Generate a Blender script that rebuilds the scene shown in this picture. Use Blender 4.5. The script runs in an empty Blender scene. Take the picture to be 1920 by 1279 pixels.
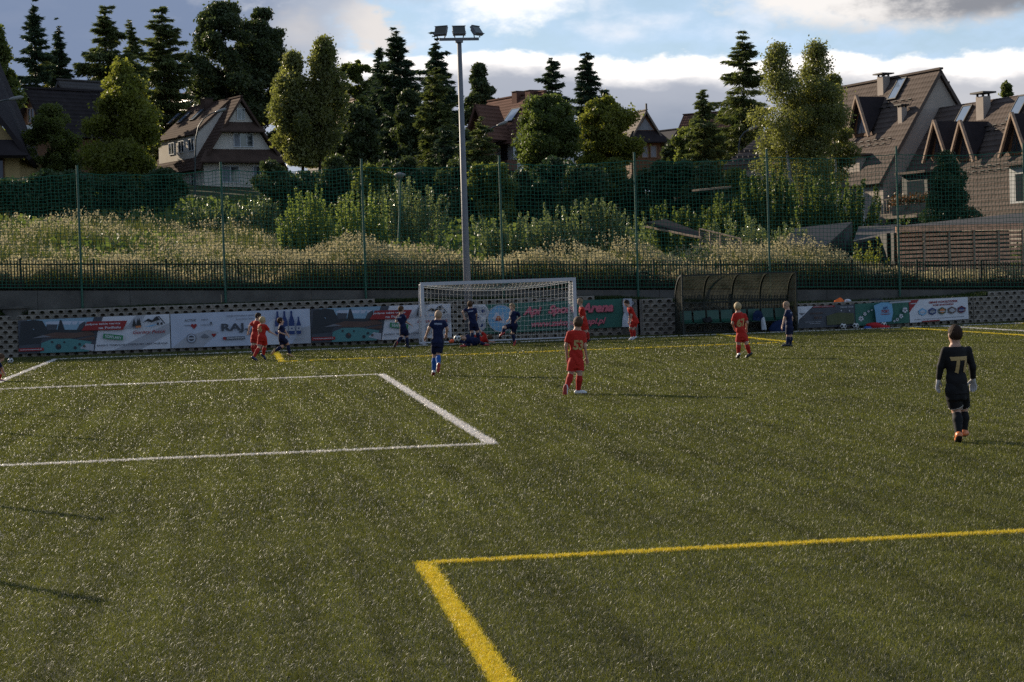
import bpy, bmesh, math, random
import numpy as np
from mathutils import Vector, Matrix
from mathutils.bvhtree import BVHTree
R = math.radians
rng = np.random.default_rng(11)
random.seed(5)
S = bpy.context.scene
COL = S.collection

# ---------------------------------------------------------------- camera
CAM_H, F_PX, PITCH, ROLL, YAW = 2.136, 3563.36, -0.0336735, -0.0323375, 0.141645
cy, sy = math.cos(YAW), math.sin(YAW)
FWD = np.array([sy*math.cos(PITCH), cy*math.cos(PITCH), math.sin(PITCH)])
_r = np.array([cy, -sy, 0.0]); _u = np.cross(_r, FWD)
RGT = math.cos(ROLL)*_r + math.sin(ROLL)*_u
UPV = -math.sin(ROLL)*_r + math.cos(ROLL)*_u
cam_d = bpy.data.cameras.new('camera'); cam = bpy.data.objects.new('camera', cam_d); COL.objects.link(cam)
cam.matrix_world = Matrix(((RGT[0], UPV[0], -FWD[0], 0), (RGT[1], UPV[1], -FWD[1], 0), (RGT[2], UPV[2], -FWD[2], CAM_H), (0, 0, 0, 1)))
cam_d.sensor_width = 36.0; cam_d.lens = F_PX/1920*36.0; cam_d.clip_start = 0.1; cam_d.clip_end = 5000
S.camera = cam

def at(px, py, Y):
    """world point on the vertical plane y = Y seen at photo pixel (px, py)"""
    d = FWD + RGT*(px-960)/F_PX - UPV*(py-639.5)/F_PX
    t = Y/d[1]
    return Vector((d[0]*t, Y, CAM_H + d[2]*t))
def gnd(px, py, z=0.0):
    d = FWD + RGT*(px-960)/F_PX - UPV*(py-639.5)/F_PX
    t = (z-CAM_H)/d[2]
    return Vector((d[0]*t, d[1]*t, z))

# ---------------------------------------------------------------- light
SUN_EL = R(20.7); SUN_AZ = math.atan2(-0.6, 0.8)
sd = bpy.data.lights.new('sun', 'SUN'); sun = bpy.data.objects.new('sun', sd); COL.objects.link(sun)
sd.energy = 5.0; sd.angle = R(0.5); sd.color = (1.0, 0.86, 0.66)
SV = Vector((math.sin(SUN_AZ)*math.cos(SUN_EL), math.cos(SUN_AZ)*math.cos(SUN_EL), math.sin(SUN_EL)))
sun.rotation_euler = SV.to_track_quat('Z', 'Y').to_euler()
sun.location = (0, 0, 50)
S.view_settings.view_transform = 'Standard'; S.view_settings.look = 'None'
S.view_settings.exposure = 0.38; S.view_settings.gamma = 1.0
S.cycles.use_denoising = False; S.cycles.max_bounces = 6; S.cycles.transparent_max_bounces = 16

# ---------------------------------------------------------------- node expression helper
class NT:
    def __init__(s, tree): s.t = tree; s.N = tree.nodes; s.L = tree.links
    def n(s, typ, **kw):
        nd = s.N.new(typ)
        for k, v in kw.items(): setattr(nd, k, v)
        return nd
    def put(s, sock, v):
        if isinstance(v, bpy.types.NodeSocket): s.L.new(v, sock)
        elif v is not None:
            if hasattr(sock.default_value, '__len__') and not hasattr(v, '__len__'): v = (v,)*len(sock.default_value)
            if hasattr(sock.default_value, '__len__') and len(sock.default_value) == 4 and len(v) == 3: v = (*v, 1)
            sock.default_value = v
    def m(s, op, a, b=None, c=None, clamp=False):
        nd = s.n('ShaderNodeMath', operation=op, use_clamp=clamp)
        for i, v in enumerate((a, b, c)):
            if v is not None: s.put(nd.inputs[i], v)
        return nd.outputs[0]
    def mix(s, f, a, b, blend='MIX'):
        nd = s.n('ShaderNodeMix', data_type='RGBA', blend_type=blend)
        s.put(nd.inputs[0], f); s.put(nd.inputs[6], a); s.put(nd.inputs[7], b)
        return nd.outputs[2]
    def ss(s, x, lo, hi, a=0.0, b=1.0, kind='SMOOTHSTEP'):
        nd = s.n('ShaderNodeMapRange', interpolation_type=kind)
        for i, v in enumerate((x, lo, hi, a, b)): s.put(nd.inputs[i], v)
        return nd.outputs[0]
    def noise(s, vec, scale, detail=3.0, rough=0.55, dim='3D', dist=0.0):
        nd = s.n('ShaderNodeTexNoise', noise_dimensions=dim)
        if vec is not None: s.put(nd.inputs['Vector'], vec)
        s.put(nd.inputs['Scale'], scale); s.put(nd.inputs['Detail'], detail); s.put(nd.inputs['Roughness'], rough); s.put(nd.inputs['Distortion'], dist)
        return nd.outputs['Fac']
    def comb(s, x, y, z=0.0):
        nd = s.n('ShaderNodeCombineXYZ')
        for i, v in enumerate((x, y, z)): s.put(nd.inputs[i], v)
        return nd.outputs[0]
    def sep(s, v):
        nd = s.n('ShaderNodeSeparateXYZ'); s.put(nd.inputs[0], v); return nd.outputs

# ---------------------------------------------------------------- sky
W = bpy.data.worlds.new('World'); S.world = W; W.use_nodes = True
W.node_tree.nodes.clear(); w = NT(W.node_tree)
sky = w.n('ShaderNodeTexSky', sky_type='NISHITA'); sky.sun_disc = False
sky.sun_elevation = SUN_EL; sky.sun_rotation = SUN_AZ % (2*math.pi); sky.altitude = 900; sky.air_density = 1.0; sky.dust_density = 0.6; sky.ozone_density = 1.4
tc = w.n('ShaderNodeTexCoord'); D = tc.outputs['Generated']
dx, dy, dz = w.sep(D)
u = w.m('MULTIPLY', w.m('ARCTAN2', dx, dy), 57.29578)
v = w.m('MULTIPLY', w.m('ARCSINE', dz), 57.29578)
UV = w.comb(w.m('MULTIPLY', u, 0.55), v)
nA = w.m('SUBTRACT', w.noise(UV, 0.55, 6, 0.55), 0.5)
nB = w.m('SUBTRACT', w.noise(UV, 2.2, 5, 0.6), 0.5)
nC = w.m('SUBTRACT', w.noise(w.comb(u, w.m('MULTIPLY', v, 2.2)), 0.35, 5, 0.55), 0.5)
def blob(cu, cv, ru, rv, soft=0.5, na=0.9, nb=0.45, rot=0.0):
    a = w.m('SUBTRACT', u, cu); b = w.m('SUBTRACT', v, cv)
    c_, s_ = math.cos(rot), math.sin(rot)
    a2 = w.m('ADD', w.m('MULTIPLY', a, c_/ru), w.m('MULTIPLY', b, s_/ru))
    b2 = w.m('ADD', w.m('MULTIPLY', a, -s_/rv), w.m('MULTIPLY', b, c_/rv))
    d = w.m('SQRT', w.m('ADD', w.m('MULTIPLY', a2, a2), w.m('MULTIPLY', b2, b2)))
    d = w.m('ADD', d, w.m('ADD', w.m('MULTIPLY', nA, na), w.m('MULTIPLY', nB, nb)))
    return w.ss(d, 1.0+soft*0.4, 1.0-soft*0.6)
WHITE = (1.7, 1.62, 1.55); PALE = (0.80, 0.83, 0.92); GREY = (0.30, 0.335, 0.42); DARK = (0.27, 0.35, 0.53)
skyc = w.mix(1.0, sky.outputs['Color'], (0.135, 0.133, 0.130), 'MULTIPLY')
# thin bright veil low over the blue gap
veil = w.m('MULTIPLY', w.ss(v, 14.0, 4.0), w.ss(w.m('ADD', nC, w.m('MULTIPLY', nB, 0.4)), -0.25, 0.35), clamp=True)
col = w.mix(w.m('ADD', 0.25, w.m('MULTIPLY', veil, 0.5)), skyc, (0.84, 1.08, 1.46))
# scattered clouds over the rest of the sky
gen = w.m('MULTIPLY', w.ss(w.noise(D, 3.0, 6, 0.6), 0.50, 0.66), w.ss(v, 9.5, 13.0), clamp=True)
col = w.mix(w.m('MULTIPLY', gen, 0.8), col, (0.27, 0.28, 0.31))
wisp = w.m('MULTIPLY', w.ss(w.m('ADD', w.m('MULTIPLY', nA, 1.1), nC), 0.0, 0.45), w.ss(v, 6.3, 7.2), clamp=True)
col = w.mix(w.m('MULTIPLY', w.m('MULTIPLY', wisp, w.ss(v, 14.0, 9.5)), 0.75), col, (1.25, 1.24, 1.26))
# white clouds above the gap
b1 = blob(8.6, 8.75, 2.1, 1.15, 0.9, 1.3, 0.8)
col = w.mix(b1, col, WHITE)
b2 = blob(3.9, 7.75, 2.0, 0.70, 0.9, 2.2, 1.8, -0.75)
col = w.mix(b2, col, (1.05, 1.0, 0.97))
b2b = blob(5.0, 8.9, 2.2, 0.6, 1.0, 1.0, 0.7)
col = w.mix(w.m('MULTIPLY', b2b, 0.8), col, (0.70, 0.73, 0.82))
# upper right cloud: white rim, grey belly
b3 = blob(20.6, 8.05, 5.6, 1.12, 0.5, 0.9, 0.5)
b3c = w.mix(w.ss(w.m('ADD', w.m('ADD', w.m('MULTIPLY', u, 0.16), w.m('MULTIPLY', nA, 1.1)), w.m('MULTIPLY', nB, 0.5)), 2.85, 3.45), (1.25, 1.2, 1.16), (0.36, 0.375, 0.42))
b3r = w.ss(w.m('ADD', w.m('SUBTRACT', v, w.m('MULTIPLY', u, -0.02)), w.m('MULTIPLY', nB, 0.8)), 7.1, 7.9)
b3c = w.mix(b3r, (1.0, 0.97, 0.96), b3c)
col = w.mix(b3, col, b3c)
# low cumulus bank with a bright upper rim and grey belly
vv = w.m('ADD', v, w.m('ADD', w.m('MULTIPLY', nA, 1.1), w.m('MULTIPLY', nB, 0.34)))
edge = w.m('ADD', 6.62, w.m('MULTIPLY', w.m('SUBTRACT', u, 9.0), -0.045))
depth = w.m('SUBTRACT', edge, vv)
bank = w.ss(depth, -0.05, 0.22)
bellyN = w.m('ADD', depth, w.m('ADD', w.m('MULTIPLY', nC, 1.6), w.m('MULTIPLY', nB, 0.7)))
bc = w.mix(w.ss(bellyN, 0.30, 1.05), WHITE, (0.56, 0.60, 0.70))
bc = w.mix(w.ss(bellyN, 1.0, 2.6), bc, (0.36, 0.42, 0.54))
rgt = w.ss(u, 15.5, 18.0)
bc = w.mix(w.m('MULTIPLY', rgt, w.ss(bellyN, 0.3, 1.2)), bc, (0.74, 0.75, 0.80))
col = w.mix(bank, col, bc)
# heavy blue-grey cloud on the left
ue = w.m('ADD', u, w.m('ADD', w.m('MULTIPLY', nA, 2.4), w.m('MULTIPLY', w.m('SUBTRACT', v, 7.0), -0.35)))
left = w.m('MULTIPLY', w.ss(ue, 4.2, 2.3), w.ss(v, 24.0, 14.0), clamp=True)
lc = w.mix(w.ss(w.m('ADD', ue, w.m('MULTIPLY', nB, 1.5)), -1.5, 3.2), DARK, (0.62, 0.68, 0.80))
lc = w.mix(w.m('MULTIPLY', w.ss(nC, 0.0, 0.35), 0.5), lc, (0.46, 0.51, 0.64))
lc = w.mix(w.m('MULTIPLY', w.ss(w.m('ADD', nB, w.m('MULTIPLY', nC, 1.2)), 0.02, 0.30), w.ss(u, -3.0, 3.0), clamp=True), lc, (0.66, 0.70, 0.80))
col = w.mix(left, col, lc)
bx1 = blob(2.1, 7.6, 0.7, 0.5, 1.6, 2.6, 2.2)
col = w.mix(w.m('MULTIPLY', bx1, 0.6), col, (0.85, 0.82, 0.82))
bg = w.n('ShaderNodeBackground'); w.put(bg.inputs['Color'], col); bg.inputs['Strength'].default_value = 0.60
wo = w.n('ShaderNodeOutputWorld'); w.L.new(bg.outputs[0], wo.inputs[0])

# ---------------------------------------------------------------- object helpers
def tag(o, label=None, cat=None, group=None, kind=None):
    if label: o['label'] = label
    if cat: o['category'] = cat
    if group: o['group'] = group
    if kind: o['kind'] = kind
    return o
def thing(name, label, cat, loc=(0, 0, 0), group=None, rz=0.0):
    o = bpy.data.objects.new(name, None); o.empty_display_size = 0.2; COL.objects.link(o)
    o.location = loc; o.rotation_euler = (0, 0, rz)
    return tag(o, label, cat, group)
bpy.context.view_layer.update()
def link(name, me, mats=None, parent=None, local=False):
    """link a mesh; with a parent given in world coordinates, keep it where it is unless local"""
    o = bpy.data.objects.new(name, me); COL.objects.link(o)
    if mats is not None:
        for mm in (mats if isinstance(mats, (list, tuple)) else [mats]): me.materials.append(mm)
    if parent is not None:
        o.parent = parent
        if not local: o.matrix_parent_inverse = (Matrix.Translation(parent.location) @ parent.rotation_euler.to_matrix().to_4x4()).inverted() if parent.parent is None else Matrix()
    return o
def sub(name, me, mats, parent):
    """a sub-part: parent is a mesh already placed in world coordinates"""
    o = bpy.data.objects.new(name, me); COL.objects.link(o)
    for mm in (mats if isinstance(mats, (list, tuple)) else [mats]): me.materials.append(mm)
    o.parent = parent
    o.matrix_parent_inverse = parent['_mw'].copy() if False else (wm(parent)).inverted()
    return o
def wm(o):
    m_ = Matrix.Translation(o.location) @ o.rotation_euler.to_matrix().to_4x4() @ Matrix.Diagonal((*o.scale, 1))
    return (wm(o.parent) @ o.matrix_parent_inverse @ m_) if o.parent else m_

class MB:
    """collects verts and faces"""
    def __init__(s): s.v = []; s.f = []; s.mi = []; s.sm = False
    def quad(s, a, b, c, d, mi=0):
        n = len(s.v); s.v += [tuple(a), tuple(b), tuple(c), tuple(d)]; s.f.append((n, n+1, n+2, n+3)); s.mi.append(mi)
    def poly(s, pts, mi=0):
        n = len(s.v); s.v += [tuple(p) for p in pts]; s.f.append(tuple(range(n, n+len(pts)))); s.mi.append(mi)
    def hexa(s, p, mi=0):
        """p: 8 points, bottom 4 (ccw from above) then top 4"""
        n = len(s.v); s.v += [tuple(q) for q in p]
        for f in ((3, 2, 1, 0), (4, 5, 6, 7), (0, 1, 5, 4), (1, 2, 6, 5), (2, 3, 7, 6), (3, 0, 4, 7)):
            s.f.append(tuple(n+i for i in f)); s.mi.append(mi)
    def box(s, lo, hi, mi=0, M=None):
        x0, y0, z0 = lo; x1, y1, z1 = hi
        p = [Vector(q) for q in ((x0, y0, z0), (x1, y0, z0), (x1, y1, z0), (x0, y1, z0), (x0, y0, z1), (x1, y0, z1), (x1, y1, z1), (x0, y1, z1))]
        if M is not None: p = [M @ q for q in p]
        s.hexa(p, mi)
    def bar(s, a, b, w_, h_, up=(0, 0, 1), mi=0):
        a, b = Vector(a), Vector(b); d = (b-a).normalized(); up = Vector(up)
        r_ = d.cross(up)
        if r_.length < 1e-4: r_ = d.cross(Vector((1, 0, 0)))
        r_.normalize(); u_ = r_.cross(d)
        r_ *= w_/2; u_ *= h_/2
        s.hexa([a-r_-u_, b-r_-u_, b+r_-u_, a+r_-u_, a-r_+u_, b-r_+u_, b+r_+u_, a+r_+u_], mi)
    def tube(s, pts, rad, n=8, mi=0, cap=True):
        pts = [Vector(p) for p in pts]
        rad = rad if isinstance(rad, (list, tuple)) else [rad]*len(pts)
        rings = []; ref = None
        for i, p in enumerate(pts):
            t = (pts[min(i+1, len(pts)-1)]-pts[max(i-1, 0)]).normalized()
            if ref is None: ref = Vector((0, 0, 1)) if abs(t.z) < 0.9 else Vector((1, 0, 0))
            e1 = (ref - t*ref.dot(t)).normalized(); ref = e1; e2 = t.cross(e1)
            k = len(s.v)
            for j in range(n):
                a = 2*math.pi*j/n; s.v.append(tuple(p + (e1*math.cos(a)+e2*math.sin(a))*rad[i]))
            rings.append(k)
        for a, b in zip(rings, rings[1:]):
            for j in range(n):
                s.f.append((a+j, a+(j+1) % n, b+(j+1) % n, b+j)); s.mi.append(mi)
        if cap:
            s.f.append(tuple(rings[0]+j for j in reversed(range(n)))); s.mi.append(mi)
            s.f.append(tuple(rings[-1]+j for j in range(n))); s.mi.append(mi)
    def mesh(s, name, smooth=False):
        me = bpy.data.meshes.new(name); me.from_pydata(s.v, [], s.f); 
        if any(s.mi): me.polygons.foreach_set('material_index', s.mi)
        if smooth: me.polygons.foreach_set('use_smooth', [True]*len(s.f))
        me.update(); return me
    def build(s, name, mats, parent=None, smooth=False, under=None):
        me = s.mesh(name, smooth)
        if under is not None: return sub(name, me, mats, under)
        return link(name, me, mats, parent)

def np_mesh(name, V, F, attr=None, smooth=False):
    """V (n,3), F (m,4) or (m,3) arrays; attr dict of per-vertex float attributes"""
    me = bpy.data.meshes.new(name); V = np.ascontiguousarray(V, dtype=np.float32); F = np.ascontiguousarray(F, dtype=np.int32)
    k = F.shape[1]; m_ = len(F)
    me.vertices.add(len(V)); me.vertices.foreach_set('co', V.ravel())
    me.loops.add(m_*k); me.loops.foreach_set('vertex_index', F.ravel())
    me.polygons.add(m_); me.polygons.foreach_set('loop_start', np.arange(0, m_*k, k, dtype=np.int32))
    if smooth: me.polygons.foreach_set('use_smooth', np.ones(m_, dtype=bool))
    me.update(calc_edges=True)
    if attr:
        for nm, arr in attr.items():
            a = me.attributes.new(nm, 'FLOAT', 'POINT'); a.data.foreach_set('value', np.ascontiguousarray(arr, dtype=np.float32))
    return me

# ---------------------------------------------------------------- materials
def pmat(name, rgb, rough=0.6, spec=0.4, metal=0.0, var=0.15, nscale=6.0, bump=0.0, bscale=40.0, coat=0.0):
    """principled material with a slight procedural tone variation"""
    m_ = bpy.data.materials.new(name); m_.use_nodes = True
    t = NT(m_.node_tree); b = t.N['Principled BSDF']
    pos = t.n('ShaderNodeNewGeometry').outputs['Position']
    nz = t.noise(pos, nscale, 4, 0.6)
    f = t.ss(nz, 0.25, 0.75, 1-var, 1+var, 'LINEAR')
    c = t.n('ShaderNodeVectorMath', operation='SCALE'); c.inputs[0].default_value = rgb; t.L.new(f, c.inputs['Scale'])
    t.L.new(c.outputs[0], b.inputs['Base Color'])
    b.inputs['Roughness'].default_value = rough; b.inputs['Specular IOR Level'].default_value = spec; b.inputs['Metallic'].default_value = metal
    if bump:
        bp = t.n('ShaderNodeBump'); bp.inputs['Strength'].default_value = bump; bp.inputs['Distance'].default_value = 0.01
        t.L.new(t.noise(pos, bscale, 4, 0.6), bp.inputs['Height']); t.L.new(bp.outputs[0], b.inputs['Normal'])
    return m_
# ---------------------------------------------------------------- ground heights
def zf(x): return 1.98 - 0.0318*np.clip(x, -60, 60)
def terr(x, y):
    x = np.asarray(x, float); y = np.asarray(y, float)
    b = np.clip(x/np.maximum(y, 1), -0.5, 0.6)
    sl = np.clip(0.122 - 0.115*(b+0.13), 0.03, 0.15)
    a = np.clip(y-65.4, 0, 20); c = np.clip(y-85.4, 0, 150)
    return zf(x*65/np.maximum(y, 65)) - 0.12 + sl*a + sl*0.76*c
WALL = [(-40.0, 64.4), (13.2, 64.3), (13.45, 63.0), (18.48, 62.95), (18.54, 61.98), (22.4, 62.35), (25.2, 63.25), (30.0, 64.5), (60.0, 64.55)]
def wall_y(x):
    return np.interp(x, [p[0] for p in WALL], [p[1] for p in WALL])
def wall_h(x):
    return np.interp(x, [-40, -7.7, -1.9, 2.6, 7.3, 13.0, 14.5, 18.5, 22, 25.2, 26.0, 60], [1.5, 1.45, 1.5, 1.48, 1.42, 1.28, 1.15, .88, .87, .92, 1.0, 1.0])

# ---------------------------------------------------------------- turf
LINES_W = [((3.05, 24.0), (3.2, 43.25)), ((-5.8, 43.12), (3.2, 43.25)), ((-5.8, 23.98), (3.2, 24.1)), ((-5.85, 6.0), (-5.70, 61.12)), ((-5.85, 60.98), (40.0, 61.12))]
LINES_Y = [((1.12, 8.0), (1.27, 14.22)), ((1.12, 14.1), (15.6, 14.22)), ((1.05, 52.45), (1.20, 60.95)), ((1.05, 52.35), (15.6, 52.5)), ((15.46, 52.5), (15.6, 60.95)), ((21.82, 30.0), (21.96, 60.95))]
LINES_W2 = [((23.2, 30.0), (23.34, 60.95))]
def turf_nodes(name, base, glint=0.0, fuzz=False, vary=1.0, glscale=90.0):
    m_ = bpy.data.materials.new(name); m_.use_nodes = True; t = NT(m_.node_tree); b = t.N['Principled BSDF']; out = t.N['Material Output']
    pos = t.n('ShaderNodeNewGeometry').outputs['Position']
    px, py, pz = t.sep(pos)
    fl = t.comb(px, py, 0.0)
    n1 = t.noise(fl, 0.35, 4, 0.6); n2 = t.noise(fl, 3.0, 4, 0.65); n3 = t.noise(fl, 55.0, 3, 0.7); n4 = t.noise(t.comb(t.m('MULTIPLY', px, 2.2), t.m('MULTIPLY', py, 0.10)), 1.6, 4, 0.6)
    k = t.m('ADD', t.m('MULTIPLY', t.m('SUBTRACT', n1, .5), 0.5*vary), t.m('MULTIPLY', t.m('SUBTRACT', n2, .5), 0.55*vary))
    k = t.m('ADD', k, t.m('MULTIPLY', t.m('SUBTRACT', n4, .5), 0.55*vary))
    k = t.m('ADD', k, t.m('MULTIPLY', t.m('SUBTRACT', n3, .5), 1.5*vary))
    k = t.m('MAXIMUM', t.m('ADD', 1.0, k), 0.15)
    c = t.n('ShaderNodeVectorMath', operation='SCALE'); t.L.new(k, c.inputs['Scale'])
    tint = t.mix(t.noise(fl, 1.3, 3, 0.6), tuple(base[i]*(1.12, 0.98, 0.85)[i] for i in range(3)), tuple(base[i]*(0.88, 1.02, 1.15)[i] for i in range(3)))
    t.L.new(tint, c.inputs[0]); t.L.new(c.outputs[0], b.inputs['Base Color'])
    b.inputs['Roughness'].default_value = 0.65; b.inputs['Specular IOR Level'].default_value = 0.25
    # fibre facets: every cell of the pile has a tilt of its own
    def facet(scale):
        vo = t.n('ShaderNodeTexVoronoi', voronoi_dimensions='2D'); t.L.new(fl, vo.inputs['Vector']); vo.inputs['Scale'].default_value = scale
        return vo
    v1 = facet(glscale)
    cs = t.n('ShaderNodeVectorMath', operation='SUBTRACT'); t.L.new(v1.outputs['Color'], cs.inputs[0]); cs.inputs[1].default_value = (.5, .5, .5)
    sc = t.n('ShaderNodeVectorMath', operation='SCALE'); t.L.new(cs.outputs[0], sc.inputs[0]); sc.inputs['Scale'].default_value = 2.6
    ad = t.n('ShaderNodeVectorMath', operation='ADD'); t.L.new(sc.outputs[0], ad.inputs[0]); ad.inputs[1].default_value = (0, 0, 1.0)
    nm = t.n('ShaderNodeVectorMath', operation='NORMALIZE'); t.L.new(ad.outputs[0], nm.inputs[0])
    gl = t.n('ShaderNodeBsdfGlossy'); gl.inputs['Roughness'].default_value = 0.22; gl.inputs['Color'].default_value = (.9, .9, .8, 1); t.L.new(nm.outputs[0], gl.inputs['Normal'])
    mx = t.n('ShaderNodeMixShader')
    msk = t.m('MULTIPLY', t.ss(v1.outputs['Distance'], 0.62, 0.25), t.ss(t.noise(fl, 0.9, 3, .6), 0.3, 0.65, 0.03*glint, 0.085*glint))
    t.L.new(msk, mx.inputs[0]); t.L.new(b.outputs[0], mx.inputs[1]); t.L.new(gl.outputs[0], mx.inputs[2]); t.L.new(mx.outputs[0], out.inputs[0])
    bp = t.n('ShaderNodeBump'); bp.inputs['Strength'].default_value = 0.9; bp.inputs['Distance'].default_value = 0.03
    t.L.new(t.noise(fl, 45.0, 4, 0.75), bp.inputs['Height']); t.L.new(bp.outputs[0], b.inputs['Normal'])
    return m_
M_turf = turf_nodes('turf', (0.038, 0.042, 0.016))
M_wline = turf_nodes('white_turf', (0.62, 0.56, 0.50), 0.0, vary=0.35)
M_yline = turf_nodes('yellow_turf', (0.72, 0.56, 0.04), 0.0, vary=0.45)

def grid_sheet(x0, x1, y0, y1, nx, ny, zfun):
    X, Y = np.meshgrid(np.linspace(x0, x1, nx), np.linspace(y0, y1, ny)); Z = zfun(X, Y)
    V = np.stack([X, Y, Z], -1).reshape(-1, 3); i = np.arange(nx*ny).reshape(ny, nx)
    F = np.stack([i[:-1, :-1], i[:-1, 1:], i[1:, 1:], i[1:, :-1]], -1).reshape(-1, 4)
    return V, F
V, F = grid_sheet(-60, 80, -20, 64.9, 60, 40, lambda X, Y: 0*X)
tag(link('football_pitch', np_mesh('football_pitch', V, F), M_turf), kind='structure')
def line_obj(name, r, mat, label):
    (x0, y0), (x1, y1) = r
    mb = MB(); z = 0.004
    L = max(x1-x0, y1-y0); n = max(2, int(L/0.04)); rr = np.random.default_rng(int(abs(x0*71+y0*13))+3)
    # a ragged edge of fibres on both sides
    j = rr.normal(0, 0.008, (2, n+1))
    al = x1-x0 > y1-y0
    for i in range(n):
        a, b = i/n, (i+1)/n
        if al:
            xa, xb = x0+(x1-x0)*a, x0+(x1-x0)*b
            mb.quad((xa, y0+j[0, i], z), (xb, y0+j[0, i+1], z), (xb, y1+j[1, i+1], z), (xa, y1+j[1, i], z))
        else:
            ya, yb = y0+(y1-y0)*a, y0+(y1-y0)*b
            mb.quad((x0+j[0, i], ya, z), (x1+j[1, i], ya, z), (x1+j[1, i+1], yb, z), (x0+j[0, i+1], yb, z))
    return tag(mb.build(name, mat), label, 'pitch line', kind='structure')
def trim(r, others):
    return r
LB = [('white_line', LINES_W[0], M_wline, 'broad white line at the front of the goal area, running away from the camera'),
      ('white_line', ((-5.68, 43.12), (3.04, 43.25)), M_wline, 'thin white line along the far side of the goal area'),
      ('white_line', ((-5.68, 23.98), (3.04, 24.1)), M_wline, 'thin white line along the near side of the goal area'),
      ('white_line', ((-5.85, 6.0), (-5.70, 61.12)), M_wline, 'white goal line cutting the left corner of the pitch'),
      ('white_line', ((-5.68, 60.98), (40.0, 61.12)), M_wline, 'white touchline along the foot of the wall'),
      ('white_line', ((23.2, 30.0), (23.34, 60.96)), M_wline, 'white line running out at the far right of the pitch'),
      ('yellow_line', ((1.235, 8.0), (1.365, 14.22)), M_yline, 'broad yellow line in the foreground, running towards the camera'),
      ('yellow_line', ((1.385, 14.11), (15.6, 14.22)), M_yline, 'yellow line crossing the foreground to the right edge'),
      ('yellow_line', ((1.0, 52.45), (1.15, 60.96)), M_yline, 'short yellow line beside the running boys at left'),
      ('yellow_line', ((1.17, 52.46), (15.44, 52.58)), M_yline, 'long thin yellow line in front of the goal'),
      ('yellow_line', ((15.46, 52.45), (15.61, 60.96)), M_yline, 'yellow line running to the dugout at right of the goal'),
      ('yellow_line', ((21.82, 30.0), (21.96, 60.96)), M_yline, 'yellow line nearest the goalkeeper at far right'),
      ('yellow_line', ((26.0, 48.0), (26.14, 60.96)), M_yline, 'yellow line in the far right corner beyond the white line')]
def foliage_mat(name, c1, c2, trans=0.35, rough=0.5, spec=0.3, vscale=1.2, tcol=(1.25, 1.3, 0.7), big=0.0):
    m_ = bpy.data.materials.new(name); m_.use_nodes = True; t = NT(m_.node_tree); b = t.N['Principled BSDF']; out = t.N['Material Output']
    at_ = t.n('ShaderNodeAttribute', attribute_name='tint').outputs['Fac']
    pos = t.n('ShaderNodeNewGeometry').outputs['Position']
    f = t.m('ADD', t.m('MULTIPLY', at_, 0.65), t.m('MULTIPLY', t.ss(t.noise(pos, vscale, 3, .6), .3, .7), 0.35))
    c = t.mix(f, c1, c2)
    if big:
        px, py, pz = t.sep(pos)
        n4 = t.noise(t.comb(t.m('MULTIPLY', px, 2.2), t.m('MULTIPLY', py, 0.08)), 1.6, 4, 0.6)
        k = t.m('ADD', t.m('MULTIPLY', t.m('SUBTRACT', t.noise(pos, 0.3, 4, .6), .5), big), t.m('ADD', 1.0, t.m('MULTIPLY', t.m('SUBTRACT', n4, .5), big*1.9)))
        vs = t.n('ShaderNodeVectorMath', operation='SCALE'); t.L.new(c, vs.inputs[0]); t.L.new(k, vs.inputs['Scale']); c = vs.outputs[0]
    t.L.new(c, b.inputs['Base Color']); b.inputs['Roughness'].default_value = rough; b.inputs['Specular IOR Level'].default_value = spec
    tr = t.n('ShaderNodeBsdfTranslucent'); tc_ = t.mix(1.0, c, tcol, 'MULTIPLY'); t.L.new(tc_, tr.inputs['Color'])
    mx = t.n('ShaderNodeMixShader'); mx.inputs[0].default_value = trans
    t.L.new(b.outputs[0], mx.inputs[1]); t.L.new(tr.outputs[0], mx.inputs[2]); t.L.new(mx.outputs[0], out.inputs[0])
    return m_
M_tblade = foliage_mat('turf_fibre', (0.052, 0.062, 0.014), (0.152, 0.148, 0.038), 0.36, 0.48, 0.36, 3.0, big=0.95)
M_wblade = foliage_mat('white_turf_fibre', (0.66, 0.62, 0.58), (0.86, 0.82, 0.78), 0.3, 0.35, 0.4, 3.0, (1, 1, 1))
M_yblade = foliage_mat('yellow_turf_fibre', (0.66, 0.50, 0.03), (0.86, 0.70, 0.07), 0.3, 0.5, 0.3, 3.0, (1, 1, .9))
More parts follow.
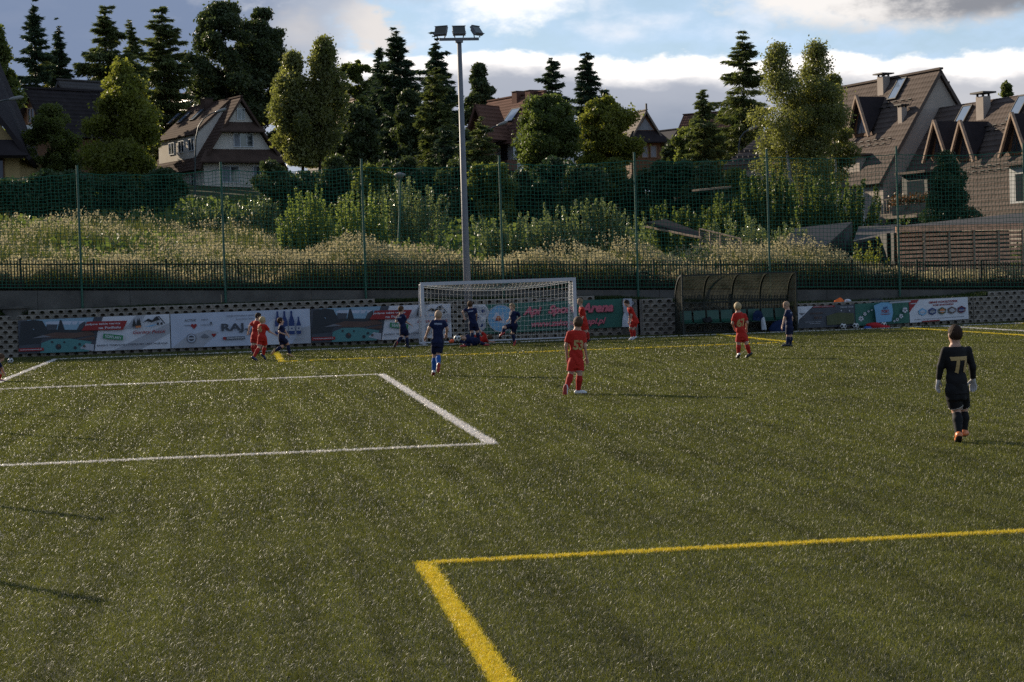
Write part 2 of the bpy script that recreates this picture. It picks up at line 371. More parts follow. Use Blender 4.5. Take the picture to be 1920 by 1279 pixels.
# ---- pile fibres: real blades over the part of the pitch in view, wider apart with distance
rs = np.random.default_rng(21)
def pile_roots():
    out = []
    for y0, y1, dens, wd, hh in ((8.8, 12.5, 8200, .0030, .027), (12.5, 17, 5600, .0038, .029), (17, 24, 3000, .0058, .031), (24, 34, 1500, .0088, .033), (34, 47, 760, .0135, .035), (47, 64.2, 420, .019, .037)):
        xa, xb = -0.165*y1-2.2, 0.475*y1+2.2
        n = int(dens*(xb-xa)*(y1-y0)); x = rs.uniform(xa, xb, n); y = rs.uniform(y0, y1, n)
        k = (x > -0.165*y-2.2) & (x < 0.475*y+2.2) & (y < wall_y(x)-0.06)
        m = int(k.sum()); out.append(np.stack([x[k], y[k], np.full(m, wd), np.full(m, hh)], -1))
    return np.concatenate(out, 0)
def pile(P, rs):
    """each fibre: a leaning two-segment ribbon"""
    n = len(P); a = rs.uniform(0, 2*np.pi, n); f = rs.uniform(0, 2*np.pi, n)
    h = P[:, 3]*rs.uniform(.6, 1.2, n); ln = np.abs(rs.normal(0, .42, n))+.08; wd = P[:, 2]*rs.uniform(.6, 1.3, n)
    root = np.stack([P[:, 0], P[:, 1], 0*h], -1)
    d = np.stack([np.cos(a)*ln, np.sin(a)*ln, np.ones(n)], -1)
    sd_ = np.stack([np.cos(f), np.sin(f), 0.35*np.sin(a*3)], -1)*(wd/2)[:, None]
    m = root + d*(h*.55)[:, None]; d2 = np.stack([np.cos(a)*ln*2.4, np.sin(a)*ln*2.4, np.full(n, .8)], -1); t = m + d2*(h*.4)[:, None]
    V = np.stack([root-sd_, root+sd_, m+sd_*.9, m-sd_*.9, t+sd_*.5, t-sd_*.5], 1).reshape(-1, 3)
    i = np.arange(n)[:, None]*6
    F = np.stack([i+np.array([0, 1, 2, 3]), i+np.array([3, 2, 4, 5])], 1).reshape(-1, 4)
    T = np.repeat(np.clip(rs.normal(.5, .28, n), 0, 1), 6)
    return V, F, T
def y_far(r): return r[0][1]
ROOT = pile_roots(); owner = np.full(len(ROOT), -1)
for i, (nm, r, mm, lb) in enumerate(LB):
    (xa, ya), (xb, yb) = r; j = rs.normal(0, .006, (2, len(ROOT)))
    owner[(ROOT[:, 0]+j[0] > xa) & (ROOT[:, 0]+j[0] < xb) & (ROOT[:, 1]+j[1] > ya) & (ROOT[:, 1]+j[1] < yb)] = i
V, F, T = pile(ROOT[owner == -1], rs)
tag(link('artificial_grass', np_mesh('artificial_grass', V, F, {'tint': T}), M_tblade), 'olive green artificial grass pile covering the football pitch', 'grass', kind='stuff')
for i, (nm, r, mm, lb) in enumerate(LB):
    o = line_obj(nm, r, mm, lb)
    P = ROOT[owner == i]
    if len(P) > 3:
        P = np.repeat(P, 3 if y_far(r) < 40 else 4, 0); P[:, :2] += rs.normal(0, .012, (len(P), 2)); P[:, 3] *= 1.06 if y_far(r) < 30 else 1.22
        V, F, T = pile(P, rs)
        me = o.data; n0 = len(me.vertices)
        V0 = np.zeros(n0*3, np.float32); me.vertices.foreach_get('co', V0); F0 = np.array([p.vertices[:] for p in me.polygons])
        o.data = np_mesh(nm, np.concatenate([V0.reshape(-1, 3), V]), np.concatenate([F0, F+n0]), {'tint': np.concatenate([np.full(n0, .5), T])})
        o.data.materials.append(M_wblade if mm is M_wline else M_yblade)

# ---------------------------------------------------------------- terrain behind the wall
M_soil = pmat('meadow_soil', (0.035, 0.042, 0.016), 0.95, 0.1, var=0.5, nscale=1.5, bump=0.6, bscale=8)
M_bank = pmat('bank_grass', (0.030, 0.050, 0.012), 0.95, 0.1, var=0.6, nscale=3.0, bump=0.8, bscale=60)
V, F = grid_sheet(-150, 230, 65.35, 330, 120, 90, lambda X, Y: terr(X, Y))
tag(link('hillside', np_mesh('hillside', V, F, smooth=True), M_soil), kind='structure')
V, F = grid_sheet(-2500, 2500, -2500, 4000, 2, 2, lambda X, Y: 0*X-0.3)
tag(link('ground', np_mesh('ground', V, F), M_soil), kind='structure')
# grass bank between the block wall and the concrete kerb wall
xs = np.linspace(-40, 60, 401); mb = MB()
for a, b in zip(xs, xs[1:]):
    q = []
    for x in (a, b): q.append([(x, wall_y(x)+0.12, wall_h(x)-0.02), (x, 65.1, max(wall_h(x)+0.02, zf(x)-0.62-0.1*math.sin(x*.7)))])
    mb.quad(q[0][0], q[1][0], q[1][1], q[0][1])
tag(mb.build('grass_bank', M_bank), kind='structure')
def blades(P, h, wd, lean, col, rs):
    """P (n,3) roots -> tapered blades, two tris each"""
    n = len(P); a = rs.uniform(0, 2*np.pi, n); hh = h*rs.uniform(.6, 1.25, n)
    d = np.stack([np.cos(a), np.sin(a), 0*a], -1); side = np.stack([-np.sin(a), np.cos(a), 0*a], -1)*(wd*rs.uniform(.7, 1.3, n))[:, None]/2
    mid = P + np.array([0, 0, 1])*(hh*.55)[:, None] + d*(lean*hh*.25)[:, None]
    tip = P + np.array([0, 0, 1])*hh[:, None] + d*(lean*hh)[:, None]
    V = np.stack([P-side, P+side, mid+side*.8, mid-side*.8, tip], 1).reshape(-1, 3)
    i = np.arange(n)[:, None]*5
    F = np.concatenate([i+np.array([0, 1, 2]), i+np.array([0, 2, 3]), i+np.array([3, 2, 4])], 0)
    return V, F, np.repeat(col, 5)
M_grassb = foliage_mat('bank_blades', (0.020, 0.036, 0.008), (0.05, 0.075, 0.016))
rs = np.random.default_rng(3); n = 26000
x = rs.uniform(-14, 32, n); f = rs.uniform(0, 1, n)
y = wall_y(x)+0.14 + f*(65.08-wall_y(x)-0.14)
za = np.maximum(wall_h(x)+0.02, zf(x)-0.62-0.1*np.sin(x*.7)); z = wall_h(x)-0.02 + f*(za-wall_h(x)+0.02)
V, F, T = blades(np.stack([x, y, z-0.01], -1), 0.10, 0.02, 0.5, rs.uniform(0, 1, n), rs)
tag(link('grass', np_mesh('grass', V, F, {'tint': T}), M_grassb), 'short dark grass on the bank above the block wall', 'grass', kind='stuff')
# ---------------------------------------------------------------- block retaining wall with diamond openings
M_block = pmat('concrete_block', (0.225, 0.20, 0.17), 0.9, 0.2, var=0.35, nscale=3.0, bump=0.5, bscale=30)
M_hole = pmat('block_hole_back', (0.095, 0.083, 0.064), 1.0, 0.05, var=0.5, nscale=12)  # darker tone on the backs of the wall openings
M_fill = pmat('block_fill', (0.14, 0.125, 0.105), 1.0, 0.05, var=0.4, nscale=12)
M_conc = pmat('rough_concrete', (0.105, 0.098, 0.088), 0.9, 0.2, var=0.35, nscale=1.3, bump=0.5, bscale=14)
def block_wall(x0, x1, name, label, fill=0.0):
    """rows of hollow blocks, each with a half-round opening; real recesses"""
    cw, ch, dp = 0.30, 0.155, 0.13
    mb = MB(); x = x0; cols = int((x1-x0)/cw)
    cw = (x1-x0)/cols
    def P(x, z, d):
        # face leans back 4 degrees, d = depth behind the face
        y = float(wall_y(x)) + d + z*0.07
        return (x, y, z)
    for r in range(12):
        z0 = r*ch; off = 0.5*cw*(r % 2)
        for c in range(-1, cols+1):
            a = x0+c*cw+off; b = a+cw
            if (c == -1 and r % 2 == 0): continue
            a_, b_ = max(a, x0), min(b, x1)
            if b_-a_ < 0.05: continue
            top = float(wall_h((a_+b_)/2))
            if z0+ch*0.4 > top: continue
            z1 = z0+ch
            m_ = (a_+b_)/2; hw = (b_-a_)*0.27; zc = z0+ch*0.5; hh = ch*0.30
            rf = random.uniform(0.0, 0.012)
            o = [(m_-hw, zc), (m_-hw*.75, zc-hh*.75), (m_, zc-hh), (m_+hw*.75, zc-hh*.75), (m_+hw, zc), (m_+hw*.55, zc+hh*.8), (m_, zc+hh), (m_-hw*.55, zc+hh*.8)]
            e = [(a_, zc), (a_, z0), (m_, z0), (b_, z0), (b_, zc), (b_, z1), (m_, z1), (a_, z1)]
            bulge = -0.035
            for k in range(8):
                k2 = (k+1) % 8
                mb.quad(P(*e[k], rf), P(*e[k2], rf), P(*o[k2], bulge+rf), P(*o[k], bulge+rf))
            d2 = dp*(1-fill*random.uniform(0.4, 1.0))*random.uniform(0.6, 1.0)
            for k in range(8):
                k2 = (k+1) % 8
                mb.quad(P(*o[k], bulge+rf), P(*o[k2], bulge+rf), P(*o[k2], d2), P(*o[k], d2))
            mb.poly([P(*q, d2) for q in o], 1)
    # capping and end cheeks
    n = max(2, int((x1-x0)/0.5)); xs_ = np.linspace(x0, x1, n+1)
    for a, b in zip(xs_, xs_[1:]):
        za, zb = float(wall_h(a))+.02, float(wall_h(b))+.02
        mb.quad((a, wall_y(a)+0.30, 0), (b, wall_y(b)+0.30, 0), (b, wall_y(b)+0.30, zb-.05), (a, wall_y(a)+0.30, za-.05), 1)
    for xx in (x0, x1):
        h_ = float(wall_h(xx)); y_ = float(wall_y(xx)); s_ = 0.004 if xx == x1 else -0.004
        mb.quad((xx+s_, y_-.02, 0), (xx+s_, y_+.4, 0), (xx+s_, y_+.4, h_), (xx+s_, y_-.02+h_*.07, h_))
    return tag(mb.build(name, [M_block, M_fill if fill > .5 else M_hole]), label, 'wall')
block_wall(-14.0, 9.2, 'retaining_wall', 'long grey hollow-block retaining wall behind the banners left of and inside the goal')
block_wall(9.204, 13.38, 'retaining_wall', 'pale hollow-block retaining wall section between the goal and the dugout', 0.6)
block_wall(13.46, 18.46, 'retaining_wall', 'hollow-block retaining wall seen through the dugout canopy', 0.6)
block_wall(18.56, 25.3, 'retaining_wall', 'low hollow-block retaining wall behind the right-hand banners', 0.6)
block_wall(25.31, 34.0, 'retaining_wall', 'bare end of the hollow-block wall at the right edge', 0.8)
# concrete kerb wall carrying the fence
mb = MB(); xs = np.linspace(-40, 60, 34)
for a, b in zip(xs, xs[1:]):
    g = 0.006
    mb.hexa([(a+g, 65.1, 0.2), (b-g, 65.1, 0.2), (b-g, 65.36, 0.2), (a+g, 65.36, 0.2), (a+g, 65.1, zf(a)), (b-g, 65.1, zf(b)), (b-g, 65.36, zf(b)), (a+g, 65.36, zf(a))])
tag(mb.build('concrete_wall', M_conc), 'low grey concrete wall carrying the picket fence along the bank', 'wall')

# ---------------------------------------------------------------- dark picket fence
M_picket = pmat('dark_stained_wood', (0.026, 0.019, 0.014), 0.8, 0.3, var=0.4, nscale=5)
pf = thing('picket_fence', 'low dark picket fence on top of the concrete wall', 'fence', (10, 65.23, float(zf(10))))
P_H = 1.02
bays = np.arange(-14.4, 33.7, 2.4)
for a in bays:
    mb = MB(); b = a+2.4
    z_a, z_b = float(zf(a)), float(zf(b))
    for k, hz in enumerate((0.16, 0.88)):
        mb.bar((a+.04, 65.23, z_a+hz), (b-.04, 65.23, z_b+hz), 0.025, 0.05)
    n = 24
    for i in range(1, n):
        x = a+(b-a)*i/n; z = float(zf(x)); t_ = random.uniform(-0.012, 0.012); hh = P_H+random.uniform(-.015, .015)
        mb.hexa([(x-.024, 65.185, z+.04), (x+.024, 65.185, z+.04), (x+.024, 65.205, z+.04), (x-.024, 65.205, z+.04),
                 (x-.016+t_, 65.185, z+hh), (x+.016+t_, 65.185, z+hh), (x+.016+t_, 65.205, z+hh), (x-.016+t_, 65.205, z+hh)])
    mb.build('picket_panel', M_picket, pf)
    mb = MB(); mb.box((a-.035, 65.20, z_a-.02), (a+.035, 65.27, z_a+1.07)); mb.build('post', M_picket, pf)

# ---------------------------------------------------------------- tall ball net
M_green = pmat('green_paint', (0.012, 0.085, 0.055), 0.45, 0.5, var=0.2)
M_net = pmat('green_net_cord', (0.012, 0.115, 0.068), 0.6, 0.3, var=0.2)
bn = thing('ball_stop_net', 'tall green ball stop netting hung between thin green posts behind the goal', 'netting fence', (9, 65.0, float(zf(9))))
PX = [-9.95+4.745*i for i in range(-1, 10)]
for x in PX:
    mb = MB(); mb.tube([(x, 65.02, 1.0), (x, 65.02, 6.30)], 0.04, 8); mb.tube([(x, 65.02, 6.30), (x, 65.02, 6.33)], 0.045, 8)
    mb.build('post', M_green, bn, smooth=False)
for x_, y_, h_ in ((-7.0, 25.5, 3.6), (-7.0, 34.1, 3.2), (-7.0, 38.2, 2.6), (-7.0, 21.2, 3.8)):  # unseen posts out of frame at left, added to cast shadows onto the pitch
    mb = MB(); mb.tube([(x_, y_, 0), (x_, y_, h_)], .05, 8); mb.build('post', M_green, bn)
mb = MB(); cw = 0.13
x0, x1 = PX[0], PX[-1]
nx = int((x1-x0)/cw)
def topz(x):
    s_ = ((x-PX[0]) % 4.745)/4.745
    return 6.05 - 0.10*math.sin(math.pi*s_) + 0.02*math.sin(x*9)
def nety(x, z): return 65.02 + 0.06*math.sin(x*1.9+z)+0.03*math.sin(z*3+x*.7)
cord = 0.0066
for i in range(nx+1):
    x = x0+(x1-x0)*i/nx; zt = topz(x); z0 = float(zf(x))+0.1; n = 9
    ph = random.uniform(-.02, .02)
    pts = [(x+ph*math.sin(k*1.3)+0.012*math.sin(k+x*5), nety(x, z0+(zt-z0)*k/n)) for k in range(n+1)]
    for k in range(n):
        za, zb = z0+(zt-z0)*k/n, z0+(zt-z0)*(k+1)/n
        mb.quad((pts[k][0]-cord, pts[k][1], za), (pts[k][0]+cord, pts[k][1], za), (pts[k+1][0]+cord, pts[k+1][1], zb), (pts[k+1][0]-cord, pts[k+1][1], zb))
nz = 33
for j in range(nz+1):
    f = j/nz; cd = cord if 0 < j < nz else 0.013; m_ = nx//2
    for i in range(m_):
        xa, xb = x0+(x1-x0)*i/m_, x0+(x1-x0)*(i+1)/m_
        za = float(zf(xa))+.1; za = za+(topz(xa)-za)*f; zb = float(zf(xb))+.1; zb = zb+(topz(xb)-zb)*f
        ya, yb = nety(xa, za)-.003, nety(xb, zb)-.003
        mb.quad((xa, ya, za-cd), (xb, yb, zb-cd), (xb, yb, zb+cd), (xa, ya, za+cd))
mb.build('netting', M_net, bn)
# ---------------------------------------------------------------- houses
M_brown = pmat('brown_tile', (0.090, 0.058, 0.045), 0.9, 0.10, var=0.25, nscale=1.2)
M_tile = pmat('grey_brown_tile', (0.120, 0.092, 0.078), 0.88, 0.12, var=0.22, nscale=1.5)
M_dark = pmat('dark_tile', (0.036, 0.030, 0.032), 0.9, 0.1, var=0.25, nscale=1.2)
M_copper = pmat('copper_tile', (0.26, 0.125, 0.085), 0.40, 0.5, var=0.35, nscale=0.8)
M_red = pmat('red_tile', (0.150, 0.078, 0.058), 0.9, 0.10, var=0.2, nscale=1.2)
M_slate = pmat('grey_metal_roof', (0.085, 0.078, 0.078), 0.9, 0.12, var=0.2)
M_cream = pmat('cream_render', (0.68, 0.61, 0.53), 0.9, 0.2, var=0.10, nscale=1.5, bump=0.2)
M_wht = pmat('white_render', (0.55, 0.54, 0.52), 0.9, 0.2, var=0.08, nscale=1.5, bump=0.2)
M_yel = pmat('yellow_render', (0.50, 0.36, 0.17), 0.9, 0.2, var=0.10, nscale=1.5, bump=0.2)
M_taupe = pmat('taupe_render', (0.42, 0.355, 0.305), 0.9, 0.2, var=0.12, nscale=1.2, bump=0.2)
M_wood = pmat('brown_timber', (0.155, 0.075, 0.035), 0.7, 0.3, var=0.35, nscale=4)
M_lwood = pmat('pale_timber', (0.34, 0.235, 0.165), 0.75, 0.3, var=0.35, nscale=5)
M_slat = pmat('sunlit_tone_slats', (0.78, 0.40, 0.24), 0.8, 0.2, var=0.4, nscale=5)  # sunlight put into the slat colour, the face itself lies in shade
M_gwood = pmat('grey_timber', (0.20, 0.165, 0.135), 0.85, 0.2, var=0.4, nscale=4)
M_frame = pmat('white_window_frame', (0.70, 0.70, 0.70), 0.5, 0.4, var=0.04)
M_pane = pmat('window_pane', (0.035, 0.042, 0.050), 0.06, 0.9, var=0.2)
M_sky = pmat('sky_reflection_pane', (0.17, 0.22, 0.30), 0.08, 0.9, var=0.1)  # sky reflection put into the pane's blue base colour
M_shut = pmat('dark_trim_and_shade', (0.030, 0.024, 0.020), 0.6, 0.4, var=0.2)
M_curt = pmat('pale_curtain', (0.26, 0.27, 0.29), 0.8, 0.2, var=0.15)

class Frame:
    """local house frame: X along the gable to the right, Y along the ridge away from the gable, Z up, origin at the apex"""
    def __init__(s, O, alpha):
        s.O = Vector(O); a = R(alpha); s.X = Vector((math.cos(a), math.sin(a), 0)); s.Y = Vector((-math.sin(a), math.cos(a), 0)); s.Z = Vector((0, 0, 1))
    def __call__(s, x, y, z): return s.O + s.X*x + s.Y*y + s.Z*z
    def on(s, px, py, p0, n):
        """where the view line through a photo pixel meets the plane (p0, n): local coordinates"""
        d = Vector(FWD + RGT*(px-960)/F_PX - UPV*(py-639.5)/F_PX); o = Vector((0, 0, CAM_H))
        t = (p0-o).dot(n)/d.dot(n); q = o+d*t-s.O
        return q.dot(s.X), q.dot(s.Y), q.z
def tile_sheet(P0, ea, L, ed, D, mats, name, parent=None, under=None, course=0.36, wave=0.30, amp=0.007, step=0.022, thick=0.10):
    """a pitched roof face with stepped courses and rolled tiles; P0 top corner, ea along, ed down the slope (units)"""
    nrm = ea.cross(ed).normalized()
    if nrm.z < 0: nrm = -nrm
    na = max(2, int(L/0.06)); nc = max(1, int(D/course)); rows = []
    A = np.linspace(0, L, na+1)
    for c in range(nc):
        for q, hgt in ((0.0, 0.0), (0.90, step*0.8), (0.985, step)):
            rows.append(((c+q)*D/nc, hgt))
    rows.append((D, 0.0))
    P0_, ea_, ed_, n_ = (np.array(k) for k in (P0, ea, ed, nrm))
    V = []
    for d_, h_ in rows:
        V.append(P0_ + A[:, None]*ea_ + d_*ed_ + ((h_ + amp*np.sin(A*2*np.pi/wave))[:, None])*n_)
    for d_, _ in (rows[-1], rows[0]):
        V.append(P0_ + A[:, None]*ea_ + d_*ed_ - thick*n_)
    V = np.concatenate(V); nr = len(rows)+2; i = np.arange(nr*(na+1)).reshape(nr, na+1)
    F = np.stack([i[:-1, :-1], i[1:, :-1], i[1:, 1:], i[:-1, 1:]], -1).reshape(-1, 4)
    for k in (0, na):   # verge boards
        V2 = np.array([P0_+A[k]*ea_ + n_*0.03, P0_+A[k]*ea_+D*ed_+n_*0.03, P0_+A[k]*ea_+D*ed_-n_*thick*1.6, P0_+A[k]*ea_-n_*thick*1.6]) + ea_*(0.004 if k else -0.004)
        F = np.concatenate([F, [[len(V), len(V)+1, len(V)+2, len(V)+3]]]); V = np.concatenate([V, V2])
    me = np_mesh(name, V, F)
    return sub(name, me, [mats], under) if under is not None else link(name, me, mats, parent)
def window(parent, c, xd, w_, h_, bars=1, frame=M_frame, pane=M_pane, nrm=None, fw=0.07, under=None, curtain=0.0):
    """frame proud of the wall with the pane set in it; xd along the wall, c centre on the wall face"""
    xd = Vector(xd).normalized(); zd = Vector((0, 0, 1)); nrm = Vector(nrm).normalized() if nrm is not None else Vector((xd.y, -xd.x, 0))
    if nrm is not None and abs(nrm.z) > 0.05: zd = nrm.cross(xd); zd = zd if zd.z > 0 else -zd
    c = Vector(c); mb = MB()
    def q(x, z, d): return c + xd*x + zd*z + nrm*d
    def blk(xa, xb, za, zb, d0, d1): mb.hexa([q(xa, za, d1), q(xb, za, d1), q(xb, za, d0), q(xa, za, d0), q(xa, zb, d1), q(xb, zb, d1), q(xb, zb, d0), q(xa, zb, d0)])
    W2, H2 = w_/2, h_/2
    blk(-W2, -W2+fw, -H2, H2, 0.0, .07); blk(W2-fw, W2, -H2, H2, 0.0, .07)
    blk(-W2+fw, W2-fw, H2-fw, H2, 0.0, .07); blk(-W2+fw, W2-fw, -H2, -H2+fw, 0.0, .07)
    for k in range(bars):
        x = -W2+w_*(k+1)/(bars+1); blk(x-fw*.5, x+fw*.5, -H2+fw, H2-fw, 0.012, .062)
    f = mb.build('window', frame, parent) if under is None else mb.build('window', frame, under=under)
    mb = MB(); mb.quad(q(-W2+fw*.5, -H2+fw*.5, .03), q(W2-fw*.5, -H2+fw*.5, .03), q(W2-fw*.5, H2-fw*.5, .03), q(-W2+fw*.5, H2-fw*.5, .03))
    if under is None:
        mb.build('pane', pane, under=f)
        if curtain:
            mb = MB(); mb.quad(q(-W2+fw, -H2+fw, .034), q(-W2+fw+(w_-2*fw)*curtain, -H2+fw, .034), q(-W2+fw+(w_-2*fw)*curtain, H2-fw, .034), q(-W2+fw, H2-fw, .034)); mb.build('curtain', M_curt, under=f)
    else:
        me = mb.mesh('pane'); pass
    return f
def skylight(fr, x, y, z, slope_dn, along, w_, h_, parent, under):
    nrm = slope_dn.cross(along).normalized(); nrm = nrm if nrm.z > 0 else -nrm
    c = fr(x, y, z); mb = MB()
    def q(a, d, n): return c + along*a + slope_dn*d + nrm*n
    for (a0, a1, d0, d1) in ((-w_/2, -w_/2+.07, -h_/2, h_/2), (w_/2-.07, w_/2, -h_/2, h_/2), (-w_/2, w_/2, -h_/2-.07, -h_/2), (-w_/2, w_/2, h_/2, h_/2+.07)):
        mb.hexa([q(a0, d0, 0), q(a1, d0, 0), q(a1, d1, 0), q(a0, d1, 0), q(a0, d0, .14), q(a1, d0, .14), q(a1, d1, .14), q(a0, d1, .14)])
    mb.quad(q(-w_/2+.07, -h_/2, .115), q(w_/2-.07, -h_/2, .115), q(w_/2-.07, h_/2, .115), q(-w_/2+.07, h_/2, .115), 1)
    return mb.build('skylight', [M_shut, M_sky], under=under)
def chimney(base, X, Y, w_, d_, h_, under, cap=1.6, mat=M_taupe, capm=M_shut):
    mb = MB(); b = Vector(base)
    def blk(w2, d2, z0, z1, mi=0):
        mb.hexa([b+X*sx*w2/2+Y*sy_*d2/2+Vector((0, 0, z)) for z in (z0, z1) for sx, sy_ in ((-1, -1), (1, -1), (1, 1), (-1, 1))], mi)
    blk(w_, d_, -0.9, h_*.78)
    if cap:
        for sx in (-1, 1):
            for sy_ in (-1, 1):
                q = b+X*sx*w_*.38+Y*sy_*d_*.38
                mb.box((q.x-.05, q.y-.05, q.z+h_*.78), (q.x+.05, q.y+.05, q.z+h_*.92), 1)
        blk(w_*cap, d_*cap, h_*.92, h_*1.0, 1)
    else: blk(w_*1.15, d_*1.15, h_*.781, h_*.86, 1)
    return mb.build('chimney', [mat, capm], under=under)
def gable_house(name, label, px, py, Y, alpha, hw, rise, length, wall_h, roof_m, wall_m, over=0.35, tiled=True, skirt=None, cat='house', gable_m=None, base=None):
    O = at(px, py, Y); fr = Frame(O, alpha); zb = O.z-rise-wall_h
    t = thing(name, label, cat, (O.x, O.y, zb))
    k = rise/hw; ed_l = (fr.X*-1 - fr.Z*k).normalized(); ed_r = (fr.X - fr.Z*k).normalized()
    D = math.hypot(hw+over, (hw+over)*k)
    r1 = tile_sheet(fr(0, -over, 0.02), fr.Y, length+2*over, ed_l, D, roof_m, 'roof', t, course=0.36 if tiled else 3.0, amp=0.007 if tiled else 0.003, step=0.022 if tiled else 0.008)
    r2 = tile_sheet(fr(0, -over, 0.02), fr.Y, length+2*over, ed_r, D, roof_m, 'roof', t, course=0.36 if tiled else 3.0, amp=0.007 if tiled else 0.003, step=0.022 if tiled else 0.008)
    mb = MB(); lo = -rise-wall_h-2.5
    e = -rise+0.0; w2 = hw-0.15
    for y_ in (0.0, length):
        mb.poly([fr(-w2, y_, lo), fr(w2, y_, lo), fr(w2, y_, e-.12), fr(0.0, y_, -.28), fr(-w2, y_, e-.12)] if y_ == 0 else [fr(w2, y_, lo), fr(-w2, y_, lo), fr(-w2, y_, e-.12), fr(0, y_, -.28), fr(w2, y_, e-.12)])
    for s_ in (-1, 1):
        mb.quad(fr(s_*w2, 0, lo), fr(s_*w2, length, lo), fr(s_*w2, length, e-.12), fr(s_*w2, 0, e-.12))
    wl = mb.build('wall', wall_m, t)
    mb = MB(); mb.bar(fr(0, -over-.05, .09), fr(0, length+over+.05, .09), 0.26, 0.12); mb.build('ridge_cap', roof_m, t)
    return t, fr, r1, r2, wl, k, ed_l, ed_r
def pent_roof(fr, z0, z1, x0, x1, out, mat, parent):
    """small sloping skirt roof across the gable, from (x0,z0) at the wall out to (x1,z1)"""
    mb = MB(); y0, y1 = -0.01, -out
    mb.quad(fr(-x1, y1, z1), fr(x1, y1, z1), fr(x0, y0, z0), fr(-x0, y0, z0))
    mb.quad(fr(-x1, y1, z1-.14), fr(-x1, y1, z1), fr(-x0, y0, z0), fr(-x0, y0, z0-.14)); mb.quad(fr(x1, y1, z1), fr(x1, y1, z1-.14), fr(x0, y0, z0-.14), fr(x0, y0, z0))
    mb.quad(fr(-x1, y1, z1-.14), fr(x1, y1, z1-.14), fr(x1, y1, z1), fr(-x1, y1, z1)); mb.quad(fr(-x1, y1, z1-.145), fr(-x0, y0, z1-.145), fr(x0, y0, z1-.145), fr(x1, y1, z1-.145))
    return mb.build('skirt_roof', mat, parent)

# --- the big terraced house on the right, two stepped units under steep tiled roofs
def dormer(fr, roof, slopeP, slopeN, px, pya, pyb, half, parent, mats):
    """A-frame dormer: ridge runs level back into the slope; gable faces down the slope"""
    x, y, z = fr.on(px, pyb, slopeP, slopeN)       # foot of the gable on the slope
    h_ = half*2.05; fx = x-0.05
    mb = MB(); kx = 1.0
    # depth of the dormer until its ridge meets the slope
    dep = h_/ (SLOPE_K)
    a = fr(fx-.30, y, z+h_); b = fr(fx+dep+.25, y, z+h_)
    for s_ in (-1, 1):
        f0 = fr(fx-.30, y+s_*half, z); 
        mb.poly([a, b, f0] if s_ > 0 else [b, a, f0])
        mb.poly([a-fr.Z*.1, b-fr.Z*.1, f0-fr.Z*.1+fr.Y*(-s_*.05)])
    d = mb.build('dormer_roof', mats[0], parent)
    mb = MB()
    for s_ in (-1, 1): mb.bar(fr(fx-.34, y+s_*(half+.06), z-.10), fr(fx-.34, y, z+h_+.05), 0.12, 0.17, up=fr.X)
    mb.build('bargeboard', M_lwood, under=d)
    mb = MB(); mb.poly([fr(fx, y-half*.93, z), fr(fx, y+half*.93, z), fr(fx, y, z+h_*.93)]); mb.build('gable', M_wood, under=d)
    mb = MB(); q = lambda a_, b_: fr(fx-.03, y+a_*half, z+b_*h_)
    mb.quad(q(-.48, .08), q(.02, .08), q(.02, .62), q(-.2, .62)); mb.quad(q(.06, .08), q(.5, .08), q(.22, .6), q(.06, .62)); mb.build('pane', M_pane, under=d)
    return d
def snow_guard(fr, roof, slopeP, slopeN, pts, ed):
    (pa, pb) = pts; a = fr.on(*pa, slopeP, slopeN); b = fr.on(*pb, slopeP, slopeN)
    x = (a[0]+b[0])/2; z = (a[2]+b[2])/2; y0, y1 = sorted((a[1], b[1])); mb = MB()
    nrm = slopeN; n = int((y1-y0)/0.62)
    for row in (0, 0.34):
        for i in range(n):
            y = y0+(y1-y0)*(i+.5*(row > 0))/n; c = fr(x, y, z)+ed*row+nrm*0.06
            mb.hexa([c+fr.Y*u_+ed*v_+nrm*w_ for w_ in (0, .10) for u_, v_ in ((-.17, -.02), (.17, -.02), (.17, .02), (-.17, .02))])
        c0, c1 = fr(x, y0, z)+ed*row+nrm*.07, fr(x, y1, z)+ed*row+nrm*.07; mb.bar(c0, c1, .02, .02)
    for i in range(0, n, 3): c = fr(x, y0+(y1-y0)*i/n, z)+nrm*.06; mb.bar(c, c+ed*.34, .02, .02)
    return mb.build('snow_guard', M_shut, under=roof)
A, frA, A1, A2, AW, SLOPE_K, edA, _ = gable_house('terraced_house', 'tall taupe house with a steep grey-brown tiled roof and bare gable beside the birch', 1760, 132, 105, 15, 4.15, 6.15, 15.0, 2.6, M_tile, M_taupe, over=0.22)
nA_ = edA.cross(frA.Y).normalized(); nA_ = nA_ if nA_.z > 0 else -nA_
pA_ = frA(0, 0, 0.06)
def onA(px, py): return frA.on(px, py, pA_, nA_)
dormer(frA, A1, pA_, nA_, 1618, 200, 256, 1.15, A, (M_dark,))
skylight(frA, *onA(1684, 168), edA, frA.Y, 0.9, 1.4, A, A1)
c = frA(*onA(1657, 166)); chimney(c, frA.X, frA.Y, 0.5, 0.6, 0.9, A1, 1.7)
c = frA(*onA(1692, 222)); chimney(c, frA.X, frA.Y, 0.36, 0.4, 0.8, A1, 1.6)
snow_guard(frA, A1, pA_, nA_, ((1710, 186), (1652, 199)), edA); snow_guard(frA, A1, pA_, nA_, ((1672, 259), (1592, 274)), edA)
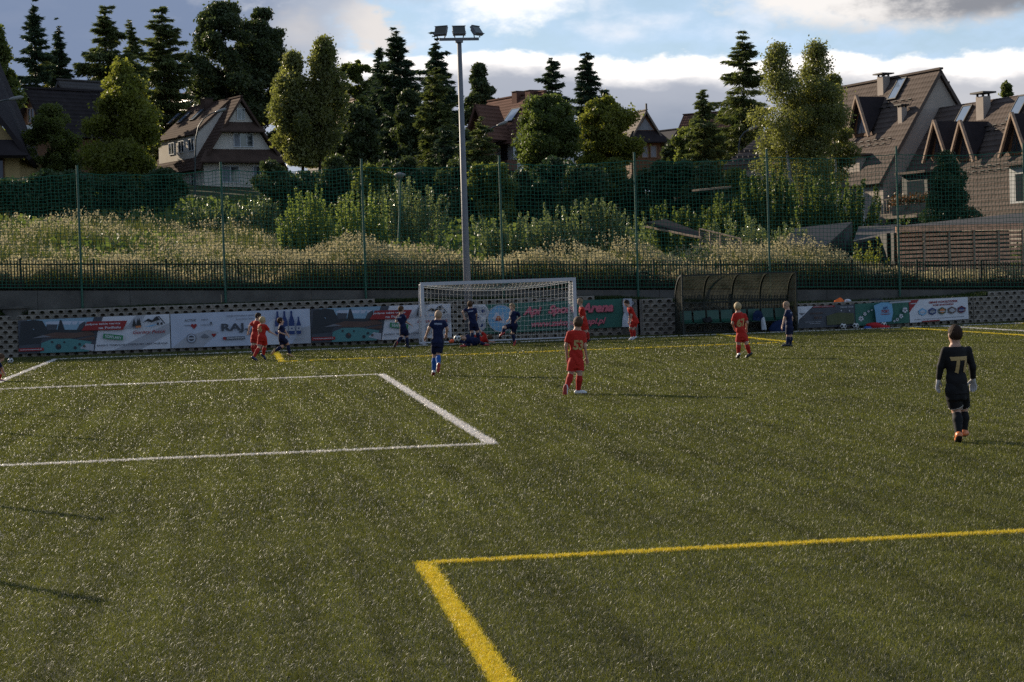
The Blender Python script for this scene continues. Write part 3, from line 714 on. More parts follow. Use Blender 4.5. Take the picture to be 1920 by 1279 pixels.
# small wall dormer low on the slope behind the birch
x, y, z = onA(1596, 300); mb = MB(); mb.box((-1.5, -1.6, -1.1), (0.9, 1.6, 0.1)); 
for i, p in enumerate(mb.v): mb.v[i] = tuple(frA(x+p[0]+1.0, y+p[1], z+p[2]))
dm = mb.build('wall_dormer', M_taupe, A); mb = MB(); mb.hexa([frA(x+a_, y+b_, z+c_) for c_, in ((.14,), (.26,)) for a_, b_ in ((-.9, -1.9), (2.2, -1.9), (2.2, 1.9), (-.9, 1.9))]); mb.build('dormer_roof', M_tile, under=dm)
mb = MB(); dp = at(1618, 352, 101.6); mb.tube([dp, Vector((dp.x, dp.y, dp.z-2.2))], 0.07, 8); mb.build('downpipe', M_frame, A)
mb = MB(); p0 = frA(1.6, 0.9, -2.0); mb2 = chimney(frA(1.55, 2.5, -1.9), frA.X, frA.Y, 0.6, 0.6, 1.5, A2, 2.0)
# stepped-down unit in front
hB = 2.15
OB = frA(0.0, -14.0, -hB); 
B = thing('terraced_house', 'lower tiled house at the right edge with a row of triangular wooden dormers', 'house', (OB.x, OB.y, OB.z-9.0))
frB = Frame(OB, 15); kB = SLOPE_K; edB_l = edA.copy(); edB_r = (frB.X - frB.Z*kB).normalized(); DB = math.hypot(4.5, 4.5*kB)
B1 = tile_sheet(frB(0, 0, 0.02), frB.Y, 13.92, edB_l, DB, M_tile, 'roof', B); B2 = tile_sheet(frB(0, 0, 0.02), frB.Y, 13.92, edB_r, DB, M_tile, 'roof', B)
mb = MB(); w2 = 3.95; e = -w2*kB-.25; lo = e-5.5
for s_ in (-1, 1): mb.quad(frB(s_*w2, 0.1, lo), frB(s_*w2, 13.95, lo), frB(s_*w2, 13.95, e), frB(s_*w2, .1, e))
mb.poly([frB(-w2, .1, lo), frB(w2, .1, lo), frB(w2, .1, e), frB(0, .1, -.25), frB(-w2, .1, e)]); mb.build('wall', M_taupe, B)
pB_ = frB(0, 0, 0.06)
def onB(px, py): return frB.on(px, py, pB_, nA_)
for px, py in ((1764, 300), (1813, 302), (1910, 290)): dormer(frB, B1, pB_, nA_, px, 0, py, 1.05, B, (M_dark,))
skylight(frB, *onB(1805, 222), edA, frB.Y, 0.9, 1.5, B, B1); skylight(frB, *onB(1910, 204), edA, frB.Y, 0.9, 1.5, B, B1)
chimney(frB(*onB(1844, 212)), frB.X, frB.Y, 0.5, 0.65, 1.15, B1, 1.8)
snow_guard(frB, B1, pB_, nA_, ((1915, 232), (1838, 240)), edA); snow_guard(frB, B1, pB_, nA_, ((1905, 306), (1812, 318)), edA)
# loggia, its shaded recess painted as a dark box, with balcony, and the white wall dormer at the right
def loggia(px, py, ww, hh, wall_m, withwin, roof=M_tile):
    x, y, z = onB(px, py); mb = MB(); dep = hh/kB+0.3
    q = lambda a_, b_, c_: frB(x+a_, y+b_, z+c_)
    mb.hexa([q(0, -ww/2, 0), q(dep, -ww/2, 0), q(dep, ww/2, 0), q(0, ww/2, 0), q(0, -ww/2, hh), q(dep, -ww/2, hh), q(dep, ww/2, hh), q(0, ww/2, hh)])
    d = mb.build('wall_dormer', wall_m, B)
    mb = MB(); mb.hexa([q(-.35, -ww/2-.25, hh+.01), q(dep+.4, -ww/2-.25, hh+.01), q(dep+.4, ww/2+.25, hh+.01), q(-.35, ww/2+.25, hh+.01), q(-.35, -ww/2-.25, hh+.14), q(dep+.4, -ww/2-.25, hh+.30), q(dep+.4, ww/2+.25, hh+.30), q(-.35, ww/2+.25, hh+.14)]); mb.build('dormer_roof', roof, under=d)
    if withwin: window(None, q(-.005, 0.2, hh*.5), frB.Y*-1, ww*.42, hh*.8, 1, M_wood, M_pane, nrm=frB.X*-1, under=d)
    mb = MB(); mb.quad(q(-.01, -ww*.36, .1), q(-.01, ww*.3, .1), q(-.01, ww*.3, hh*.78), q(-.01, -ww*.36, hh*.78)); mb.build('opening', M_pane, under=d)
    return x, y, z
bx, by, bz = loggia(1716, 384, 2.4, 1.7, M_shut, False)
loggia(1922, 380, 2.4, 1.9, M_wht, False)
mb = MB()
for i in range(13):
    yy = by-1.7+3.4*i/12; mb.bar(frB(bx-1.1, yy, bz-.55), frB(bx-1.1, yy, bz+.35), .05, .03, up=frB.X)
mb.bar(frB(bx-1.1, by-1.75, bz+.36), frB(bx-1.1, by+1.75, bz+.36), .08, .07); mb.bar(frB(bx-1.1, by-1.75, bz-.5), frB(bx-1.1, by+1.75, bz-.5), .08, .12)
mb.hexa([frB(bx+a_, by+b_, bz+c_) for c_ in (-.75, -.58) for a_, b_ in ((-1.2, -1.8), (0.4, -1.8), (0.4, 1.8), (-1.2, 1.8))]); mb.build('balcony', M_gwood, B)

# --- left house with skirt roofs
L1, fr, r1, r2, wl, k, edl, edr = gable_house('guest_house', 'cream guest house with brown skirt roofs and three roof windows, left of centre', 448, 183, 170, 24, 3.75, 5.55, 11.0, 2.75, M_brown, M_cream, over=0.55)
pent_roof(fr, -2.15, -2.95, 1.62, 2.15, 0.75, M_brown, L1); pent_roof(fr, -4.55, -5.65, 3.35, 4.25, 0.9, M_brown, L1)
window(L1, fr(0.1, -0.02, -1.45), fr.X, 0.75, 1.0, 1); window(L1, fr(0.25, -0.02, -3.75), fr.X, 1.9, 1.25, 2, curtain=.3)
window(L1, fr(-1.1, -0.02, -6.75), fr.X, 1.7, 1.5, 1, curtain=.55); window(L1, fr(1.75, -0.02, -6.75), fr.X, 1.4, 1.5, 1, curtain=.25)
window(L1, fr(-3.62, 2.2, -6.8), fr.Y*-1, 1.1, 1.6, 1, nrm=fr.X*-1); window(L1, fr(-3.62, 5.6, -6.8), fr.Y*-1, 1.1, 1.6, 1, nrm=fr.X*-1)
# long shed dormer on the left slope
y0, y1 = 1.7, 10.6; xo, zo = -3.5, -3.0
sd_dir = Vector(fr.X*xo + fr.Z*zo).normalized(); D_ = math.hypot(xo, zo)+.35
sr = tile_sheet(fr(0, y0, 0.10), fr.Y, y1-y0, sd_dir, D_, M_brown, 'dormer_roof', L1)
mb = MB(); zi = xo*-1*-k
mb.quad(fr(xo, y0+.12, zo-.05), fr(xo, y1-.12, zo-.05), fr(xo, y1-.12, zi-.1), fr(xo, y0+.12, zi-.1))
for yy in (y0+.12, y1-.12): mb.poly([fr(0, yy, 0), fr(xo, yy, zo-.05), fr(xo, yy, zi-.1)])
dw = mb.build('dormer_wall', M_cream, L1)
for yy in (2.7, 5.0, 7.3): window(L1, fr(xo-.01, yy, zo-1.0), fr.Y*-1, 1.3, 1.1, 1, nrm=fr.X*-1)
nn = sd_dir.cross(fr.Y).normalized(); nn = nn if nn.z > 0 else -nn
for px, py in ((371, 216), (346, 222), (327, 224)): skylight(fr, *fr.on(px, py, fr(0, y0, .14), nn), sd_dir, fr.Y, 0.9, 1.5, L1, sr)
chimney(fr(-.5, 6.0, -.2), fr.X, fr.Y, 0.8, 1.0, .8, r1, 0, M_brown)
mb = MB(); mb.box((-.6, -.5, 0), (.6, 0, .1)); 
# --- far left house, mostly out of the frame
H0 = thing('yellow_house', 'yellow rendered house with a steep dark roof cut off by the left edge', 'house', tuple(at(-20, 350, 110)))
N0, N1, N2 = at(-75, 118, 108), at(60, 296, 107), at(-210, 296, 109); F0_, F1_, F2_ = at(-28, 50, 121), at(92, 338, 119), at(-170, 300, 122)
def slab(mb, a, b, c, d, th=0.25):
    a, b, c, d = map(Vector, (a, b, c, d)); n = (b-a).cross(d-a).normalized()*th
    if n.z > 0: n = -n
    mb.hexa([a+n, b+n, c+n, d+n, a, b, c, d])
e1 = (N1-N0); mb = MB(); slab(mb, N0, N1, F1_, F0_); slab(mb, N0, F0_, F2_, N2); mb.build('roof', M_dark, H0)
mb = MB(); yw = 108.4; a, b, c_ = at(-190, 300, yw), at(36, 300, yw), at(-75, 150, yw); lo = 1.5
mb.poly([Vector((a.x, yw, lo)), Vector((b.x, yw, lo)), b, at(28, 266, yw), c_, a]); mb.quad(Vector((b.x, yw, lo)), Vector((b.x+2, yw+9, lo)), Vector((b.x+2, yw+9, b.z)), b); mb.build('wall', M_yel, H0)
mb = MB(); a, b = at(-200, 262, 107.6), at(40, 262, 107.6); c2, d2 = at(52, 291, 107.0), at(-215, 291, 107.0); slab(mb, a, b, c2, d2); mb.build('skirt_roof', M_dark, H0)
window(H0, at(-14, 322, 108.38), Vector((1, 0, 0)), 1.3, 1.6, 1, M_wood)
# --- dark roofed houses behind, far left
L2, fr, r1, r2, wl, k, edl, edr = gable_house('timber_house', 'dark roofed house with a wooden gable and white balcony at far left', 58, 167, 141, -52, 2.0, 3.0, 4.5, 3.0, M_dark, M_wood, over=0.4)
mb = MB(); mb.bar(fr(-1.9, -.7, -2.9), fr(1.9, -.7, -2.9), .08, .5); mb.hexa([fr(a_, b_, c_) for c_ in (-3.4, -3.2) for a_, b_ in ((-2, -.8), (2, -.8), (2, 0), (-2, 0))]); mb.build('balcony', M_frame, L2)
window(L2, fr(0, -.02, -1.9), fr.X, 0.9, 1.1, 1, M_lwood)
L2b, fr, r1, r2, wl, k, edl, edr = gable_house('timber_house', 'dark roofed house with a narrow wooden gable, second from the left edge', 103, 168, 144, -50, 1.9, 3.4, 5.0, 3.2, M_dark, M_wood, over=0.4)
window(L2b, fr(0, -.02, -2.2), fr.X, 0.9, 1.1, 1, M_lwood)
mb = MB(); mb.bar(fr(-1.9, -.6, -3.1), fr(1.9, -.6, -3.1), .08, .5); mb.build('balcony', M_lwood, L2b)
gable_house('timber_house', 'slate grey roofed house with pale walls half hidden behind the yellow-green tree', 116, 151, 160, -50, 3.2, 4.2, 4.5, 4.0, M_slate, M_wht, over=0.4)
L3, fr, r1, r2, wl, k, edl, edr = gable_house('copper_roofed_house', 'house with a shiny copper coloured roof behind the cream guest house', 388, 166, 205, 24, 3.6, 4.2, 9.0, 4.0, M_copper, M_wht, over=0.4)
nn = edl.cross(fr.Y).normalized(); nn = nn if nn.z > 0 else -nn
for px in (362, 374): skylight(fr, *fr.on(px, 190, fr(0, 0, .06), nn), edl, fr.Y, 0.9, 1.5, L3, r1)
chimney(fr(-.2, 8.5, 0), fr.X, fr.Y, .8, .8, .9, r1, 0, M_copper)
gable_house('tan_roofed_house', 'tan roof peak showing between the dark trees, lower of the two', 725, 174, 185, 24, 2.8, 4.2, 8.0, 5.0, M_lwood, M_cream, over=0.3, tiled=False)
gable_house('tan_roofed_house', 'small tan roof peak showing between the dark trees, upper left of the two', 655, 160, 200, 24, 2.4, 3.6, 6.0, 5.0, M_lwood, M_cream, over=0.3, tiled=False)
# --- red roofed house in the middle
MH, fr, r1, r2, wl, k, edl, edr = gable_house('red_roofed_house', 'white house with a reddish brown roof and dark cross gable, right of the floodlight', 1016, 173, 165, 24, 3.3, 3.95, 8.5, 3.6, M_red, M_wht, over=0.5)
nn = edl.cross(fr.Y).normalized(); nn = nn if nn.z > 0 else -nn
skylight(fr, *fr.on(961, 217, fr(0, 0, .06), nn), edl, fr.Y, 1.5, 1.4, MH, r1)
chimney(fr(-.1, 3.6, 0), fr.X, fr.Y, 1.0, .8, .5, r1, 0, M_red); chimney(fr(-.1, 1.4, 0), fr.X, fr.Y, 1.0, .8, .35, r1, 0, M_red)
O2 = at(894, 195, 163); f2 = Frame(O2, -42); k2 = 2.3
for s_ in (-1, 1):
    ed2 = (f2.X*s_-f2.Z*k2).normalized(); tile_sheet(f2(0, -.3, 0), f2.Y, 3.6, ed2, 5.4 if s_ < 0 else 3.4, M_red, 'cross_gable_roof', MH)
mb = MB(); mb.poly([f2(-2.0, .3, -4.9), f2(1.8, .3, -4.3), f2(0, .3, -.3)]); mb.build('cross_gable', M_wood, MH)
window(MH, fr(-3.18, 1.4, -5.2), fr.Y*-1, 1.0, 1.6, 1, M_shut, nrm=fr.X*-1); window(MH, fr(-3.18, 4.4, -5.2), fr.Y*-1, 1.0, 1.6, 1, M_shut, nrm=fr.X*-1)
window(MH, fr(-1.3, -.02, -5.2), fr.X, 1.0, 1.6, 1, M_shut)
mb = MB(); mb.hexa([fr(a_, b_, c_) for c_ in (-6.9, -6.0) for a_, b_ in ((-4.3, -.8), (-3.3, -.8), (-3.3, 8), (-4.3, 8))]); mb.build('balcony', M_red, MH)
# --- little wooden hut house with a spike on its gable
HT, fr, r1, r2, wl, k, edl, edr = gable_house('wooden_cottage', 'small dark timber cottage with a pointed gable and pale triangular window', 1209, 208, 200, 12, 1.9, 3.0, 6.0, 2.6, M_gwood, M_wood, over=0.45)
pent_roof(fr, -2.1, -3.3, 1.5, 2.55, 0.9, M_dark, HT)
mb = MB(); mb.bar(fr(0, -.4, 0), fr(0, -.4, .75), .16, .16, up=fr.X); mb.build('finial', M_shut, HT)
mb = MB(); mb.poly([fr(-.95, -.03, -2.05), fr(.95, -.03, -2.05), fr(0, -.03, -.75)]); mb.build('gable_window', M_curt, HT)
for x in (-1.25, -.15, .85): window(HT, fr(x, -.02, -4.35), fr.X, 0.75, 1.3, 0, M_lwood, M_curt)
gable_house('grey_shed', 'small grey metal roofed shed right of the wooden cottage', 1269, 243, 215, 30, 1.6, 1.7, 3.6, 1.5, M_slate, M_gwood, over=0.2, tiled=False)
gable_house('red_roofed_house', 'far red tiled roof peeping over the trees left of the larch', 1388, 208, 185, 50, 3.0, 3.2, 6.0, 3.5, M_red, M_wood, over=0.3)
# small grey-tiled wing left of the birch
WG = thing('tiled_annex', 'low grey tiled annex roof left of the birch', 'annex', tuple(at(1400, 340, 112)))
mb = MB(); e0 = at(1356, 312, 110); e1_ = at(1500, 305, 111); t0 = at(1438, 243, 115.5); t1 = at(1560, 236, 116)
ea = (e1_-e0).normalized(); dn = (e0-t0); dn = (dn-ea*dn.dot(ea)); Dn = dn.length; dn.normalize()
# trapezoid roof with tile courses: rows shorten toward the top
n_ = 14; V = []; F = []
for i in range(n_):
    for q, h_ in ((0.0, 0.0), (.92, .05)):
        f_ = (i+q)/n_; a = t0.lerp(e0, f_)+Vector((0, 0, h_)); b = t1.lerp(e1_, f_)+Vector((0, 0, h_)); mb.v += [tuple(a), tuple(b)]
for i in range(2*n_-1): mb.f.append((2*i, 2*i+2, 2*i+3, 2*i+1)); mb.mi.append(0)
mb.quad(e0-Vector((0, 0, .2)), e1_-Vector((0, 0, .2)), e1_, e0); mb.poly([t0, e0, e0-Vector((0, 0, .2)), t0+Vector((.0, 2, -3))]); ar = mb.build('roof', M_tile, WG)
mb = MB()
for f_ in (0.66, 0.82, .92):
    for i in range(14):
        c = t0.lerp(e0, f_).lerp(t1.lerp(e1_, f_), (i+.5)/14)+Vector((0, -.02, .12)); mb.box((c.x-.13, c.y-.03, c.z-.05), (c.x+.13, c.y+.03, c.z+.06))
mb.build('snow_guard', M_shut, under=ar)
mb = MB(); a, b = e0+Vector((.5, .5, -.2)), e1_+Vector((0, .5, -.2)); mb.quad(a-Vector((0, 0, 3.2)), b-Vector((0, 0, 3.2)), b, a); mb.build('wall', M_taupe, WG)

# --- slatted wood shed at the right, small sheds and planks in the garden
SH = thing('slatted_shed', 'slatted timber shed with a flat grey roof behind the fence at right', 'shed', tuple(at(1790, 530, 72)))
a, b = at(1682, 434, 71), at(1915, 432, 73); zt = (a.z+b.z)/2; zb = 0.9
d = (b-a); d.z = 0; Lg = d.length; d.normalize(); nn = Vector((d.y, -d.x, 0))
mb = MB(); i = 0; z = zb
while z < zt-.05:
    for s_ in range(5):
        x0_, x1_ = Lg*s_/5+.01, Lg*(s_+1)/5-.01; w_ = random.uniform(-.015, .015)
        p = a+d*x0_; q = a+d*x1_
        mb.hexa([Vector((p.x, p.y, z+w_))+nn*.03, Vector((q.x, q.y, z-w_))+nn*.03, Vector((q.x, q.y, z-w_)), Vector((p.x, p.y, z+w_)),
                 Vector((p.x, p.y, z+.105+w_))+nn*.03, Vector((q.x, q.y, z+.105-w_))+nn*.03, Vector((q.x, q.y, z+.105-w_)), Vector((p.x, p.y, z+.105+w_))])
    z += 0.165
mb.build('slat_wall', M_slat, SH)
for s_ in range(6):
    p = a+d*Lg*s_/5+nn*.06; mb = MB(); mb.bar((p.x, p.y, zb-.3), (p.x, p.y, zt), .09, .05, up=nn); mb.build('post', M_lwood, SH)
mb = MB(); p = a-d*.15+nn*.12; q = b+d*.1+nn*.12; mb.bar((p.x, p.y, zt+.11), (q.x, q.y, zt+.13), .05, .23); mb.build('fascia_board', M_slat, SH)
mb = MB(); o_ = Vector((0, 0, .20)); slab(mb, Vector((p.x, p.y, zt+.24)), Vector((q.x, q.y, zt+.26)), at(1925, 398, 80), at(1735, 420, 80), .12); mb.build('roof', M_slate, SH)
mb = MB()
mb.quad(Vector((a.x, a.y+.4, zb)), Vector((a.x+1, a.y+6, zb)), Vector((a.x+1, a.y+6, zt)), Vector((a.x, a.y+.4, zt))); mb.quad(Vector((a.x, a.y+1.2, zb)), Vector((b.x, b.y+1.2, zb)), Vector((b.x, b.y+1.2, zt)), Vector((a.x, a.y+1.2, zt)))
mb.build('gap_shade_backing', M_shut, SH)  # dark sheet behind the slats, colouring in the shade of their gaps
LS = thing('lean_to_shed', 'low lean-to shed with a sloping grey roof below the house', 'shed', tuple(at(1550, 470, 75)))
mb = MB(); slab(mb, at(1488, 428, 76), at(1598, 416, 78), at(1545, 464, 73), at(1472, 458, 72.6), .1); mb.build('roof', M_slate, LS)
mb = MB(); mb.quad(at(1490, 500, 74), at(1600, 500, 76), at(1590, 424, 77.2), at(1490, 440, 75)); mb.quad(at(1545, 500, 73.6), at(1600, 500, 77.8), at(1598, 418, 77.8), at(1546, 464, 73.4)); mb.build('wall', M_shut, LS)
LS2 = thing('lean_to_shed', 'flat grey roofed shed between the lean-to and the slatted shed', 'shed', tuple(at(1640, 470, 76)))
mb = MB(); slab(mb, at(1600, 452, 74.5), at(1690, 436, 75), at(1690, 420, 82), at(1610, 425, 82), .12); mb.build('roof', M_slate, LS2)
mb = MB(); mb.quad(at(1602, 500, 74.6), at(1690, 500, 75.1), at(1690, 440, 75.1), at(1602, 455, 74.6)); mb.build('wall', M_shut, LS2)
GP = thing('trellis', 'small weathered trellis panel with a pale top rail in the meadow', 'trellis', tuple(at(1350, 448, 74)))
mb = MB(); a, b = at(1312, 429, 74.5), at(1390, 448, 72.5); mb.bar(a, b, .06, .05); mb.bar(a-Vector((0, 0, .5)), b-Vector((0, 0, .5)), .04, .04); mb.build('rail', M_lwood, GP)
for i in range(5):
    p = a.lerp(b, i/4); mb = MB(); mb.bar(p-Vector((0, 0, .75)), p, .05, .05, up=(0, 1, 0)); mb.build('post', M_lwood, GP)
mb = MB()
for i in range(4):
    o_ = Vector((0, .02, -.12-.1*i)); mb.bar(a+o_, b+o_, .015, .05)
mb.build('slats', M_gwood, GP)
WK = MB(); slab(WK, at(1212, 416, 76), at(1248, 411, 76.8), at(1318, 437, 74.8), at(1308, 444, 74.4), .12); o = WK.build('garden_slab', M_dark); tag(o, 'grey slab roof of a cellar beside the trellis panel', 'slab')
mb = MB(); mb.bar(at(1206, 424, 76.5), at(1315, 446, 73.5), .08, .07); tag(mb.build('timber_edge', M_lwood), 'weathered timber edging below the grey slab', 'timber')
mb = MB(); mb.bar(at(1304, 357, 85), at(1364, 351, 86), .5, .08); tag(mb.build('plank', M_lwood), 'pale plank lying in the garden shrubs', 'plank')
PL = thing('flower_planter', 'wooden planter of red and yellow flowers on the balcony ledge', 'planter', tuple(at(1708, 400, 97)))
mb = MB(); a, b = at(1674, 396, 97), at(1742, 388, 96); mb.bar(a, b, .45, .5); mb.build('box', M_gwood, PL)
rs = np.random.default_rng(5); n = 900; t_ = rs.uniform(0, 1, n); P = np.array(a)[None]*(1-t_)[:, None]+np.array(b)[None]*t_[:, None]+rs.normal(0, .16, (n, 3))+np.array([0, 0, .45])
M_flw = foliage_mat('planter_flowers', (0.03, 0.06, 0.012), (0.30, 0.10, 0.04), .2)
def leafquads(P, size, rs, droop=0.0, up=0.0):
    n = len(P); d = rs.normal(0, 1, (n, 3)); d[:, 2] = d[:, 2]*(1-up*.5)-droop; d /= np.linalg.norm(d, axis=1)[:, None]
    e = rs.normal(0, 1, (n, 3)); e -= d*(e*d).sum(1)[:, None]; e /= np.linalg.norm(e, axis=1)[:, None]
    s_ = (size*rs.uniform(.6, 1.35, n))[:, None]
    V = np.stack([P-d*s_*.5, P+e*s_*.30, P+d*s_*.5, P-e*s_*.30], 1).reshape(-1, 3)
    return V, np.arange(n*4).reshape(n, 4)
V, F = leafquads(P, .14, rs); link('flowers', np_mesh('flowers', V, F, {'tint': np.repeat(rs.uniform(0, 1, n), 4)}), M_flw, PL)
# ---------------------------------------------------------------- trees and shrubs
M_bark = pmat('bark', (0.060, 0.045, 0.034), 0.95, 0.1, var=0.4, nscale=6, bump=0.6)
M_birchbark = pmat('birch_bark', (0.42, 0.40, 0.37), 0.9, 0.1, var=0.5, nscale=5)
FOL = {
 'yellow': foliage_mat('yellow_green_leaves', (0.105, 0.125, 0.026), (0.265, 0.265, 0.062), .52),
 'olive': foliage_mat('olive_leaves', (0.078, 0.104, 0.029), (0.195, 0.215, 0.065), .52),
 'dark': foliage_mat('dark_leaves', (0.040, 0.058, 0.025), (0.098, 0.124, 0.052), .32),
 'green': foliage_mat('mid_green_leaves', (0.062, 0.092, 0.028), (0.155, 0.185, 0.062), .52),
 'birch': foliage_mat('birch_leaves', (0.102, 0.120, 0.041), (0.276, 0.270, 0.108), .52, .4, .4),
 'silver': foliage_mat('silvery_leaves', (0.100, 0.130, 0.058), (0.270, 0.300, 0.165), .42, .32, .6),
 'willow': foliage_mat('willow_leaves', (0.115, 0.160, 0.048), (0.275, 0.315, 0.105), .50),
 'conifer': foliage_mat('spruce_needles', (0.032, 0.057, 0.031), (0.088, 0.124, 0.062), .18),
 'larch': foliage_mat('larch_needles', (0.063, 0.087, 0.031), (0.175, 0.196, 0.073), .32),
 'hedge': foliage_mat('hedge_leaves', (0.030, 0.056, 0.025), (0.072, 0.112, 0.050), .28),
 'autumn': foliage_mat('turning_leaves', (0.132, 0.126, 0.024), (0.324, 0.276, 0.055), .52)}
def sprays(P, Dv, L, W_, rs):
    n = len(P); d = Dv+rs.normal(0, .38, (n, 3)); d /= np.linalg.norm(d, axis=1)[:, None]; e = rs.normal(0, 1, (n, 3)); e -= d*(e*d).sum(1)[:, None]; e /= np.linalg.norm(e, axis=1)[:, None]
    l = (L*rs.uniform(.55, 1.4, n))[:, None]; w = (W_*rs.uniform(.7, 1.3, n))[:, None]
    V = np.stack([P-d*l*.4, P+e*w*.5, P+d*l*.6, P-e*w*.5], 1).reshape(-1, 3); return V, np.arange(n*4).reshape(n, 4)
def leafmesh(P, size, rs, droop=0.0, up=0.0, clump=None):
    V, F = leafquads(P, size, rs, droop, up)
    T = rs.uniform(0, 1, len(P)) if clump is None else np.clip(clump*.6+rs.uniform(0, .4, len(P)), 0, 1)
    return np_mesh('crown', V, F, {'tint': np.repeat(T, 4)})
def box_px(x0, x1, yt, yb, Y):
    """picture box at depth Y -> base point, width, height"""
    c = at((x0+x1)/2, yb, Y); t = at((x0+x1)/2, yt, Y); l = at(x0, (yt+yb)/2, Y); r = at(x1, (yt+yb)/2, Y)
    return c, r.x-l.x, t.z-c.z
def root_z(c): return float(terr(c.x, c.y))
def limbs(mb, base, h, spread, rs, n=7, tr=0.16, lean=(0, 0), kink=0.03):
    """tapered trunk with rising limbs"""
    pts = [Vector((base.x+lean[0]*f_*h+rs.normal(0, kink)*h*.2*f_, base.y+rs.normal(0, kink)*h*.2*f_, base.z+h*f_*.92)) for f_ in np.linspace(0, 1, 8)]
    mb.tube(pts, [tr*(1-.9*f_)+.012 for f_ in np.linspace(0, 1, 8)], 7)
    for i in range(n):
        f_ = rs.uniform(.25, .8); a = rs.uniform(0, 6.28); k = int(f_*7); p = pts[k].lerp(pts[k+1], f_*7-k); L = spread*(1-f_*.6)*rs.uniform(.6, 1)
        q1 = p+Vector((math.cos(a)*L*.5, math.sin(a)*L*.5, L*.35)); q2 = p+Vector((math.cos(a)*L, math.sin(a)*L, L*rs.uniform(.5, .9)))
        mb.tube([p, q1, q2], [tr*.42*(1-f_*.6), tr*.25, .012], 5)
def broadleaf(name, label, cat, box, Y, mat, dens=1.0, prof='round', leaf=0.26, seed=0, group=None, tops=1, trunk=True, droop=0.0, bark=None, gap=0.35, crown_from=0.12, depth=0.85):
    rs = np.random.default_rng(seed+101); c, wd, h = box_px(*box, Y)
    zr = root_z(c); base = Vector((c.x, c.y, min(zr, c.z+h*.5))); t = thing(name, label, cat, tuple(base), group)
    z0 = c.z + h*crown_from*0.5; hh = c.z+h-z0; R_ = wd/2
    # sub-crowns: leafy boughs spread through the crown, larger low down
    nb = int(50*dens**.5*(1+.5*(tops-1))); B = []
    tp = [0.0] if tops == 1 else list(np.linspace(-.42, .42, tops))
    th = [1.0] if tops == 1 else list(1-rs.uniform(0, .10, tops))
    for i in range(nb):
        k = i % len(tp); f_ = rs.uniform(0, 1)**.8
        if prof == 'round': w_ = math.sqrt(max(0.02, 1-(2*(f_-.42)/1.16)**2)) if f_ > .42 else math.sqrt(max(.1, 1-((.42-f_)/.55)**2))
        elif prof == 'cone': w_ = (1-f_)**.75*.95+.10
        elif prof == 'column': w_ = min(1, .75+.5*f_)*(1-max(0, f_-.75)*2.6)
        elif prof == 'ovate': w_ = (1-f_**2.2)*(.72+.5*min(f_*2.5, .56))
        else: w_ = 1-.25*f_
        a = rs.uniform(0, 6.283); rr = w_*math.sqrt(rs.uniform(.15, 1))*rs.uniform(.72, 1.16)
        sz = (0.25 if tops == 1 else .22)*rs.uniform(.40, 1.55)*(1-.40*f_)
        B.append((c.x+(tp[k]*min(1, .25+f_*1.0) + rr*math.cos(a)*(1 if tops == 1 else .98-.45*f_))*R_, c.y+rr*math.sin(a)*R_*depth, z0+hh*th[k]*(0.03+.93*f_), sz*R_*1.05+.15, rs.uniform(0, 1)))
    for x_, h_ in zip(tp, th):
        for f_, q_ in ((.80, .24), (.88, .19), (.94, .13), (.975, .08)): B.append((c.x+x_*R_*min(1, .25+f_)+rs.normal(0, .05)*R_, c.y, z0+hh*h_*f_, R_*q_*(1 if prof != 'ovate' else .55)+.06, rs.uniform(0, 1)))
    leaf *= .74; N = int(21000*dens); P = []; CL = []
    wts = np.array([b[3]**2 for b in B]); wts /= wts.sum()
    for b, n in zip(B, rs.multinomial(N, wts)):
        v = rs.normal(0, 1, (n, 3)); v /= np.linalg.norm(v, axis=1)[:, None]; r_ = rs.uniform(gap, 1.12, n)**.6
        v = v*r_[:, None]*np.array([b[3], b[3]*.95, b[3]*(.80 if not droop else 1.15)])
        # twigs stick out
        tw = rs.uniform(0, 1, n) > .84; v[tw] *= rs.uniform(1.05, 1.5, tw.sum())[:, None]
        P.append(v+np.array(b[:3])); CL.append(np.full(n, b[4]))
    P = np.concatenate(P); CL = np.concatenate(CL)
    P[:, 2] = np.maximum(P[:, 2], z0-.2 if trunk else zr)
    link('crown', leafmesh(P, leaf, rs, droop, 0, CL), FOL[mat], t)
    if trunk:
        for x_, h_ in zip(tp, th):
            mb = MB(); limbs(mb, Vector((base.x+x_*R_*.3, base.y, base.z-.2)), (z0+hh*h_-base.z)*.97, R_*.75, rs, 9, max(.06, h*.014), lean=(x_*R_*.6/max(h, 1), 0))
            mb.build('trunk', bark or M_bark, t, smooth=True)
    return t
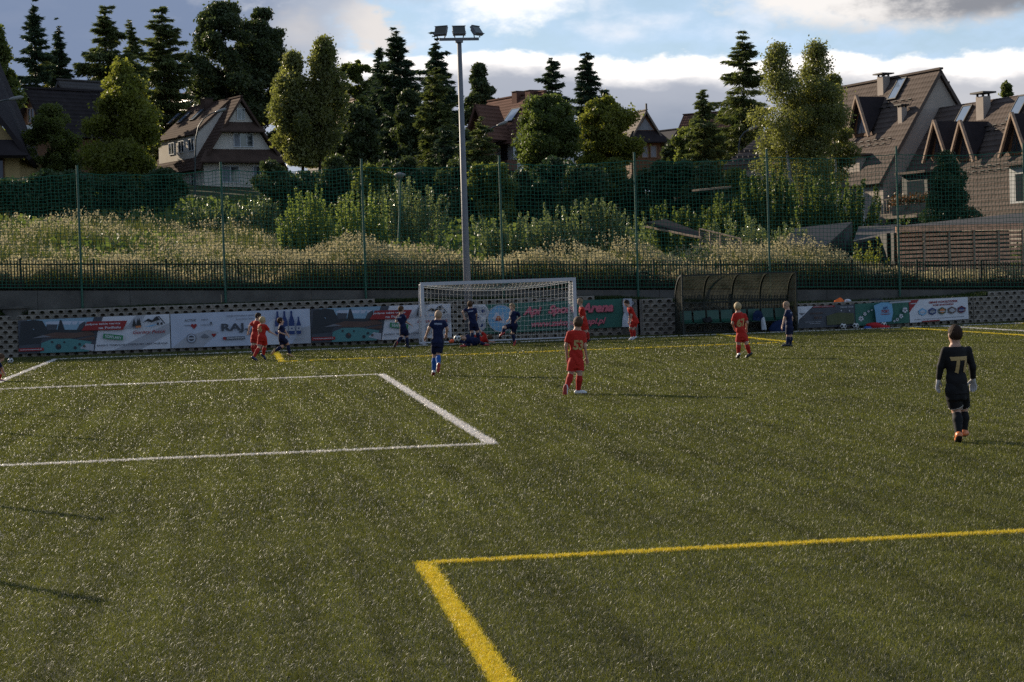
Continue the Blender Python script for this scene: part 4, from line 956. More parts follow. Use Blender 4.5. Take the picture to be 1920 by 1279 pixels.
def conifer(name, label, cat, box, Y, mat='conifer', dens=1.0, seed=0, group=None, sparse=0.0, up=0.15, narrow=1.0, leaf=0.30, broken=0.0, tipw=0.0):
    """whorls of boughs on a straight trunk; each bough a spray of needle tufts with hanging side twigs"""
    rs = np.random.default_rng(seed+501); c, wd, h = box_px(*box, Y); zr = root_z(c)
    base = Vector((c.x, c.y, min(zr, c.z+h*.6))); t = thing(name, label, cat, tuple(base), group)
    top = c.z+h; H = top-base.z; vis = h; P = []; CL = []; DV = []
    mb = MB(); mb.tube([base-Vector((0, 0, .3)), Vector((c.x+rs.normal(0, .05), c.y, base.z+H*.5)), Vector((c.x, c.y, top-.05))], [max(.1, H*.014), max(.07, H*.009), .015], 7)
    z = top-0.15
    while z > max(base.z+.5, c.z-.6):
        f_ = (top-z)/vis; Lm = (wd/2)*min(1.0, ((f_/.40)**.8)*.97+.03+tipw)
        nb = 6 if f_ > .1 else 4; a0 = rs.uniform(0, 6.28)
        for k in range(nb):
            if rs.uniform() < sparse: continue
            a = a0+k*6.283/nb+rs.normal(0, .25); zj = rs.normal(0, .22+.020*vis); L = Lm*rs.uniform(.55, 1.15)*(1.25 if rs.uniform() < .10 else 1)
            if broken and rs.uniform() < broken: L *= .45
            rise = up*(1-f_*1.5)+rs.normal(0, .06); n = max(22, int(L*135*dens)); s_ = rs.uniform(.06, 1, n)**.8
            # boughs sag then lift at the tip
            zz = z + zj + L*(rise*s_ - .55*f_*s_*(1-.55*s_))
            wdt = L*.20*(1-s_*.7)+.05
            off = rs.normal(0, 1, n)*wdt*.8; hang = -np.abs(rs.normal(0, 1, n))*(.10+.16*f_)*(L*.35+.2)
            P.append(np.stack([c.x+np.cos(a)*L*s_-np.sin(a)*off, c.y+np.sin(a)*L*s_+np.cos(a)*off, zz+hang], -1)); CL.append(np.full(n, rs.uniform(0, 1)))
            sl = rise-.55*f_*(1-1.1*s_); sw = np.sign(off)*.7*np.minimum(1, np.abs(off)/(wdt+1e-6)); DV.append(np.stack([np.cos(a)-np.sin(a)*sw, np.sin(a)+np.cos(a)*sw, sl-.35+hang*.6], -1))
            if rs.uniform() < .5: mb.tube([(c.x, c.y, z+zj), (c.x+math.cos(a)*L*.5, c.y+math.sin(a)*L*.5, z+zj+L*(rise*.5-.2*f_)), (c.x+math.cos(a)*L*.95, c.y+math.sin(a)*L*.95, z+zj+L*(rise*.95-.24*f_))], [.02+L*.009, .012+L*.005, .008], 4, cap=False)
        z -= (0.16+.014*vis)*rs.uniform(.75, 1.3)*(.5 if f_ < .12 else 1)
    P.append(np.stack([np.full(30, c.x)+rs.normal(0, .04, 30), np.full(30, c.y), top-rs.uniform(0, .9, 30)], -1)); CL.append(np.full(30, .5)); DV.append(np.tile([0, 0, 1.], (30, 1))+rs.normal(0, .5, (30, 3)))
    P = np.concatenate(P); CL = np.concatenate(CL)
    n_ = int(vis*70); f2 = rs.uniform(.05, 1, n_); r2 = (wd/2)*np.minimum(1, (f2/.40)**.8)*.55*np.sqrt(rs.uniform(0, 1, n_)); a2 = rs.uniform(0, 6.283, n_)
    P = np.concatenate([P, np.stack([c.x+r2*np.cos(a2), c.y+r2*np.sin(a2), top-f2*vis], -1)]); CL = np.concatenate([CL, rs.uniform(0, 1, n_)]); DV.append(np.stack([np.cos(a2), np.sin(a2), -.5+0*a2], -1))
    V, F = sprays(P, np.concatenate(DV), leaf*1.25, leaf*.30, rs); T = np.clip(CL*.6+rs.uniform(0, .4, len(P)), 0, 1)
    link('crown', np_mesh('crown', V, F, {'tint': np.repeat(T, 4)}), FOL[mat], t); mb.build('trunk', M_bark, t, smooth=True)
    return t
def shrub(name, label, cat, box, Y, mat, dens=1.0, seed=0, group=None, upright=0.5, leaf=0.13, stems=40):
    """many stems fanning from the ground, leaves strung along them"""
    rs = np.random.default_rng(seed+900); c, wd, h = box_px(*box, Y); zr = root_z(c); zb = min(zr, c.z); top = c.z+h
    base = Vector((c.x, c.y, zb)); t = thing(name, label, cat, tuple(base), group); P = []; CL = []; mb = MB()
    for i in range(stems):
        a = rs.uniform(0, 6.283); rb = math.sqrt(rs.uniform(0, 1))*wd*(.26+.14*upright); e = rs.uniform(.05, .42)*wd*(1-.75*upright)
        x0_, y0_ = c.x+rb*math.cos(a), c.y+rb*math.sin(a)*.6; hgt = (top-zb)*rs.uniform(.48, 1.0)*(1-.35*(rb/(wd*.42))**2)*(1-.5*e/wd)
        x1_, y1_ = x0_+e*math.cos(a)+rs.normal(0, .06)*hgt, y0_+e*math.sin(a)*.6
        n = int(150*dens*rs.uniform(.7, 1.3)); s_ = rs.uniform(.10, 1, n); bow = np.sin(s_*2.2)*rs.normal(0, .05)*hgt
        rad = (.07+.24*(1-s_)**.6*(1.25-upright))*max(.7, min(1.2, wd*.26))
        v = rs.normal(0, 1, (n, 3)); v /= np.linalg.norm(v, axis=1)[:, None]
        P.append(np.stack([x0_+(x1_-x0_)*s_+bow, y0_+(y1_-y0_)*s_, zb+hgt*s_], -1)+v*(rad*rs.uniform(0, 1, n)**.5)[:, None]); CL.append(np.full(n, rs.uniform(0, 1)))
        if i < 14: mb.tube([(x0_, y0_, zb-.1), ((x0_+x1_)/2, (y0_+y1_)/2, zb+hgt*.5), (x1_, y1_, zb+hgt*.95)], [.018, .012, .005], 4, cap=False)
    P = np.concatenate(P); CL = np.concatenate(CL)
    link('foliage', leafmesh(P, leaf, rs, 0, .5 if upright > .6 else 0, CL), FOL[mat], t); mb.build('stems', M_bark, t)
    return t
def hedge(name, label, box, Y, mat='hedge', dens=1.0, seed=0, dep=1.6, leaf=0.20):
    rs = np.random.default_rng(seed+1300); c, wd, h = box_px(*box, Y); zb = min(root_z(c), c.z); top = c.z+h
    n = int(9000*dens); P = np.stack([c.x+rs.uniform(-.5, .5, n)*wd, c.y+rs.uniform(-.5, .5, n)*dep, zb+(top-zb)*rs.uniform(0, 1, n)], -1)
    face = rs.uniform(0, 1, n); P[face < .5, 1] = c.y-dep/2+rs.normal(0, .10, (face < .5).sum()); P[face > .8, 2] = top+rs.normal(0, .10, (face > .8).sum())
    P[:, 2] += .22*np.sin(P[:, 0]*1.3+seed)+.12*np.sin(P[:, 0]*3.1)
    t = thing(name, label, 'hedge', (c.x, c.y, zb)); CL = np.clip(.5+.5*np.sin(P[:, 0]*2.3)*np.sin(P[:, 2]*2.9), 0, 1)
    link('foliage', leafmesh(P, leaf, rs, 0, 0, CL), FOL[mat], t)
    mb = MB(); mb.box((c.x-wd*.46, c.y-dep*.3, zb-.2), (c.x+wd*.46, c.y+dep*.3, zb+(top-zb)*.8)); mb.build('branches', M_bark, t)
    return t
GT = 'garden trees behind the ball net'
# far row against the sky, left to right
broadleaf('birch', 'yellow-green feathery tree cut off by the left edge of the picture', 'tree', (-40, 50, 50, 330), 135, 'olive', 1.0, 'ovate', .34, 1, GT, droop=.3)
conifer('spruce', 'tall ragged spruce at far left with a broken, gappy outline', 'conifer', (40, 110, 10, 330), 170, 'conifer', .9, 1, 'conifers on the skyline', .28, .35, leaf=.42, broken=.25, tipw=.05)
conifer('spruce', 'small dark spruce right beside the tall ragged one at far left', 'conifer', (90, 150, 58, 330), 174, 'conifer', .8, 2, 'conifers on the skyline', .12, .05, leaf=.36)
broadleaf('maple', 'yellowing bushy tree below the ragged spruce at far left', 'tree', (58, 140, 108, 300), 178, 'autumn', .7, 'round', .36, 2, GT)
conifer('larch', 'broad olive larch behind the yellow-green tree at left', 'conifer', (150, 268, 24, 330), 172, 'larch', 1.0, 3, 'conifers on the skyline', .12, .12, leaf=.40, tipw=.08)
conifer('larch', 'slim larch touching the right side of the broad olive larch', 'conifer', (222, 292, 48, 330), 176, 'larch', .8, 4, 'conifers on the skyline', .2, .15, leaf=.38, tipw=.06)
conifer('larch', 'tall airy larch with layered boughs left of the great dark tree', 'conifer', (258, 372, 20, 330), 184, 'larch', .9, 5, 'conifers on the skyline', .16, .08, leaf=.40, tipw=.10)
broadleaf('poplar', 'great dense dark tree towering above the cream guest house', 'tree', (358, 505, 0, 320), 190, 'dark', 3.2, 'column', .42, 3, GT, gap=.2)
broadleaf('poplar', 'great dark tree forming the right half of the pair above the cream guest house', 'tree', (425, 562, 12, 330), 193, 'dark', 3.2, 'column', .42, 4, GT, gap=.2)
broadleaf('birch', 'olive weeping birch with two tops right of the cream guest house', 'tree', (512, 656, 72, 320), 130, 'birch', 2.8, 'ovate', .28, 5, GT, tops=2, droop=.8, gap=.2)
broadleaf('ash', 'thin airy tree with sky showing through, right of the weeping birch', 'tree', (640, 716, 112, 300), 170, 'olive', .5, 'flat', .40, 7, GT)
conifer('spruce', 'slim spruce just left of the wide dark one', 'conifer', (690, 748, 92, 330), 162, 'conifer', .8, 6, 'conifers on the skyline', .12, .1, leaf=.36)
conifer('spruce', 'wide dark spruce with upswept boughs left of the floodlight', 'conifer', (704, 800, 66, 330), 155, 'conifer', 1.0, 7, 'conifers on the skyline', .10, .32, leaf=.38)
conifer('spruce', 'narrow pointed spruce nearest the floodlight pole on its left', 'conifer', (776, 872, 84, 330), 150, 'conifer', 1.0, 8, 'conifers on the skyline', .10, .12, leaf=.36)
conifer('larch', 'lighter young larch standing in front of the pointed spruce by the floodlight', 'conifer', (782, 862, 146, 350), 126, 'larch', 1.1, 9, 'conifers on the skyline', .05, .2, leaf=.30, tipw=.12)
broadleaf('linden', 'broad rounded dark tree just right of the floodlight pole', 'tree', (866, 938, 120, 260), 178, 'dark', 1.0, 'ovate', .42, 8, GT, gap=.2)
conifer('spruce', 'small dark spruce above the red roofed house', 'conifer', (1004, 1076, 114, 300), 182, 'conifer', .9, 10, 'conifers on the skyline', .1, .15, leaf=.40)
conifer('spruce', 'tall slender spruce between the two round trees', 'conifer', (1076, 1136, 106, 330), 176, 'conifer', 1.0, 11, 'conifers on the skyline', .06, .12, leaf=.38, tipw=.08)
conifer('spruce', 'low dark spruce tip right of the tall slender one', 'conifer', (1112, 1168, 170, 330), 180, 'conifer', .8, 12, 'conifers on the skyline', .05, .1, leaf=.38)
conifer('larch', 'tall sparse larch with bare gaps left of the tall birch', 'conifer', (1352, 1446, 68, 330), 125, 'larch', .85, 13, 'conifers on the skyline', .22, .14, leaf=.30, tipw=.07)
conifer('spruce', 'young spruce with a thin bare leader in front of the far red roof', 'conifer', (1288, 1356, 178, 330), 118, 'larch', 1.0, 14, 'conifers on the skyline', .05, .15, leaf=.26)
broadleaf('ash', 'small round treetop above the roofs at the right edge', 'tree', (1866, 1916, 148, 330), 170, 'olive', .5, 'ovate', .36, 9, GT)
# nearer garden trees
broadleaf('maple', 'tall yellow-green maple in front of the dark roofed houses at left', 'tree', (155, 314, 104, 385), 108, 'yellow', 2.0, 'ovate', .26, 10, GT, gap=.3)
broadleaf('cherry', 'dull green cherry tree below the wooden gables at left', 'tree', (48, 152, 200, 350), 112, 'olive', 1.0, 'round', .22, 11, GT)
broadleaf('maple', 'round bright green maple in front of the red roofed house', 'tree', (970, 1088, 178, 330), 112, 'green', 1.6, 'round', .24, 12, GT, gap=.2)
broadleaf('maple', 'round yellowing maple left of the wooden cottage', 'tree', (1084, 1196, 184, 330), 115, 'yellow', 1.4, 'round', .25, 13, GT, gap=.2)
for i, (bx, lb, m_) in enumerate((((640, 716, 192, 350), 'dark round tree under the upper tan roof peak', 'dark'), ((738, 806, 165, 350), 'dark tree under the wide spruce, left of the floodlight', 'dark'), ((610, 700, 235, 360), 'dark bushy tree at the foot of the weeping birch', 'dark'),
        ((780, 880, 215, 360), 'dark bushy tree at the foot of the floodlight spruces', 'dark'), ((1340, 1432, 195, 340), 'dull tree below the sparse larch', 'olive'), ((1270, 1345, 225, 340), 'olive bush tree right of the wooden cottage', 'olive'), ((1240, 1310, 262, 350), 'dark low tree right of the grey shed', 'dark'))):
    broadleaf('shade_tree', lb, 'tree', bx, 138+i*2, m_, 1.0, 'round', .34, 30+i, GT, gap=.15)
conifer('spruce', 'young spruce left of the street lamp by the red roofed house', 'conifer', (872, 938, 232, 350), 108, 'larch', 1.1, 15, 'young garden conifers', .03, .15, leaf=.22)
conifer('spruce', 'small dark spruce left of the floodlight pole, below the larch', 'conifer', (812, 858, 238, 350), 110, 'conifer', 1.0, 16, 'young garden conifers', .03, .15, leaf=.22)
# the double birch by the terraced house
broadleaf('birch', 'tall silvery birch with two feathery tops in front of the terraced house', 'tree', (1415, 1592, 55, 420), 94, 'birch', 2.6, 'ovate', .17, 14, GT, tops=2, bark=M_birchbark, gap=.25, crown_from=.25)
broadleaf('birch', 'smaller birch at the right foot of the two-topped birch', 'tree', (1530, 1604, 140, 350), 96, 'birch', .8, 'ovate', .17, 15, GT, bark=M_birchbark)
broadleaf('thuja', 'dense dark conical thuja in front of the right-hand dormers', 'tree', (1738, 1822, 286, 425), 86, 'hedge', 1.5, 'cone', .15, 16, None, gap=.55)
for i, (bx, Y) in enumerate((((268, 346, 318, 400), 104), ((188, 262, 330, 400), 103), ((100, 190, 322, 402), 106))):
    broadleaf('thuja', ('dark thuja clump left of the cream guest house', 'dark thuja clump under the yellow-green maple', 'dark thuja clump left of the maple trunk')[i], 'shrub', bx, Y, 'hedge', 1.0, 'column', .18, 40+i, 'thuja clumps', trunk=True, gap=.5)
hedge('hedge', 'clipped dark green hedge in front of the yellow house at far left', (-40, 175, 338, 402), 100, 'hedge', 1.6, 1)
BK = 'dark bushes along the garden edge behind the net'
BL = ['dark bush at the right corner of the cream guest house', 'dark bush under the weeping birch with two tops', 'dark bush behind the second net post left of the floodlight', 'olive bush behind the garden lamp, left side', 'dark bush just right of the garden lamp', 'dark bush halfway between garden lamp and floodlight', 'dark bush directly left of the floodlight mast', 'olive bush directly right of the floodlight mast',
      'dark bush below the street lamp of the red roofed house', 'dark bush at the left foot of the round bright maple', 'dark bush under the middle of the round bright maple', 'olive bush between the two round maples', 'dark bush under the round yellowing maple', 'dark bush in front of the wooden cottage', 'dark bush above the pale plank, below the young spruce', 'olive bush at the left end of the tiled annex']
for i, x in enumerate(range(515, 1440, 58)):
    tp = (308, 322, 296, 314, 300, 318, 304)[i % 7] + (8 if 1200 < x < 1260 else 0)
    broadleaf('bush', BL[i], 'bush', (x-48, x+52, tp, 425), 103+(i*5 % 7), ('dark', 'hedge', 'dark', 'olive')[i % 4], .75, ('round', 'flat', 'ovate')[i % 3], .26, 200+i, BK, trunk=True, gap=.2, crown_from=.02)
GS = 'wild shrubs behind the picket fence'
for i, (bx, Y, m_, up_, lf, dn, st, lb) in enumerate((
    ((518, 640, 328, 480), 74, 'willow', .85, .11, .9, 110, 'bright green willow clump with tall upright shoots, left of the net post'),
    ((610, 735, 338, 478), 76, 'willow', .80, .11, .8, 100, 'bright green willow clump spreading behind the net post'),
    ((700, 842, 318, 440), 84, 'silver', .5, 0.109, 1.62, 60, 'broad leafy shrub around the garden lamp'),
    ((735, 860, 425, 478), 72, 'willow', .85, .10, .6, 34, 'low green shoots left of the floodlight pole'),
    ((895, 1010, 372, 470), 76, 'silver', .3, 0.101, 1.35, 50, 'silvery green shrub just right of the floodlight pole'),
    ((985, 1085, 372, 478), 74, 'silver', .3, 0.101, 1.62, 50, 'rounded silvery shrub left of the tallest one'),
    ((1055, 1180, 345, 480), 73, 'silver', .35, .13, 1.7, 70, 'tallest silvery shrub with glinting leaves, centre right'),
    ((1150, 1230, 385, 475), 74, 'silver', .3, 0.094, 1.08, 36, 'silvery shrub straddling the net post right of the goal'),
    ((338, 440, 350, 425), 88, 'silver', .5, 0.125, 1.22, 46, 'bushy shrub below the cream guest house, left half'),
    ((420, 530, 352, 425), 87, 'silver', .4, 0.125, 1.22, 46, 'bushy shrub below the cream guest house, right half'),
    ((1210, 1310, 362, 430), 84, 'green', .3, .15, .9, 44, 'green bush above the grey slab'),
    ((1300, 1400, 345, 440), 86, 'green', .3, .15, 1.0, 46, 'green bush around the pale plank'),
    ((1320, 1440, 385, 462), 77, 'silver', .3, 0.094, 1.35, 46, 'green bush behind the trellis panel'),
    ((1395, 1500, 285, 462), 84, 'green', .4, .15, 1.9, 70, 'tall leafy shrub left of the birch trunk'),
    ((1470, 1580, 300, 440), 86, 'green', .4, .15, 1.7, 66, 'tall leafy shrub below the birch'),
    ((1545, 1640, 315, 425), 88, 'green', .3, .15, 1.2, 50, 'leafy shrub against the corner of the terraced house'),
    ((1430, 1520, 395, 470), 75, 'silver', .4, 0.094, 1.22, 44, 'greyish bush left of the lean-to roof'),
    ((1655, 1700, 380, 430), 84, 'green', .3, .13, .5, 24, 'little bush left of the flower planter'),
    ((1600, 1665, 430, 470), 71, 'yellow' , .5, .10, .4, 22, 'small yellowish bush by the sheds'),
    ((286, 330, 448, 490), 69, 'green', .3, .10, .3, 14, 'small leafy sapling in the meadow behind the left fence'))):
    shrub('shrub', lb, 'shrub', bx, Y, m_, dn, 60+i, GS, up_, lf, st)
# ---- tall pale meadow grass: stalks, leaves and seed plumes
M_stalk = foliage_mat('meadow_stalks', (0.070, 0.084, 0.028), (0.190, 0.185, 0.075), .45, .6, .2, .5)
M_plume = foliage_mat('seed_plumes', (0.24, 0.215, 0.135), (0.49, 0.44, 0.29), .5, .7, .2, .5, (1.1, 1.05, .9))
rs = np.random.default_rng(77)
n = 120000; y = 65.5+25*rs.uniform(0, 1, n)**1.5; b = rs.uniform(-.17, .47, n); x = b*y
px_ = 960+F_PX*np.tan(np.arctan(b)-YAW)
back = np.interp(px_, [-100, 450, 540, 700, 880, 1200, 1300, 1460, 1700, 1760, 2000], [90, 88, 79, 71, 70.5, 70.5, 72, 71.5, 70.2, 68.5, 68])
keep = y < back+rs.normal(0, .5, n); x, y = x[keep], y[keep]
hs = 0.78 + 0.30*np.sin(x*.62+y*.31)*np.sin(y*.55-x*.2) + .14*np.sin(x*2.3+y)
low = np.interp(y, [65.5, 67.0, 70], [.85, 1.0, 1.0])*np.interp(x, [-2, 4, 21.5, 24.5, 40], [1.0, 1.30, 1.30, .72, .60])
P = np.stack([x, y, terr(x, y)-.03], -1)
patch = np.clip(.5+.7*np.sin(x*.42+.6)*np.sin(y*.42+x*.12-1.2), 0, 1)*(y > 68.5)
V, F, T = blades(P, hs*low*(1-.25*patch), .030, .28, rs.uniform(0, 1, len(P))*(1-.75*patch), rs)
tag(link('meadow_grass', np_mesh('meadow_grass', V, F, {'tint': T}), M_stalk), 'tall dry meadow grass behind the picket fence', 'grass', kind='stuff')
k = rs.uniform(0, 1, len(P)) < .40; Q = P[k]; hq = (hs*low)[k]*rs.uniform(.95, 1.35, k.sum())
clump = .5+.5*np.sin(Q[:, 0]*1.7)*np.sin(Q[:, 1]*1.3+Q[:, 0]*.4); kk = rs.uniform(0, 1, len(Q)) < (.20+.85*clump**1.5)*np.clip(1.6-1.9*patch[k], 0.05, 1)+.75*(y[k] < 69.5); Q, hq = Q[kk], hq[kk]
PP = []
for j in range(4): PP.append(Q+np.stack([rs.normal(0, .035, len(Q)), rs.normal(0, .035, len(Q)), hq-.05*j+rs.normal(0, .02, len(Q))], -1))
PP = np.concatenate(PP); V, F = leafquads(PP, .085, rs)
tag(link('seed_plumes', np_mesh('seed_plumes', V, F, {'tint': np.repeat(rs.uniform(0, 1, len(PP)), 4)}), M_plume), 'pale seed plumes of the meadow grass behind the picket fence', 'grass', kind='stuff')
# rough green undergrowth further up the slope
n = 60000; y = rs.uniform(72, 135, n); x = rs.uniform(-.2, .5, n)*y; P = np.stack([x, y, terr(x, y)+rs.uniform(0, .9, n)**1.5*(.6+.5*np.sin(x*.4)*np.sin(y*.3))], -1)
V, F = leafquads(P, .30, rs); tag(link('undergrowth', np_mesh('undergrowth', V, F, {'tint': np.repeat(rs.uniform(0, 1, n), 4)}), FOL['green']), 'rough green undergrowth covering the slope between the gardens', 'undergrowth', kind='stuff')

# low weeds added behind the picket fence, coloured dark for the shade there
M_shade_weed = foliage_mat('shade_dark_weeds', (0.016, 0.022, 0.008), (0.050, 0.052, 0.018), .25)
n = 42000; x = rs.uniform(-12, 32, n); y = 65.45+1.5*rs.uniform(0, 1, n)**1.4
tall = np.interp(x, [-12, 2, 6, 12, 20, 24, 27, 32], [.35, .35, .62, .68, .7, .75, .6, .35])*(.8+.35*np.sin(x*2.1)*np.sin(x*.7+1))
P = np.stack([x, y, zf(x)-.1+tall*rs.uniform(0, 1, n)**.8], -1); V, F = leafquads(P, .11, rs)
tag(link('fence_shade_weeds', np_mesh('fence_shade_weeds', V, F, {'tint': np.repeat(rs.uniform(0, 1, n), 4)}), M_shade_weed), 'low weeds added along the foot of the picket fence, coloured dark for its shade', 'weeds', kind='stuff')
# ---------------------------------------------------------------- goal
M_alu = pmat('white_goal_paint', (0.50, 0.50, 0.53), 0.4, 0.5, var=0.06)
M_gnet = pmat('white_net_cord', (0.72, 0.70, 0.66), 0.7, 0.3, var=0.08)
M_steel = pmat('galvanised_steel', (0.17, 0.17, 0.18), 0.55, 0.4, metal=0.0, var=0.15, nscale=3)
GX0, GX1, GY = 5.86, 10.86, 61.34
G = thing('goal', 'white football goal with a white net in front of the block wall', 'goal', (8.36, GY, 0))
pt = .055
for x in (GX0, GX1):
    mb = MB(); mb.box((x-pt, GY-.06, 0), (x+pt, GY+.06, 2.0-pt)); mb.build('post', M_alu, G)
mb = MB(); mb.box((GX0-pt, GY-.06, 2.0-pt+.001), (GX1+pt, GY+.06, 2.0+pt)); mb.build('crossbar', M_alu, G)
TD, BD = 0.85, 1.45
for x in (GX0, GX1):
    mb = MB(); mb.tube([(x, GY+.06, 1.97), (x, GY+TD, 1.97), (x, GY+TD+.12, 1.85), (x, GY+BD, .06)], .024, 8); mb.tube([(x, GY+.06, .04), (x, GY+BD, .04)], .03, 8); mb.build('side_frame', M_alu, G)
mb = MB(); mb.tube([(GX0, GY+BD, .04), (GX1, GY+BD, .04)], .03, 8); mb.build('ground_bar', M_alu, G)
mb = MB(); cr = .0040
def strand(pts, r_=cr):
    for a, b in zip(pts, pts[1:]): mb.bar(a, b, r_*2, r_*2)
def back(x, s_):
    """profile of the net: s_ 0..1 along the roof, 1..2.3 down the back, sagging"""
    f = (x-GX0)/(GX1-GX0); sag = 4*f*(1-f)
    if s_ <= 1: return Vector((x, GY+.05+(TD-.05)*s_, 1.96-sag*(.20*s_**1.2+.08*math.sin(math.pi*s_))))
    k = (s_-1)/1.3; z0 = 1.96-sag*.20
    return Vector((x, GY+TD+(BD-TD)*k**1.1-.06*math.sin(k*3.1)*sag, z0*(1-k)+.04*k))
nx = 40; ns = [i*.115 for i in range(21)]
for i in range(nx+1):
    x = GX0+(GX1-GX0)*i/nx; strand([back(x, s_) for s_ in ns])
for s_ in ns: strand([back(GX0+(GX1-GX0)*i/16, s_) for i in range(17)], .013 if abs(s_-8*.115-.08) < .06 else cr)
for x in (GX0, GX1):
    sg = .05 if x == GX0 else -.05
    for j in range(18):
        z = .06+1.86*j/17; d = BD-(BD-TD)*(z/1.97); n = 4
        strand([(x+sg*math.sin(math.pi*k/n)+(.02*sg/abs(sg)), GY+.06+(d-.06)*k/n, z-.05*math.sin(math.pi*k/n)) for k in range(n+1)])
    for k in range(1, 9):
        strand([(x+sg*math.sin(math.pi*k/9), GY+.06+(BD-(BD-TD)*(z/1.97)-.06)*k/9, z-.05*math.sin(math.pi*k/9)) for z in np.linspace(.06, 1.92, 8)])
mb.build('net', M_gnet, G)
# ---------------------------------------------------------------- floodlight
M_lampglass = pmat('floodlight_glass', (0.055, 0.058, 0.045), 0.15, 0.7, var=0.3)
FLx, FLy = 7.52, 62.9
FL = thing('floodlight_mast', 'tall grey floodlight mast with three lamps behind the goal', 'floodlight', (FLx, FLy, 0))
TOP = at(861, 79, FLy)
mb = MB(); mb.tube([(FLx+.03, FLy, -.05), (FLx, FLy, 3), (TOP.x, FLy, TOP.z)], [.150, .115, .075], 14); mb.build('mast', M_steel, FL, smooth=True)
mb = MB(); mb.tube([(TOP.x, FLy, TOP.z-.02), (TOP.x, FLy, TOP.z+.05)], .13, 12); mb.build('flange', M_steel, FL)
mb = MB(); mb.box((TOP.x-.66, FLy-.04, TOP.z+.051), (TOP.x+.66, FLy+.04, TOP.z+.14)); mb.build('crossarm', M_steel, FL)
for dx_, yaw_, tilt in ((-.60, R(28), R(28)), (0.0, R(2), R(32)), (.60, R(-48), R(35))):
    c = Vector((TOP.x+dx_, FLy-.03, TOP.z+.36)); mb = MB()
    rot = Matrix.Rotation(-yaw_, 4, 'Z') @ Matrix.Rotation(-tilt, 4, 'X'); Mx = Matrix.Translation(c) @ rot
    mb.box((-.21, -.05, -.16), (.21, .05, .18), 0, Mx); mb.box((-.15, .051, -.10), (.15, .12, .12), 0, Mx)
    for zz in (-.155, .155): mb.box((-.23, -.075, zz), (.23, -.0505, zz+.02), 0, Mx)
    h_ = mb.build('lamp', M_steel, FL)
    mb = MB(); mb.quad(*[Mx @ Vector(p) for p in ((-.19, -.052, -.14), (.19, -.052, -.14), (.19, -.052, .15), (-.19, -.052, .15))]); mb.build('lamp_glass', M_lampglass, under=h_)
    mb = MB(); q1, q2 = Mx @ Vector((-.22, 0, 0)), Mx @ Vector((.22, 0, 0)); 
    for q in (q1, q2): mb.bar(q, (q.x*.6+c.x*.4, FLy, TOP.z+.15), .03, .03)
    mb.build('bracket', M_steel, under=h_)
mb = MB(); mb.box((FLx-.07, FLy-.20, 2.9), (FLx+.07, FLy-.11, 3.2)); 
# ---------------------------------------------------------------- street and garden lamps
M_lpost = pmat('dark_lamp_post', (0.05, 0.06, 0.06), 0.5, 0.4, var=0.2)
M_lhead = pmat('pale_lamp_head', (0.22, 0.215, 0.20), 0.4, 0.5, var=0.1)
def street_lamp(pts, Y, label, r_=.06):
    P = [at(*p, Y) for p in pts]; t = thing('street_lamp', label, 'street lamp', (P[0].x, P[0].y, P[0].z-3), 'curved street lamps among the houses')
    mb = MB(); mb.tube([P[0]-Vector((0, 0, 3))]+P, [r_*1.5]+[r_*(1-.06*i) for i in range(len(P))], 8); mb.build('post', M_lpost, t, smooth=True)
    d = (P[-1]-P[-2]).normalized(); mb = MB(); e = P[-1]+d*.5; mb.tube([P[-1]-d*.1, P[-1]+d*.15, P[-1]+d*.55, e+d*.2], [.05, .10, .11, .03], 8); mb.build('lamp_head', M_lhead, t, smooth=True)
street_lamp([(366, 360), (366, 300), (367, 262), (372, 238), (382, 222), (396, 213), (406, 210)], 130, 'curved street lamp in front of the cream guest house', .06)
street_lamp([(903, 320), (903, 275), (906, 258), (913, 247), (924, 239), (934, 235)], 128, 'curved street lamp in front of the red roofed house', .06)
street_lamp([(-30, 330), (-28, 230), (-24, 205), (-10, 193), (8, 188), (20, 186)], 104, 'curved street lamp reaching in over the yellow house at far left', .055)
street_lamp([(1384, 330), (1385, 275), (1388, 258), (1396, 248), (1404, 244)], 116, 'curved street lamp half hidden left of the birch', .055)
b = at(743, 470, 80); tp_ = at(750, 336, 80)
t = thing('garden_lamp', 'garden lamp post with a flat shade among the shrubs', 'garden lamp', tuple(b))
mb = MB(); mb.tube([b-Vector((0, 0, 1)), Vector((tp_.x-.06, 80, (b.z+tp_.z)/2)), tp_], [.055, .05, .045], 8); mb.build('post', M_green, t)
mb = MB(); mb.tube([tp_, tp_+Vector((0, 0, .10)), tp_+Vector((0, 0, .20)), tp_+Vector((0, 0, .28))], [.10, .16, .27, .06], 12); mb.build('lamp_head', M_lhead, t, smooth=True)
